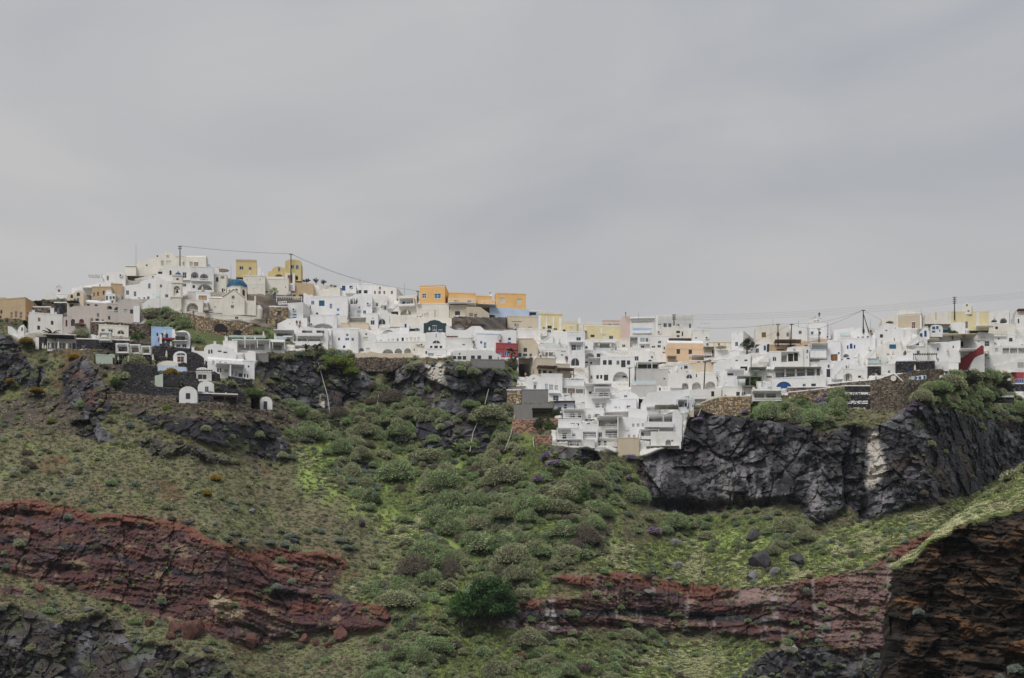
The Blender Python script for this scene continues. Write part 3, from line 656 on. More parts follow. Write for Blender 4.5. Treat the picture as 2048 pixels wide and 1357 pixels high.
H('greige house with humped roofline and white capped chimney block', 1600, 1895, 795, 1130, a=5, c='greige', pts=[(1600,865),(1625,830),(1690,800),(1760,795),(1830,815),(1895,850)], op='g 1683 942 46 54;k 1766 946 40 56;q 1550 1075 90 45;q 1645 800 30 10', ex='blk 1815 1897 910 1130 .7;line 1812 1898 905 42')
H('low greige annex behind the humped roof', 1885, 1940, 850, 940, c='greige', dy=1)
H('plain white two storey house with chimneys beside the palm', 400, 850, 992, 1265, a=17, xs=322, c='white', op='r 515 1056 36 54;k 690 1100 36 54;k 506 1166 38 54;g 365 1066 16 44;g 355 1186 12 54', ex='chim 436 955 38 44;chim 690 925 46 80;chim 745 985 26 26')
H('little white curved wing at the foot of the plain white house', 235, 325, 1150, 1295, pts=[(235,1235),(255,1190),(285,1162),(325,1150)], c='white', dy=-1, op='k 290 1190 20 46')
H('curved white garden wall running down among the bushes at far left', 105, 240, 1165, 1290, pts=[(105,1170),(160,1180),(210,1225),(240,1290)], name='garden_wall', cat='wall', dep=.5)
H('ruined rubble wall beside the two storey white house', 440, 690, 918, 1005, c='rubble', name='stone_wall', cat='wall')
H('dark lava stone hut with two doorways below the rocks', 735, 908, 858, 1000, c='volc', op='m 780 925 26 72;v 862 915 34 80')
H('low cream house with arched glass door under the rubble wall', 1340, 1745, 1160, 1292, a=10, c='cream', dy=-1.5, op='m 1375 1212 48 36;m 1470 1216 62 46;u 1590 1226 102 58', ex='line 1380 1535 1195 5')
RW('long rubble retaining wall above the low cream house', [(1225,1112),(1660,1130),(2040,1165)], [(1225,1300),(1660,1310),(2040,1320)], op='q 1815 1262 40 30;q 1940 1275 45 30')
view(0, 640)
H('dark lava stone wall with a round headed white door below the cabana', 1040, 1755, 262, 405, a=6, c='volc', name='stone_wall', cat='wall', op='m 1105 340 36 45;v 1430 350 40 30;m 1425 385 38 52', dy=-1)
H('white terrace restaurant with row of glass doors and flat roof', 640, 1035, 225, 410, a=8, c='white', op='m 650 310 34 90;m 700 310 34 80;m 750 312 30 80;m 800 312 36 80;m 845 315 38 80;m 940 320 30 70;k 982 315 45 85', ex='slab 590 1040 215 0 1.5;slab 640 1010 250 0 3.0 dark;chim 740 185 30 40')
H('dark stone and white gable at the left end of the terrace restaurant', 483, 645, 222, 410, c='volc', dy=-1.5, pts=[(483,260),(505,228),(645,230)], ex='blk 483 530 240 405 .2')
H('white rooftop slab building behind the terrace restaurant', 880, 1300, 205, 270, a=8, c='white', dy=1.5, ex='chim 745 175 90 30;chim 1150 200 120 40')
H('pale green retaining panel on the lava stone terrace', 1300, 1530, 478, 600, a=14, c='mint', name='terrace_wall', cat='wall', dep=1)
H('small white and mint canopy porch beside the green panel', 1460, 1560, 462, 515, c='mint', t='arc', hv=20)
H('lava stone wall with arched white door between closed parasols', 1590, 2040, 455, 610, a=8, c='volc', name='stone_wall', cat='wall', op='u 1630 475 65 72;q 1960 528 65 55')
view(230, 480)
H('cream low wall with dark coping at the left of the hilltop steps', 140, 285, 362, 475, c='cream', ex='line 140 280 362 7 dark')
H('cream stepped hilltop house climbing to the big round gable', 285, 607, 200, 480, c='cream', pts=[(285,335),(345,285),(440,278),(440,256),(530,250),(560,207),(607,200)], op='v 420 335 22 20;v 565 212 22 20')
H('tall cream hilltop house with big round gable beside the utility pole', 605, 812, 162, 390, c='cream', t='arc', hv=85, dy=-.5, op='g 697 207 34 32;g 625 283 38 68;l 698 285 68 62')
H('cream side wing right of the round gable behind the pole', 810, 960, 230, 380, c='cream', dy=1, op='v 830 222 30 12;g 920 300 22 50')
H('cream barrel roofed hilltop house with shuttered windows', 958, 1236, 236, 385, c='cream', t='vx', hv=40, rc='cream', dep=5, op='g 1010 298 48 62;y 1070 305 62 50')
H('small white dome with blue shadow beside the cream barrel roof', 1232, 1310, 330, 450, t='arc', hv=60, c='paleblue', dy=1, op='m 1265 385 30 40')  # the dome's blue shadow is put into the plaster colour
H('white house with twin balcony arches and wide lower arch behind the bell tower', 1025, 1340, 372, 715, c='white', a=6, op='n 1030 436 102 92;n 1150 460 118 86;n 1118 600 205 104;k 1052 617 34 40', ex='rail 1030 1300 530 30 .6;bal 1115 1345 690 24 .5')
H('white three storey house with gabled upper wall behind the bell tower', 560, 1030, 345, 720, c='white', pts=[(560,432),(690,382),(770,347),(1030,372)], op='k 585 433 56 28;o 740 415 26 60;m 918 443 52 78;m 925 595 42 42;k 690 632 30 16;v 620 635 2 2', ex='bal 915 1025 525 28 .5')
H('white house with small balcony and dark door right of the balcony arches', 1335, 1512, 478, 715, c='cream', op='k 1370 508 34 62;y 1435 497 50 32;m 1450 660 22 50;k 1480 665 14 34', ex='line 1340 1510 480 5;chim 1368 365 40 110')
H('white house with ogee gable and five small windows at the hilltop left', 105, 562, 476, 805, c='white', pts=[(105,628),(330,600),(345,570),(400,545),(440,540),(480,500),(520,476),(562,482)], op='m 150 688 40 60;m 255 700 34 68;m 450 593 32 66;u 497 487 36 30;m 385 780 22 20;m 435 770 34 40;k 305 785 38 10')
H('white wing with parapet running from the ogee gable to the bell tower', 558, 775, 482, 800, c='white', dy=.4, pts=[(558,482),(590,490),(640,530),(700,558),(775,562)], op='m 608 607 32 42;m 680 740 44 44', ex='glass 505 600 740 45 .5')
H('low curved white wall in front of the bell tower', 375, 772, 790, 935, c='white', dy=-2, pts=[(375,868),(430,830),(480,800),(560,790),(772,790)], name='garden_wall', cat='wall', dep=2, op='v 452 893 16 10')
H('white arched gateway house with big shaded arch beside the bell tower', 905, 1195, 828, 985, c='cream', dy=-.5, op='n 970 856 157 122')
H('plain grey white block above the arched gateway', 985, 1105, 712, 835, c='lgrey', dy=1)
H('white block with sandy recess left of the domed church', 1100, 1290, 725, 860, c='white', dy=.5, op='y 1135 757 110 62')
H('long white churchyard wall with small framed hatch', 1010, 1935, 985, 1040, a=17, c='cream', dy=-2.5, name='churchyard_wall', cat='wall', dep=1.2, op='m 1630 1045 46 34', ex='line 1010 1935 987 6')
H('white terraced building behind the blue dome', 1740, 2045, 498, 720, c='cream', dy=2, op='v 1880 655 12 10', ex='line 1740 2040 600 6;line 1740 2040 500 6')
RW('rubble retaining wall with two dark vaults under the domed church', [(960,985),(1130,1032),(1500,1095),(1880,1155)], [(960,1010),(1130,1220),(1400,1290),(1880,1310)], st='tan', op='q 1340 1140 190 110;q 1592 1225 170 110')
view(450, 500)
H('mustard yellow house with brown tiled edge and stepped right end', 150, 428, 150, 358, a=5, xs=118, c='yellow', dy=.5, rc='tan', op='m 198 225 52 46;m 325 235 38 44', ex='line 152 428 134 32 tan;blk 428 485 235 355 -.3;blk 485 525 300 355 -.6')
H('mustard yellow house with round gable, tower and two big arches', 585, 1032, 130, 412, c='yellow', pts=[(585,295),(630,290),(640,262),(680,232),(730,222),(780,240),(812,250),(816,150),(836,148),(872,131),(950,131),(1000,146),(1032,158)], op='r 718 237 32 56;m 897 205 38 52;m 960 208 40 56;q 665 330 132 76;q 948 350 44 58', ex='bal 590 800 378 30 .8')
H('white gateway with tall brown door in front of the yellow tower', 818, 950, 332, 470, c='white', dy=-.8, op='D 850 345 66 112')
H('cream terrace wall left of the gateway under the yellow houses', 245, 542, 362, 605, c='cream', dy=-.2, op='v 470 400 12 14;v 300 405 10 10;v 386 518 10 10', ex='line 245 540 460 5')
H('white terrace block with bush in front below the yellow arch', 538, 862, 402, 615, c='cream', dy=-.4, op='v 815 500 14 14;k 538 560 45 20')
H('tan earth coloured retaining wall beside the gateway steps', 905, 1202, 440, 612, c='tan', pts=[(905,560),(948,440),(1202,462)], name='terrace_wall', cat='wall', ex='stair 950 440 880 560 10')
H('ochre cave front with dark doorway below the tan wall', 905, 1075, 598, 680, c='tan', op='k 1003 610 62 62;v 920 610 40 30', dy=-.5)
H('cream garden wall with curved top right of the tan wall', 1198, 1560, 488, 640, c='cream', pts=[(1198,480),(1230,500),(1290,545),(1380,550),(1560,505)], name='garden_wall', cat='wall', dep=2)
H('white house with two blue windows and sloping stair parapet on the skyline', 1555, 1775, 465, 640, c='white', op='B 1588 487 46 68;B 1690 487 46 48', ex='stair 1780 480 1640 590 12')
H('sand coloured rubble stone house with dark square window', 598, 852, 775, 1005, c='rubble', st='tan', a=3, op='k 705 820 54 64', ex='perg 700 1050 668 70 2.4;line 598 852 775 5')
H('small stone barrel arch at the foot of the rubble stone house', 575, 690, 875, 1020, c='rubble', st='tan', t='arc', hv=50, dy=-2, op='v 608 925 18 22')
H('wide stone barrel arch with dark opening below the rubble stone house', 682, 850, 925, 1045, c='rubble', st='tan', t='arc', hv=45, dy=-2.6, op='k 735 970 60 36')
H('white cube house with air conditioner and blue balcony door', 850, 1062, 740, 1010, a=-12, xs=1160, c='white', op='B 915 873 56 52;b 1065 885 16 40', ex='ac 918 800;glass 895 1060 905 22 1.2;rail 735 850 715 25 1.0')
H('white block with flowering terrace below the air conditioned cube', 705, 1112, 935, 1110, a=-3, c='white', dy=-2.5, pts=[(705,1008),(850,1010),(852,935),(1112,925)], op='v 875 995 10 14;g 1120 990 14 40')
H('broad white house with blue framed windows below the blue windowed skyline house', 1165, 1665, 640, 905, c='white', op='b 1162 692 50 54;s 1275 688 76 76;b 1420 732 36 66;O 1230 850 38 46;b 1518 795 36 38;b 1508 868 46 24', ex='blk 1480 1560 590 640 -.5;line 1165 1300 650 6;line 1515 1555 728 4')
H('white block with one wide low arch and blue doors inside', 1155, 1515, 895, 1080, c='white', dy=-1.5, op='n 1200 998 265 72', ex='ac 1155 1000')
H('white wing right of the wide arch with curved stair parapet', 1510, 1660, 895, 1080, c='white', dy=-.8, pts=[(1510,895),(1600,915),(1620,890),(1660,900)])
H('narrow white wall with peaked top between the cave front and the blue windows', 1065, 1170, 590, 740, c='white', pts=[(1065,590),(1100,590),(1130,620),(1170,625)])
H('white terrace house with recessed veranda and white roof slab', 665, 935, 1102, 1250, c='white', a=3, dy=-1, op='N 700 1130 205 52;k 815 1215 70 26', ex='slab 660 940 1105 0 1.6;glass 680 840 1200 40 2.0;bal 790 910 1180 20 1.0')
H('white apartment block with two balconied floors and twin humped roofs', 960, 1400, 1045, 1345, c='white', pts=[(960,1085),(1020,1085),(1060,1060),(1120,1045),(1180,1055),(1220,1085),(1270,1065),(1330,1058),(1400,1085)], op='N 1045 1095 140 45;N 1240 1095 110 45;N 985 1200 120 60;N 1130 1205 165 60;k 1055 1100 40 36;k 1255 1100 40 36', ex='bal 990 1330 1145 40 1.2;bal 925 1295 1265 55 1.6;ac 990 1130;ac 1290 1140')
H('white house front with four small shaded windows left of the palm stairs', 1460, 1830, 1075, 1345, c='white', dy=-.5, op='m 1645 1140 32 34;m 1533 1193 30 40;b 1632 1195 54 38;m 1718 1198 34 34;O 1600 1296 34 40;v 1495 1180 8 8')
H('cream apron wall under the dark roofed recess', 1575, 1950, 1003, 1085, c='ecru', dy=-.3, name='terrace_wall', cat='wall')
H('white pool terrace house with slender columns above the volcanic wall', 145, 620, 1235, 1400, c='white', a=3, dy=-1, op='N 165 1280 170 80;N 345 1275 65 85;N 420 1275 115 85;y 275 1315 22 50', ex='slab 100 620 1250 110 2.4;glass 60 560 1200 30 2.6')
H('white veranda house with glass front between pool terrace and apartments', 600, 815, 1230, 1400, c='white', a=3, op='N 660 1295 110 70', ex='slab 640 820 1275 85 2.0;bal 600 810 1235 30 .8')
view(700, 540)
H('white house on the skyline with three dark windows and antenna', 60, 318, 200, 340, c='white', op='k 120 275 34 46;k 188 277 50 44;k 82 296 14 22')
H('white skyline house with five maroon windows and long side wall', 315, 632, 215, 420, a=-12, xs=800, c='white', pts=[(315,205),(430,215),(490,232),(632,235)], op='r 325 285 26 46;r 385 285 34 46;r 453 285 26 48;r 393 228 26 38;r 553 285 30 46;m 762 318 42 32')
H('tall white wall with cactus, small balcony door and shaded porch', -5, 300, 328, 660, c='white', pts=[(-5,395),(60,330),(300,332)], dy=-.5, op='p 95 550 54 90;m 178 553 40 52;v 118 500 16 22', ex='ac 225 447;rail 0 215 605 45 .8')
H('white house with tin porch roof and paired stair walls', 300, 560, 332, 610, c='white', dy=-.2, pts=[(300,332),(455,345),(520,360),(560,420)], op='r 348 450 36 48;k 292 563 34 34;r 465 495 26 50;v 415 500 18 15', ex='slab 225 380 515 80 1.2;stair 510 375 425 480 12;stair 600 415 500 525 12')
H('grey shaded loggia with wide opening under the balcony door', -5, 225, 655, 745, c='lgrey', dy=-1.0, op='N 0 662 212 75', ex='line -5 220 655 6 dark')
H('white house with square window below the tin porch', 222, 382, 600, 800, c='white', dy=-1.4, op='m 280 686 54 60;v 302 650 16 16')
H('white arched gallery with green tinted arch window', 380, 535, 560, 770, c='white', dy=-.8, pts=[(380,545),(460,555),(520,580),(535,620)], op='u 383 665 102 80')
H('dark lava stone stair wedge with white sloping coping', 562, 658, 475, 608, c='volc', dy=-.5, pts=[(562,575),(658,475)], name='stair_wall', cat='wall', ex='stair 658 470 565 560 14')
H('cream arched taverna with blue doored upper veranda beside the orange house', 655, 905, 370, 635, a=-8, xs=1000, c='cream', op='B 710 432 38 48;t 768 432 50 52;k 835 420 14 60;q 683 536 148 76', ex='slab 670 885 398 80 1.6;bal 665 890 485 25 1.6')
H('tall orange house with two bright blue shuttered windows and white edges', 945, 1290, 228, 468, a=-6, xs=1340, c='orange', rc='orange', op='t 980 320 56 66;t 1145 320 90 70', ex='line 945 1290 232 8;line 972 1042 318 5;line 1138 1242 318 5;line 972 1042 392 5;line 1138 1242 392 5')
H('low orange wing with white framed doors right of the blue shutters', 1340, 1708, 320, 472, a=6, c='orange', rc='orange', op='w 1405 415 74 54;w 1590 415 56 60', ex='rail 1320 1700 425 45 2.5')
H('lower orange wing with dark arches in the middle of the long orange house', 1706, 1926, 362, 500, a=6, c='orange', rc='orange', op='o 1710 450 40 38;k 1815 450 20 40;k 1775 455 14 36', ex='rail 1700 1980 450 45 2.5')
H('short orange link wall before the last orange block', 1920, 1972, 425, 505, c='orange', rc='orange', dy=.5)
H('cream blank wall under the tall orange house', 905, 1205, 470, 615, c='cream', dy=-1, ex='stair 950 400 905 470 6')
H('cream garage front with closed pale door and drain pipes', 972, 1192, 545, 672, c='cream', dy=-2, op='l 1010 592 62 58;v 1042 570 12 12', ex='line 1150 1156 545 120 dark;line 985 990 600 20 dark')
H('off white wall right of the garage front', 1190, 1350, 470, 650, c='cream', dy=-1.5)
H('beige house with one dark square window under the orange terrace', 1345, 1592, 492, 630, c='beige', op='k 1425 563 68 56;v 1340 500 20 40')
H('beige house with two boarded windows and sloping side wall', 1588, 1892, 500, 648, a=5, c='beige', pts=[(1588,500),(1770,505),(1892,595)], op='y 1620 590 48 34;y 1685 598 40 40')
H('rock cave front with dark tunnel mouth below the beige houses', 1380, 1645, 655, 818, c='rubble', dy=-.5, pts=[(1380,655),(1560,650),(1645,690)], name='cave_front', cat='cave', op='q 1388 708 165 104')
H('long cream sloping terrace wall in the middle of the village', 540, 1385, 590, 760, c='cream', dy=-1.5, pts=[(540,590),(660,620),(900,640),(1180,660),(1385,650)], name='terrace_wall', cat='wall')
H('dark teal house with rounded gable and white framed windows', 1000, 1308, 680, 862, c='teal', rc='white', pts=[(1000,725),(1040,722),(1088,692),(1150,680),(1212,694),(1252,722),(1308,725)], op='m 1122 758 54 58;m 1203 815 48 40', ex='line 1118 1180 757 5;line 1118 1180 818 5;line 1200 1255 813 5')
H('white ramped wall with shaded recess left of the teal house', 738, 1002, 700, 850, c='white', pts=[(738,822),(800,772),(1002,705)], op='N 812 800 132 32;m 885 790 45 36')
H('flat white arch with dark balcony void in the village middle', 430, 625, 805, 885, c='white', t='arc', hv=45, op='q 445 822 150 40', ex='rail 420 600 850 25 .8')
H('white wall with small blue painted niche', 620, 800, 690, 880, c='white', dy=.8, pts=[(620,850),(700,800),(800,735)], op='B 740 735 28 48')
H('white house with slatted pale window left of the humped roof', -5, 112, 815, 1120, c='white', op='m 20 925 34 40;k 0 1090 12 40')
H('white house with humped roof, pale windows and one round arch', 108, 352, 812, 1115, c='white', dy=-.5, pts=[(108,880),(140,830),(180,812),(220,822),(260,860),(352,905)], op='l 182 915 62 56;v 210 862 20 22;l 222 1060 50 50;n 122 1060 66 50')
H('long white hotel floor with pale shuttered windows and two bulging arches', 352, 1022, 860, 1010, c='white', pts=[(352,905),(420,880),(540,850),(600,850),(660,880),(860,860),(1022,860)], op='l 410 950 26 60;l 513 943 28 42;l 563 935 40 48;u 632 925 30 50;l 760 925 30 46;l 808 918 42 52;l 867 922 28 48;l 918 913 32 60;v 700 920 30 48', ex='')
H('lower white hotel floor with three shaded arches', 340, 835, 985, 1145, c='white', dy=-1.8, op='n 440 1075 146 68;n 605 1067 102 70;n 735 1063 94 68')
H('white corner wall right of the three shaded arches', 832, 1025, 985, 1150, c='cream', dy=-1.4, op='v 865 1070 12 32', ex='slab 895 960 1010 0 .5;ac 955 1005')
H('cream parapet wall below the arched hotel', 65, 855, 1120, 1200, a=2, c='ecru', dy=-2.5, pts=[(65,1130),(240,1125),(270,1105),(380,1130),(480,1140),(650,1140),(855,1125)], name='terrace_wall', cat='wall', dep=1.5)
RW('grey lava rubble retaining wall under the cream parapet', [(60,1195),(380,1190),(600,1200),(760,1200)], [(60,1290),(250,1340),(560,1345),(760,1215)])
H('white house with lunette window over three dark square windows', 1022, 1355, 860, 1090, c='white', pts=[(1022,870),(1080,850),(1180,840),(1270,870),(1355,960)], dy=-.6, op='u 1118 957 110 46;k 1087 1032 32 44;k 1143 1030 50 48;k 1217 1032 34 46;m 1295 1030 26 56;v 1165 870 8 50')
H('white balcony front with glazed panels under the lunette house', 1048, 1302, 1080, 1185, c='white', dy=-2.5, op='p 1060 1132 78 42;p 1170 1158 70 12;k 1298 1145 10 40', ex='line 1050 1300 1125 6')
H('white terrace house with blue roof line and blue door', 1712, 2045, 865, 1080, a=7, c='white', op='B 1768 968 26 34;t 1815 983 40 84', ex='line 1720 2045 870 8 blue')
H('long white wall with peaked parapet right of the cave tunnel', 1300, 2045, 765, 960, c='white', dy=1.0, pts=[(1300,760),(1420,815),(1560,820),(1600,800),(1655,762),(1770,765),(1830,820),(2045,835)])
H('white terrace with a row of flower pots on its edge', 1295, 1670, 935, 1100, c='white', dy=-.5, op='k 1525 1010 36 14;v 1410 1010 10 16')
H('white sloping stair wall descending to the right', 1355, 1765, 980, 1110, c='white', dy=-1.5, pts=[(1355,980),(1765,1092)], name='stair_wall', cat='wall')
H('long low white house with seven dark windows on the cliff edge', 1385, 2050, 1088, 1245, a=4, c='white', dy=-1.5, pts=[(1385,1180),(1410,1095),(1800,1090),(1830,1100),(1870,1090),(1930,1105),(1990,1135),(2050,1160)], op='k 1397 1172 44 38;k 1460 1172 52 44;k 1530 1172 44 46;k 1643 1165 50 48;k 1730 1165 48 48;k 1880 1165 46 68;v 1478 1130 20 22;k 2005 1185 12 50')
H('grey concrete ledge under the seven windowed white house', 1640, 2100, 1222, 1330, a=5, c='concrete', dy=-2.5, name='terrace_wall', cat='wall', dep=1.5)
view(230, 480)
H('white domed church with blue dome, pointed gable and square windows', 1455, 1760, 670, 1000, a=5, c='cream', name='church', cat='church', group='none', pts=[(1455,775),(1612,670),(1760,790)], dep=9, op='r 1583 757 40 44;r 1575 887 40 44;v 1590 843 12 12')
view(950, 560)
H('last orange block with two closed pale shutters', 285, 692, 190, 410, a=6, xs=266, c='orange', rc='orange', op='l 340 245 66 76;l 565 260 68 76')
H('pale blue washed base wall under the last orange block', 200, 735, 368, 515, a=6, c='paleblue', dy=-1, pts=[(200,365),(735,405)], name='terrace_wall', cat='wall')
H('small dark blue awning kiosk beside the orange block', 735, 860, 430, 520, c='blue', op='v 740 440 90 40')
H('pale yellow house with white pilasters and rooftop railing', 862, 1188, 462, 695, a=6, xs=790, c='paley', sc='paleblue', op='k 983 622 58 42;m 920 640 30 28;m 1070 655 46 30', ex='line 862 892 485 200;line 963 982 490 160;line 1055 1073 495 165;line 1140 1176 515 170;line 862 1188 470 14 yellow;rail 870 1170 415 45 -.3')
H('low pale yellow link with small dark window and roof railing', 1185, 1382, 572, 705, a=4, c='paley', op='k 1193 674 36 30;l 1300 650 30 60', ex='line 1255 1382 620 8;line 1185 1382 578 8')
H('slim white chimney tower between the two pale yellow houses', 1380, 1475, 600, 720, c='cream', dy=-.3, ex='chim 1398 500 34 100')
H('pale yellow villa with white mouldings and closed middle door', 1482, 2012, 618, 815, a=4, xs=1466, c='paley', op='k 1568 746 54 34;m 1820 760 56 56;l 1722 746 52 58', ex='line 1482 1506 640 160;line 1705 1725 655 60;line 1992 2012 650 160;line 1482 2012 622 12;line 1690 1810 715 8;rail 1490 1980 570 45 -.5')
H('pinkish rooftop pavilion with dark frame behind the yellow villa', 1735, 1968, 560, 640, c='pink', dy=2, op='k 1800 600 60 30;k 1890 600 50 25', ex='line 1735 1965 598 6 dark')
H('cream ruined wall with stone framed doorway below the blue wash', 440, 862, 502, 665, a=4, c='ecru', dy=.5, op='g 560 598 38 60;v 538 592 14 66', ex='line 500 635 565 6 rubble;line 720 770 640 6 rubble')
H('plain white block at the right of the cave rocks', 560, 892, 678, 810, c='white', dy=-.3, ex='chim 525 640 30 28')
H('white house with three small blue windows behind the crimson house', -5, 562, 625, 905, c='white', dy=.3, pts=[(-5,625),(60,637),(120,682),(300,705),(420,710),(480,680),(562,688)], op='B 450 787 36 34;b 440 842 50 24', ex='chim 200 860 20 30')
H('white double stair block with curved parapet rising to a round arch', 888, 1262, 662, 895, c='white', pts=[(888,790),(930,760),(965,700),(1010,662),(1060,700),(1262,716)], op='u 975 670 60 50', ex='stair 1060 740 880 860 14;stair 980 680 880 760 12')
H('white three storey house with wide window and big arched glass door', 1255, 1492, 716, 1195, c='white', a=-2, op='m 1375 780 62 46;m 1308 880 64 78;p 1378 880 60 78;u 1302 1062 116 108;k 1205 1000 10 5', ex='slab 1268 1484 850 100 1.0;line 1255 1492 740 8;line 1255 1492 1028 5')
H('crimson house with pale blue shutters and planted roof edge', 288, 582, 868, 1060, a=7, c='crimson', rc='crimson', op='b 322 985 46 38;b 398 972 60 64;u 405 914 52 34', ex='line 288 582 862 12 red;line 570 583 880 160 red;line 288 470 938 5 red')
H('weathered cream house with arched gable moulding and blue doors', 582, 852, 800, 1050, c='ecru', pts=[(582,800),(805,808),(852,870)], op='k 658 925 48 54;s 585 995 46 54;s 650 1003 58 36;s 740 1003 32 38', ex='line 560 800 798 8 salmon')
H('long white terrace wall with round niche and parasols', 848, 1245, 888, 962, c='white', dy=-.4, ex='glass 930 1240 872 22 .6')
H('white taverna front with two wide shaded openings', 905, 1112, 955, 1065, c='white', dy=-1, op='N 915 980 75 62;N 1000 980 85 62')
H('white wall with one small window right of the taverna', 1110, 1252, 958, 1090, c='white', dy=-1, op='m 1165 1010 32 22', ex='line 1165 1235 973 6 dark')
H('white terrace bar with long dark opening and closed parasols', 1598, 1905, 818, 965, c='white', dy=-.2, op='N 1692 866 150 62;y 1700 890 10 30', ex='slab 1600 1905 858 0 1.2;glass 1510 1860 945 22 1.5')
H('small white house with dark round niche left of the terrace bar', 1490, 1605, 828, 968, c='white', op='q 1490 895 42 42')
H('white house with dark vaulted opening under the glass balcony', 1495, 1705, 965, 1090, c='white', dy=-.8, op='q 1500 995 118 82;k 1652 1000 50 64')
H('white steps and open canopies below the vaulted opening', 1490, 1702, 1085, 1180, c='white', dy=-1.5, op='k 1495 1110 40 22;k 1560 1115 30 26', ex='slab 1540 1700 1078 0 2;line 1580 1665 1180 8')
H('beige house with dark wooden pergola along the front', 830, 1098, 1066, 1320, a=8, xs=598, c='beige', op='k 940 1160 32 34;k 857 1216 36 60;k 922 1228 48 50;k 1003 1240 44 46;R 786 1220 14 60;R 722 1255 14 50', ex='slab 835 1100 1200 95 2.6 wood')
H('lower beige wing with the end of the dark wooden pergola', 1096, 1292, 1148, 1340, a=8, c='beige', dy=.3, op='v 1175 1270 10 14;k 1130 1190 20 60', ex='slab 1098 1328 1228 110 2.4 wood')
view(1000, 720)
H('white barrel end with round window above the concrete walls', 360, 562, 200, 415, t='arc', hv=110, c='white', dy=-1, op='u 453 335 44 64')
H('white house with three tall glazed doors below the beige pergola', 558, 848, 200, 420, a=3, c='white', dy=-1, op='p 612 325 38 88;p 665 335 58 78;p 740 345 48 68', ex='line 558 848 215 6')
H('white walled terrace with potted plants below the beige house', 845, 1145, 290, 375, a=3, c='white', dy=-.5)
H('slatted veranda with three shaded bays under the potted terrace', 838, 1138, 365, 465, a=3, c='lgrey', dy=-1.2, op='N 842 378 66 75;N 920 385 98 70;N 1030 395 98 60', ex='line 840 1138 360 8')
H('white scalloped balustrade with urn shaped chimney on the terrace corner', 108, 372, 382, 420, c='white', dy=-2, ex='chim 235 275 55 110;chim 180 345 14 40', name='balustrade', cat='wall')
H('big grey concrete retaining wall beside the salmon rubble walls', 285, 658, 415, 595, c='concrete', dy=-1.2, name='concrete_wall', cat='wall', op='v 340 430 2 2')
H('rough rubble wall left of the big concrete wall', 92, 287, 415, 605, c='rubble', st='tan', dy=-1.2, name='stone_wall', cat='wall', op='l 210 545 50 50')
H('lower grey concrete wall with dark open shed', 185, 728, 618, 830, c='concrete', dy=-2, name='concrete_wall', cat='wall', pts=[(185,618),(450,600),(728,590)], op='N 442 690 270 95', ex='slab 435 718 675 0 1.6 dark')
H('salmon rubble wall with hanging green creepers', 165, 500, 825, 1000, a=-3, c='salmon', dy=-1.5, name='stone_wall', cat='wall')
H('salmon rubble wall between the cypress bushes', 575, 842, 818, 955, c='salmon', dy=-1.5, name='stone_wall', cat='wall')
H('small lowest salmon rubble wall among the shrubs', 480, 702, 1040, 1155, c='salmon', dy=-1.5, name='stone_wall', cat='wall')
H('white lean to house with one glazed window beside the concrete wall', 655, 870, 422, 558, c='white', op='m 720 484 76 74', dy=-.5, pts=[(655,415),(830,430),(870,470)], ex='slab 660 825 455 0 .8')
H('white house with black flat roof edge and arched glass panel', 732, 1015, 578, 715, c='cool', op='m 787 638 46 60;k 868 640 38 42;o 870 600 36 30', ex='slab 725 1018 572 130 1.2 dark')
H('white terrace block with sitting people above the black roofed house', 858, 1245, 465, 650, c='white', dy=.2, pts=[(858,505),(960,510),(1025,465),(1245,470)], op='k 1107 576 48 22')
H('white house with roof pergola and railed balcony under a half round arch', 1150, 1512, 365, 655, c='white', op='k 1208 432 48 30;n 1342 425 135 62;k 1290 597 60 60;k 1385 597 36 60', ex='slab 1270 1505 395 70 2.2;slab 1150 1512 352 0 2.6;rail 1240 1480 468 60 2.0;rail 1230 1420 632 38 1.6')
H('white vaulted house with lunette window and dark flower box', 1512, 1882, 430, 640, c='white', t='arc', hv=95, dy=.5, op='m 1683 480 42 28', ex='line 1650 1835 530 12 dark;glass 1565 1640 515 24 1')
H('white house with long railed balcony and three small windows', 1440, 1850, 550, 785, a=-8, xs=1925, c='white', op='m 1548 635 42 24;k 1613 637 14 22;m 1715 620 56 42;k 1895 660 10 60', ex='rail 1440 1840 668 50 1.8')
H('plain white upper block with canopy above the railed corner balcony', 905, 1155, 600, 700, c='white', dy=-.3)
H('white corner house with railed balcony and slatted roof edge', 850, 1152, 688, 830, c='white', dy=-1, op='k 957 722 56 76;k 1060 722 46 72', ex='slab 862 1142 692 0 2.2;rail 850 1105 758 52 2.0')
H('white curved wall with two arched openings in the balcony cluster', 1150, 1405, 668, 830, c='white', dy=-.8, op='q 1190 740 46 76;n 1262 730 110 52', ex='rail 1105 1285 772 42 1.4')
H('white house with two dark doors and curved end balcony', 790, 1105, 820, 965, c='white', dy=-1.6, op='k 957 860 58 50;k 1030 862 44 30', ex='bal 788 1052 895 60 2.0')
H('lowest white house in the cluster with slab roof and railed terrace', 780, 1125, 955, 1115, c='white', dy=-2.2, op='k 848 997 60 76;k 978 1003 46 30', ex='slab 768 975 950 100 2.2;rail 768 1100 1040 60 2.2')
H('white block with open turquoise shaded loggia', 1100, 1325, 885, 1095, c='white', dy=-1.8, op='N 1120 975 182 82;k 1178 862 44 12', ex='rail 1105 1282 1035 58 1.6')
H('white three level house with stacked railed balconies', 1322, 1655, 775, 1095, c='white', dy=-1.5, op='N 1340 812 250 92;N 1432 962 158 78;m 1340 985 46 62', ex='slab 1318 1655 788 0 2.4;rail 1430 1605 900 62 2.2;rail 1380 1595 1030 60 2.2;blk 1590 1602 790 1090 2.3')
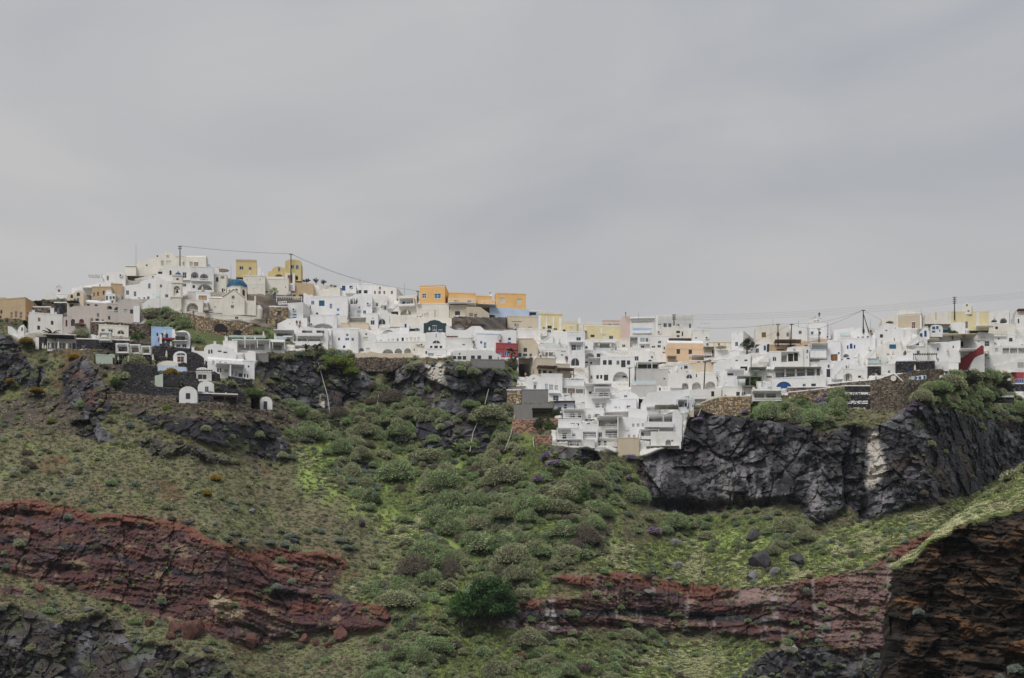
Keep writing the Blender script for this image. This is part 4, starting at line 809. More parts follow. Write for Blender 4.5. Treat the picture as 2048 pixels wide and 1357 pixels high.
H('white house with two rows of three shuttered windows above the tan wall', 1650, 1968, 785, 1075, c='white', dy=-.5, pts=[(1650,775),(1800,785),(1968,785)], op='g 1793 868 34 44;g 1857 865 36 46;g 1922 862 33 46;g 1735 1018 34 46;g 1805 1018 34 46;g 1872 1012 28 48', ex='blk 1690 1750 900 960 .2')
H('tall tan plastered buttress wall below the shuttered windows', 1598, 1888, 1070, 1310, c='sand', dy=-1.4, name='buttress_wall', cat='wall')
H('white panelled underdeck on posts below the loggia', 940, 1285, 1100, 1175, c='lgrey', dy=-2.2, op='k 945 1110 38 50;w 990 1110 40 50;k 1045 1112 22 60', ex='rail 1075 1285 1150 60 1.6;rail 940 1080 1130 50 1.0')
H('shaded undercroft with hanging white blinds below the stacked balconies', 1330, 1590, 1090, 1170, c='grey', dy=-1, op='k 1335 1100 30 60;l 1368 1100 38 55;k 1410 1100 34 58;l 1450 1100 95 60', ex='rail 1330 1590 1140 40 1')
view(1200, 590)
H('large white house with dark framed tall windows and shaded round arch', -135, 468, 830, 1200, a=-4, xs=516, c='white', pts=[(-135,960),(4,955),(6,830),(468,830)], op='k 40 888 48 60;k 113 888 48 60;m 223 893 40 55;k 287 890 58 92;k 367 893 40 55;k -50 1090 34 52;k 2 1088 30 52;k 53 1085 58 80;n 175 1042 206 132;m -130 1095 28 50', ex='line 5 468 836 14')
H('white seafront house with blue awnings and round pots on the balcony', 408, 742, 315, 560, c='white', a=-3, op='k 470 455 90 42;k 600 458 90 38;v 440 372 2 2', ex='slab 405 745 320 0 .8;line 425 705 368 5 dark;line 447 568 450 36 blue;line 578 700 454 36 blue;bal 440 690 498 34 1.0;chim 345 240 8 40 dark')
H('pink house with tiled top behind the blue awnings', 282, 425, 285, 620, a=-6, c='pink', dy=1.2, pts=[(282,330),(310,288),(425,290)])
H('white floor with tall open recess and green tinted windows', 398, 692, 565, 735, c='white', dy=-1, op='N 408 573 102 140;p 545 582 66 62;m 618 585 38 62;m 555 688 50 46', ex='bal 530 695 650 25 .8')
H('white terrace building with people on its roof left of the tall recess', 265, 402, 610, 730, c='cream', dy=-.6, op='m 300 675 44 36')
H('white house with five small windows between recess and peach house', 690, 932, 562, 850, c='white', dy=-.8, op='m 788 625 42 36;m 780 680 46 38;m 700 694 50 26;m 862 702 42 44;m 850 773 56 58')
H('large white house with slatted roof pergola and grey windows', 760, 1268, 290, 560, c='white', a=-3, xs=1372, op='m 862 385 45 56;m 927 385 42 56;k 1042 392 30 30;m 1207 393 30 58;m 1290 402 36 50;v 770 395 60 12', ex='perg 790 1255 322 32 1.8 cream;chim 795 280 92 24;blk 762 790 288 560 .3')
H('white upper terraces with slanted stair and air conditioners', 745, 1260, 445, 575, c='cream', dy=-.5, pts=[(745,520),(790,450),(1020,440),(1260,500)], op='k 1035 490 50 28;k 1110 500 18 60;k 1040 548 40 26', ex='ac 780 495;ac 1050 400')
H('white block with slatted sun roof right of the big pergola house', 1255, 1487, 488, 700, c='white', dy=-.2, op='k 1290 578 30 14;k 1445 655 20 36', ex='perg 1370 1490 395 85 1.0 cream;ac 1430 570')
H('peach house with white barrel roof and two dark framed windows', 918, 1402, 655, 915, a=3, c='peach', t='vx', hv=66, rc='white', dep=7, dy=-1.2, op='k 1040 738 46 64;k 1203 745 46 62', ex='line 918 1402 735 4 beige;slab 1210 1505 842 80 2.6;chim 935 650 14 8;slab 905 1030 855 0 2.0 cane')
H('peach wing with reed awning and white rail at the right of the barrel roof', 1400, 1582, 742, 850, c='peach', dy=-.6, op='k 1440 780 62 24;k 1520 745 30 50', ex='slab 1402 1545 730 80 2.0 cane;rail 1400 1510 808 26 1.6 ')
H('dark porch recess under the white roofed terrace of the peach house', 1215, 1500, 905, 945, c='peach', dy=-1.4, op='k 1320 905 40 35;v 1400 905 60 30')
H('cream house with painted arch bands beside the pine tree', 1482, 1782, 645, 765, c='cream', dy=1, op='', ex='line 1482 1782 648 6 yellow;line 1540 1552 655 90 yellow;line 1690 1702 655 90 yellow')
H('white parapet wall with parasol below the painted arch bands', 1560, 1900, 762, 870, c='white', dy=.2)
H('white house with blue arched door below the five small windows', 612, 902, 755, 935, c='white', dy=-1.2, pts=[(612,755),(860,800),(902,800)], op='O 652 880 55 42;v 820 880 2 2', ex='')
H('white blank wall right of the large white house with round arch', 385, 615, 735, 935, c='white', dy=-.6, op='m 470 835 55 60')
H('light grey open shed with two dark bays', 495, 785, 930, 1022, c='lgrey', dy=-1.2, op='k 508 946 130 70;k 648 946 130 70', ex='slab 495 900 935 85 2.2')
H('tall plain grey plastered wall beside the utility pole', 495, 935, 1018, 1250, c='grey', dy=-1, op='k 862 1130 24 18;v 445 1110 2 2', ex='line 770 1050 985 4')
H('grey retaining block with white terrace ledge', 428, 785, 1222, 1400, c='grey', dy=-2.5, pts=[(428,1222),(760,1225),(785,1320)], ex='glass 430 760 1170 45 .4;line 428 770 1222 8 white', op='')
H('grey vaulted chapel front with dark square door', 1055, 1245, 905, 1085, t='arc', hv=85, c='lgrey', dy=-.5, op='k 1142 963 46 46;k 1100 985 14 25', ex='chim 965 985 14 60')
H('cream rock wall below the peach house porch', 1240, 1560, 935, 1055, c='ecru', dy=-.2, name='terrace_wall', cat='wall')
H('white house with arched lattice window and three big shaded niches', 925, 1585, 1000, 1330, c='white', dy=-1.6, pts=[(925,1062),(1060,1055),(1085,1030),(1120,1010),(1180,1002),(1240,1012),(1290,1040),(1340,1060),(1585,1062)], op='u 1170 1078 84 62;n 1110 1195 92 90;n 1248 1185 122 112;n 1427 1175 142 112;k 1303 1075 14 45;g 1168 1038 30 16', ex='stair 1110 1150 950 1260 14')
H('white curved roof house with tiny bell gable in front of the niches', 780, 960, 1225, 1420, c='white', dy=-2.2, pts=[(780,1250),(800,1225),(830,1235),(860,1290),(960,1300)], op='u 800 1260 24 40')
H('long low white vault with two flat arches', 575, 1225, 1395, 1560, c='white', dy=-3.2, pts=[(575,1440),(650,1330),(780,1310),(1225,1290)], op='k 710 1508 18 32;n 940 1484 82 22;n 1095 1470 82 36')
H('white terrace front below the three big niches', 1220, 1680, 1285, 1500, c='white', dy=-2.6, pts=[(1220,1290),(1420,1290),(1680,1270)], op='v 1510 1310 40 70;k 1650 1290 16 90', ex='rail 1235 1450 1385 16 .4')
H('long white stepped wall between peach house and pergola houses', 1545, 2045, 800, 1150, c='white', dy=-.4, pts=[(1545,935),(1680,900),(1840,835),(2045,800)], op='u 1765 985 36 30;v 1625 1025 45 22;v 1840 885 30 14;v 1960 880 40 20')
H('white house with long shaded opening under a low vault', 1700, 2045, 960, 1150, c='white', dy=-1.4, pts=[(1700,1060),(1760,1035),(1890,1020),(1905,965),(1960,945),(2045,945)], op='N 1905 975 95 52;k 1730 1065 80 30', ex='slab 1700 1960 1030 85 2.0')
H('white blank gable and small courtyard below the red flower pots', 1555, 1720, 1040, 1250, c='white', dy=-1.8, op='v 1500 1075 12 20')
view(1200, 720)
H('white house with canvas canopy terrace on square pillars', 638, 1055, 772, 885, c='lgrey', dy=-1.4, op='N 665 795 120 80;N 790 795 150 80;k 955 800 40 70', ex='slab 735 1060 668 80 4.2 cane;rail 640 1050 745 35 3.0;slab 640 1055 775 95 3.0')
H('white balcony block with solid curved front below the canopy terrace', 600, 995, 872, 1100, c='white', dy=-2.0, ex='bal 600 992 868 72 2.0')
H('white stepped tower wall at the cliff edge right of the canopy', 990, 1112, 682, 1100, c='white', dy=-1.5, pts=[(990,690),(1060,680),(1112,760)])
H('white lower house with slab roofed porch over the cliff', 528, 695, 972, 1095, c='white', dy=-2.5, op='N 560 985 60 68;m 620 985 40 60;k 670 970 20 70', ex='slab 530 800 968 110 2.4;bal 530 695 1060 42 2.0')
H('white brick end house with pale door and arched niche over the cliff', 690, 1100, 968, 1195, c='white', dy=-2.6, pts=[(690,975),(990,972),(1060,1010),(1100,1080)], op='l 765 1078 58 86;n 888 1082 76 78;r 962 1085 34 24', ex='slab 620 1075 1180 0 1.6')
H('white house with paired small windows and red closed parasols', 800, 1052, 545, 655, c='white', dy=-1.5, pts=[(800,560),(860,520),(930,500),(1000,510),(1052,550)], op='k 853 605 36 26;m 943 595 26 46;m 1006 595 14 40')
H('white house with narrow roofed porch beside the cliff top', 1045, 1272, 552, 712, c='cool', dy=-1.5, op='N 1050 562 90 80;k 1148 585 32 54;k 1252 610 14 30', ex='slab 1040 1190 548 95 1.2;glass 1090 1260 520 30 1;glass 1095 1205 705 35 1')
H('white terrace with broken tables between vault and balconies', 560, 805, 600, 790, c='white', dy=-2, op='l 640 650 45 36', ex='rail 625 790 615 30 1.4')
H('white block behind the plank deck right of the railed houses', 395, 640, 640, 1000, c='white', dy=.2, pts=[(395,640),(560,690),(640,690)])
H('tan rock footing at the cliff end of the porch house', 1205, 1275, 665, 760, c='sand', dy=-1.5, name='terrace_wall', cat='wall', pts=[(1205,725),(1275,665)])
H('small dark framed pavilion on the cliff edge', 1270, 1445, 545, 620, c='beige', dy=-1, op='k 1290 575 70 30;k 1365 550 40 55', ex='slab 1265 1448 545 60 1.5')
H('white low house with potted tree and two doors on the cliff wall', 1665, 1950, 372, 500, c='white', dy=-1.2, op='k 1850 435 48 60;k 1925 435 40 50;r 1690 475 26 28')
RW('curved rubble terrace wall above the lava cliff', [(1370,595),(1440,572),(1560,528),(1640,512),(2045,500)], [(1370,640),(1500,690),(1640,720),(2045,735)], st='tan', coping='ecru')
view(1450, 590)
H('white house with corner facing left and louvred window beside the pine', 88, 248, 520, 760, a=-24, xs=412, c='white', dy=.2, op='m 137 640 40 58', ex='')
H('long white skyline house with two wooden shutters', 418, 872, 398, 660, c='cream', dy=.8, pts=[(418,418),(560,395),(790,412),(872,425)], op='D 497 510 60 68;D 700 512 40 52;m 835 513 38 56', ex='line 616 628 350 280 cream')
H('white skyline house with single square window behind the poles', 870, 1118, 385, 620, c='white', dy=.5, pts=[(870,415),(1118,380)], op='m 1000 488 42 46')
H('white skyline house with small glass balcony', 1112, 1382, 385, 620, a=-12, xs=1700, c='white', dy=.3, op='m 1165 498 36 52;k 1270 500 30 46', ex='glass 1145 1300 545 28 .8')
H('white rooftop room with twin shutters and a small chimney', 1130, 1310, 330, 410, a=-10, xs=1440, c='cream', dy=1, op='g 1207 348 30 46;g 1248 346 32 46', ex='chim 1165 302 16 28')
H('white stepped house with arched blue door right of the pine tree', 318, 612, 645, 800, c='white', pts=[(318,800),(380,745),(440,700),(510,660),(612,640)], op='m 415 726 46 60;O 526 688 28 66;n 568 668 52 108')
H('tan house under the brown reed canopy', 610, 860, 690, 790, c='tan', dy=-.3, ex='slab 660 1015 655 60 3.4 wood', op='k 700 740 100 14')
H('sand coloured terrace roof with stone oven in the village centre right', 945, 1400, 600, 710, c='tan', dy=0, pts=[(945,690),(1030,650),(1330,598),(1400,600)], op='q 1070 682 60 26', ex='')
H('cream rooftop strip with rolled awning above the tan terrace', 790, 1180, 572, 660, c='ecru', dy=.4, pts=[(790,572),(1180,640)])
H('white house with arched window between stair and columned loggia', 600, 765, 780, 985, c='white', dy=-.6, op='u 645 838 54 64', ex='stair 590 800 450 910 14')
H('white house with shaded columned loggia and stepped gable', 755, 1062, 700, 1000, c='white', dy=-1, pts=[(755,800),(830,770),(850,718),(930,702),(1000,704),(1062,720)], op='N 765 812 75 100;N 850 800 75 105;N 935 790 55 110;g 925 730 32 42', ex='slab 750 1000 775 0 .8;blk 845 855 800 910 .05')
H('tall narrow white house with green shutter and side stair', 1058, 1145, 712, 995, c='white', dy=-1.2, op='m 1105 745 26 48;k 1110 835 10 30')
H('white house with curved canopy and glass fronted terrace', 1140, 1398, 690, 905, c='white', dy=-1.2, op='k 1230 775 34 40;k 1315 745 36 40', ex='slab 1142 1390 688 70 2.8;bal 1140 1360 798 90 2.6;glass 1150 1355 778 22 2.6')
H('white block with tan timber door panel on the terrace', 1385, 1570, 640, 910, a=-10, xs=1660, c='white', dy=-1, op='D 1435 806 94 92;k 1533 778 22 28', ex='ac 1375 560')
H('white vault house with one upper and three lower windows', 1745, 1978, 442, 605, c='white', t='arc', hv=90, dy=-.4, op='m 1863 468 34 50;m 1795 568 28 28;m 1853 565 38 32;m 1922 560 34 30')
H('white terrace block with glass windbreaks left of the vault house', 1475, 1760, 455, 610, c='white', pts=[(1475,480),(1760,440)], ex='glass 1555 1700 520 40 .4')
H('white house with blue arched door between two blue windows', 1555, 2045, 598, 860, c='white', dy=-1, op='B 1655 688 22 50;O 1695 660 36 72;B 1748 680 22 50;B 1965 750 32 22;n 1605 800 80 50', ex='stair 1800 740 1690 850 14')
H('white tall annex with dark slot doors beside the veranda', 1290, 1445, 905, 1195, c='white', dy=-1.8, op='m 1395 950 24 40;k 1378 1008 52 110;v 1310 930 8 8')
H('white stair house with cheek walls climbing to the right', 1440, 1640, 890, 1190, c='white', dy=-2, pts=[(1440,1020),(1500,900),(1640,890)], ex='stair 1600 960 1450 1140 16')
H('white vaulted house with large shaded arch above the stone walls', 1590, 1935, 1015, 1190, c='white', dy=-2.4, op='n 1616 1062 114 112;k 1806 1097 48 30', ex='line 1750 1935 1000 30')
H('white low domed house with one dark slot above the shaded arch house', 1580, 1940, 835, 1030, c='white', dy=-1.7, pts=[(1580,900),(1640,850),(1690,838),(1760,860),(1800,900),(1940,880)], op='k 1650 855 40 18;v 1640 960 14 60')
H('white veranda house with reed roof on round pillars and blue lunette arch', 640, 1372, 1095, 1275, c='white', dy=-2, pts=[(640,1130),(1120,1130),(1125,1100),(1372,1095)], op='m 1053 1207 44 50;k 1170 1205 64 45;O 695 1178 210 96', ex='line 640 1115 1128 6 paleblue')
H('open shaded veranda floor under the reed roof', 668, 1370, 1040, 1135, c='lgrey', dy=-.4, op='N 690 1055 110 68;N 825 1070 110 54;N 965 1060 110 64;N 1110 1045 90 54', ex='slab 660 1290 1022 0 3.2 cane;blk 800 822 1028 1125 1.6;blk 942 966 1028 1125 1.6;blk 1078 1102 1028 1125 1.6;blk 1208 1236 1028 1125 1.6')
H('white house behind the first reed pergola', 320, 660, 1040, 1180, c='white', dy=-1.4, op='y 295 1078 40 30;y 565 1100 70 30;m 400 1060 40 20', ex='slab 322 552 1015 100 2.6 cane')
H('lava stone house front with reed pergola and green plants', 280, 495, 1150, 1262, c='volc', dy=-2, op='k 290 1165 30 80', ex='slab 158 495 1135 120 2.4 cane')
H('white low house with slab awning left of the blue lunette arch', 378, 755, 1268, 1330, c='white', dy=-3, op='', ex='slab 378 700 1315 0 2;glass 500 660 1230 30 1.0;chim 432 1180 66 88')
H('white wall left of the lava stone house front', -5, 300, 1105, 1290, c='white', dy=-2, pts=[(-5,1130),(100,1100),(300,1110)], op='v 5 1190 14 10')
H('white ground floor with reed awning and two dark doors', 90, 390, 1262, 1360, c='white', dy=-3, op='k 155 1318 46 42;k 232 1318 40 42', ex='slab 220 390 1260 100 2.0 cane')
H('white glazed gallery with slab floor at the cliff edge', 370, 760, 1325, 1460, c='lgrey', dy=-3.4, op='N 400 1340 130 60;N 560 1340 130 60', ex='slab 370 760 1322 0 2;rail 370 760 1420 36 1.6')
view(1700, 590, 5.85)
H('peach brown house with white corner edges and vault behind', 552, 838, 238, 395, a=-14, xs=1088, c='sand', dy=0, rc='white', op='r 724 318 40 78;r 886 330 36 58', ex='line 552 838 240 6 white;line 820 838 240 155 white;line 552 560 240 150 white;line 716 770 310 7 white')
H('white gabled vault rising behind the peach brown house', 548, 850, 168, 260, c='cream', dy=5, pts=[(548,235),(570,185),(600,168),(700,185),(850,225)])
H('cream house with shaded recess left of the peach brown house', 375, 552, 252, 360, c='cream', dy=.4, pts=[(375,275),(552,243)], op='q 418 305 95 32')
H('long cream skyline building behind the lamp post', 878, 1180, 205, 330, c='cream', dy=2, pts=[(878,222),(1010,200),(1060,215),(1180,185)], ex='line 1000 1010 202 90 tan')
H('cream skyline house with small arched gable and long barrel side', 1312, 1422, 95, 215, t='arc', hv=45, a=-16, xs=1665, c='cream', dy=2, op='k 1360 108 16 26;k 1330 186 26 16;k 1375 182 22 16', ex='')
H('pale yellow house with tall narrow window on the right skyline', 1168, 1628, 200, 405, a=-2, c='paley', rc='cream', dy=.5, op='m 1350 312 30 82', ex='line 1168 1628 196 5 white;line 1478 1512 190 210 cream;slab 1470 1670 378 0 2')
H('white house with two shaded round arches and folded parasols', 1555, 1862, 185, 340, a=-14, xs=2045, c='white', dy=.2, pts=[(1555,250),(1620,215),(1720,190),(1862,178)], op='q 1650 288 70 34;q 1753 272 82 60', ex='')
H('dark roofed kiosk at the right skyline corner', 1950, 2090, 182, 260, c='cream', dy=1, ex='slab 1950 2090 185 0 2 wood')
H('white house with one small window below the kiosk', 1928, 2090, 250, 400, c='white', dy=-.4, op='m 1963 282 18 52')
H('cream terraces with rubble parapet below the two shaded arches', 1400, 1935, 330, 470, c='cream', dy=-.3, pts=[(1400,420),(1470,350),(1560,320),(1935,345)], op='k 1590 395 26 30;v 1700 372 30 30')
H('white sloped roof house with navy framed wide window', 1078, 1348, 320, 490, c='white', dy=-.6, pts=[(1078,352),(1180,335),(1285,315),(1348,335)], op='s 1088 380 88 62')
H('white pair of arches with navy arched doors', 805, 932, 388, 525, c='white', dy=-1.2, pts=[(805,470),(815,435),(835,415),(855,412),(865,395),(885,387),(910,392),(932,440)], op='O 818 447 30 62;O 868 418 28 72')
H('white vault with half moon glazing beside the navy arched doors', 928, 1085, 350, 480, c='white', t='arc', hv=40, dy=-.5, op='s 962 372 34 32;s 1008 368 26 32;s 960 420 36 24;k 1045 405 12 28')
H('white house with smooth humped roof left of the stairs', 325, 715, 330, 600, c='white', dy=-.6, pts=[(325,400),(380,350),(440,330),(500,350),(600,390),(715,440)], op='v 415 412 20 12;v 515 510 10 26;v 525 385 10 10;k 350 462 36 40')
H('white terrace house with wide navy window and gently gabled top', 360, 648, 535, 720, c='white', dy=-1.8, pts=[(360,600),(440,545),(520,538),(648,580)], op='s 460 582 78 48;B 328 618 16 54;v 430 665 14 10')
H('white double stair between the terrace house and the navy doors', 640, 905, 480, 640, c='white', dy=-1.4, pts=[(640,600),(660,560),(800,480),(905,520)], ex='stair 800 475 655 590 14;stair 860 520 720 600 12')
H('long white wall with tiny navy openings under the beige sail', 888, 1292, 535, 780, c='white', dy=-1.5, pts=[(888,590),(960,575),(1292,532)], op='B 1018 620 20 36;k 1200 597 16 26;B 1148 656 24 34', ex='')
H('white terrace with pale awning between the green tree and stairs', 925, 1290, 455, 560, c='white', dy=-1.0, pts=[(925,500),(1060,470),(1290,475)], ex='slab 1060 1450 495 0 3.5 ecru')
H('grey shaded stair passage with lattice rail', 1288, 1462, 505, 640, c='lgrey', dy=-1.1, op='v 1296 545 30 60', ex='rail 1330 1450 515 90 .6 beige;stair 1450 560 1300 640 14')
H('white house with square glazed door beside the stair passage', 1458, 1685, 430, 650, c='white', dy=-1.1, pts=[(1458,500),(1500,430),(1685,455)], op='m 1575 540 56 62;k 1500 540 12 18;m 1430 600 40 26', ex='ac 1440 560;rail 1460 1580 495 25 .4 beige')
H('white house with ornate balustrade at the right edge of the village', 1680, 1935, 470, 620, c='white', dy=-1.2, op='k 1732 503 18 20;g 1672 560 44 26', ex='rail 1612 1830 435 50 .6 beige')
H('white house with dark canopy and glass rails at the far right', 1765, 2090, 515, 640, c='white', dy=-1.4, pts=[(1765,560),(1850,520),(2090,515)], op='k 1860 505 40 40;m 2000 580 30 26')
H('white house with arcaded glazed veranda at the far right', 1765, 2090, 600, 720, c='white', dy=-2, op='N 1785 618 80 78;N 1872 618 90 78;N 1968 618 95 78;m 1700 625 30 42', ex='glass 1775 2080 690 28 .5')
H('white house with one grey shutter left of the glazed veranda', 1620, 1770, 600, 760, c='white', dy=-1.6, pts=[(1620,610),(1700,590),(1770,610)], op='g 1698 625 32 44')
H('big white lower house at the far right above the bushes', 1545, 2090, 712, 895, c='white', dy=-2.4, pts=[(1545,720),(1620,700),(2090,690)], op='v 1610 735 20 12')
H('white humped house with small grey opening above the bushes', 1430, 1700, 770, 890, c='white', dy=-3, pts=[(1430,850),(1450,810),(1520,785),(1600,760),(1700,830)], op='g 1440 808 62 34;m 1562 808 26 22')
H('white vaulted end house on the far right terrace', 1690, 2090, 760, 905, c='white', dy=-3.4, pts=[(1690,830),(1800,810),(1900,780),(1960,750),(2090,740)], op='g 1960 790 75 60')
H('deep red curving stair wall with white coping', 1143, 1565, 588, 885, c='red', rc='white', dy=-2.4, pts=[(1143,848),(1210,852),(1240,800),(1290,750),(1385,690),(1420,662),(1480,638),(1540,590),(1565,600)], name='stair_wall', cat='wall', dep=1.2)
H('white half arch house set against the deep red wall', 1400, 1575, 680, 893, c='white', dy=-2.8, pts=[(1400,878),(1425,800),(1455,742),(1500,715),(1575,690)])
H('white terrace house with arched wall above the black pergola', 640, 905, 610, 800, c='white', dy=-2.0, pts=[(640,760),(700,700),(740,640),(790,615),(905,620)], op='O 725 655 22 26;r 783 655 14 38;r 800 655 14 38')
H('white bulging house above the lava stone houses', 470, 760, 700, 830, c='white', dy=-2.2, pts=[(470,760),(540,720),(640,712),(760,640)])
H('white rounded wall with blue gate beside the black pergola', 1010, 1270, 640, 880, c='white', dy=-2.2, pts=[(1010,680),(1050,640),(1110,635),(1270,640)], op='k 1070 710 12 30;B 1098 848 24 32', ex='slab 1270 1450 655 0 2.2')
H('white terrace wall with descending steps and coping', 930, 1150, 770, 880, c='white', dy=-2.8, pts=[(930,865),(1010,790),(1150,770)], name='terrace_wall', cat='wall', ex='stair 1070 790 950 865 14')
H('white domed terrace houses with slim parasols left of the pergola', 180, 480, 590, 830, c='white', dy=-2.2, pts=[(180,720),(250,650),(330,600),(400,600),(440,640),(480,700)], op='v 430 690 30 10', ex='glass 200 440 745 60 .6;stair 300 640 200 740 14')
H('lava stone house with tiled edge and round brick arch', 205, 375, 838, 950, a=-3, c='volc', dy=-3, op='q 230 893 126 56', ex='line 203 545 830 7 ochre')
H('white house with one window between two lava stone houses', 372, 542, 820, 922, a=-3, c='white', dy=-3, op='m 445 885 28 46')
H('lava stone house with blue door and red brick roof edge', 540, 772, 780, 915, a=-3, c='volc', dy=-2.8, op='B 672 858 36 40', ex='line 590 715 768 10 ochre')
H('lava stone house with two small windows under the black pergola', 770, 992, 778, 890, a=-3, c='volc', dy=-2.6, op='k 776 868 28 24;k 820 858 22 26', ex='line 770 885 780 10 ochre;perg 730 1010 712 60 2.0 dark')
H('white low vault house with one window left of the lava stone houses', -10, 208, 850, 985, c='white', dy=-2.8, pts=[(-10,800),(60,850),(208,850)], op='m 92 942 42 30')
RW('long lava rubble wall with white coping below the stone houses', [(-260,1050),(-120,1035),(0,1022),(320,995),(520,925),(620,1020)], [(-260,1075),(0,1070),(320,1070),(620,1062)], coping='white')
RW('rubble wall with round white disc and iron cross plants', [(560,930),(700,905),(950,868),(1095,880)], [(560,1040),(700,1030),(950,985),(1095,930)])
H('white pool house with three blue framed windows set in the wall', 690, 892, 940, 1000, c='white', dy=-3.8, pts=[(690,990),(750,955),(892,938)], op='s 756 962 32 24;s 800 955 34 32;s 858 945 26 40', ex='glass 630 750 960 40 .5')
RW('tall battered lava rubble buttress wall above the cliff', [(180,1075),(520,1050),(700,1005),(880,985),(1040,950)], [(180,1340),(520,1362),(640,1320),(880,1060),(1040,965)], thick=2)
H('stepped lava rubble walls with two white bands', -60, 235, 1070, 1330, c='volc', dy=-3.8, name='stone_wall', cat='wall', ex='line -60 235 1140 34;line -70 210 1240 36;line -70 180 1320 40 ecru')
H('deep red house with two pale blue shuttered windows at the right edge', 1892, 2120, 918, 1050, c='crimson', rc='crimson', dy=-3, op='b 1932 987 46 48;b 1984 982 44 50', ex='line 1926 2035 984 4 white')
H('peach walled terrace at the foot of the deep red house', 1728, 1905, 1025, 1110, c='peach', dy=-3, pts=[(1728,1030),(1905,1005)], name='terrace_wall', cat='wall')
H('black lava stone wall with small blue gate at the right edge', 1815, 2120, 1045, 1135, c='volc', dy=-3.6, name='stone_wall', cat='wall', op='b 1912 1095 24 36')
H('small railed stone platform at the right edge', 1660, 1920, 1190, 1280, c='volc', dy=-3.8, name='stone_wall', cat='wall', ex='rail 1700 1915 1150 45 .4 concrete')
view(1450, 590)
H('dark lava wall strip with white coping below the blue lunette arch', 850, 1420, 1262, 1330, a=-3, c='rubble', dy=-2.8, name='stone_wall', cat='wall')
RW('brown rubble basement with small dark opening over the bushes', [(860,1330),(1180,1300),(1640,1240)], [(860,1400),(1300,1400),(1640,1330)], st='tan', op='k 1190 1312 66 32', coping='white')
view(250, 640)
H('sky blue house with three dark openings and white right edge', 355, 642, 105, 360, a=8, xs=None, c='blue', rc='blue', op='k 428 176 24 46;k 488 182 32 52;k 555 190 30 52;k 515 335 34 30;k 580 342 34 26', ex='blk 640 676 130 380 .1;bal 450 680 265 26 1.6 red;blk 468 500 228 350 1.8')
H('white round roofed house with dark glazing and canvas canopy', 672, 882, 145, 395, c='white', t='arc', hv=62, dy=-.5, op='k 682 222 62 62;k 748 225 66 60;m 695 333 58 40;m 774 328 62 50', ex='slab 690 850 190 0 2.0;rail 650 850 265 28 1.0 wood')
RW('lava stone terrace wall under the sky blue house', [(360,395),(430,352),(700,375),(905,392)], [(360,560),(640,560),(905,470)], c='volc')
H('white vault house with lunette and maroon door among black terraces', 655, 845, 425, 580, c='white', t='arc', hv=75, dy=-1.5, xs=None, op='r 708 498 94 76;u 695 448 128 38')
RW('dark curved lava wall with low windows right of the maroon door vault', [(838,460),(900,432),(980,455),(1050,500),(1120,575)], [(838,600),(1000,610),(1120,620)], c='volc', op='k 890 550 36 46;k 935 552 36 46;k 980 556 34 44')
H('broad low white dome over a pale blue terrace front', 425, 745, 556, 640, c='cream', t='arc', hv=75, dy=-2, op='')
H('pale blue terrace front under the broad white dome', 445, 832, 618, 690, c='paleblue', dy=-2.4, pts=[(445,612),(745,655),(832,645)])
RW('lava stone terrace wall with arched door left of the broad dome', [(-20,585),(200,600),(430,640)], [(-20,770),(200,790),(430,800)], c='volc')
H('small white dome with vine above a dark glazed front', 958, 1145, 645, 705, c='white', t='arc', hv=50, dy=-1.6)
H('white framed house with dark glazed front under the vine', 968, 1172, 718, 820, c='white', dy=-2, op='k 990 742 60 64;k 1055 745 50 62', ex='perg 935 1190 700 20 1.4 wood')
RW('lava stone terrace wall right of the dark glazed front', [(740,712),(960,716),(1165,705),(1200,690),(1285,745)], [(740,820),(980,830),(1285,840)], c='volc')
RW('lava stone terrace wall behind the small white dome', [(720,588),(840,592),(1000,600),(1115,612),(1180,690)], [(720,700),(950,706),(1180,730)], c='volc')
H('white barrel house with one grey window in the black terraces', 988, 1218, 832, 980, c='white', t='arc', hv=85, dy=-2.4, op='m 1083 904 52 74')
H('large white barrel house with square window on the lowest terrace', 735, 980, 902, 1140, a=3, xs=712, c='white', t='arc', hv=95, dy=-3.4, op='k 826 997 58 76')
H('white barrel house with tall window at the far end of the black terraces', 1832, 2000, 1040, 1225, a=8, xs=1722, c='white', t='arc', hv=80, dy=-2.8, op='k 1880 1108 50 104;k 1752 1130 22 60')
RW('lava stone wall with round headed doors behind the large barrel house', [(-120,840),(100,810),(300,800),(420,905),(740,940)], [(-120,960),(200,1010),(740,1040)], c='volc', op='q 75 755 60 55;q 222 930 64 70;k 560 990 90 55;m 80 765 14 50')
RW('lava stone wall with arched cave doors beside the pale panel', [(500,738),(760,745),(990,800)], [(500,915),(760,930),(990,960)], c='volc', op='q 565 822 110 80;q 750 875 62 45;m 572 850 14 50;m 612 850 16 50')
H('pale green plastered panel wall among the black terraces', 405, 515, 740, 912, c='mint', dy=-2.6, pts=[(405,760),(515,735)], name='terrace_wall', cat='wall', dep=1)
RW('lava stone block wall right of the one windowed barrel house', [(1210,862),(1330,875),(1500,940),(1640,1010)], [(1210,1010),(1400,1060),(1640,1090)], c='volc')
H('dark pergola front with glass doors below the barrel houses', 985, 1530, 1000, 1120, a=8, c='volc', op='k 1000 1020 130 70;k 1200 1060 80 60;k 1300 1070 120 60', ex='slab 1180 1530 1055 70 2.0 wood')
RW('long lowest rubble retaining wall of the black terraces', [(-240,1010),(200,1005),(500,1060),(740,1130),(1100,1135),(1500,1165),(2010,1255)], [(-240,1080),(200,1130),(500,1150),(740,1190),(1100,1215),(1500,1240),(2010,1285)])
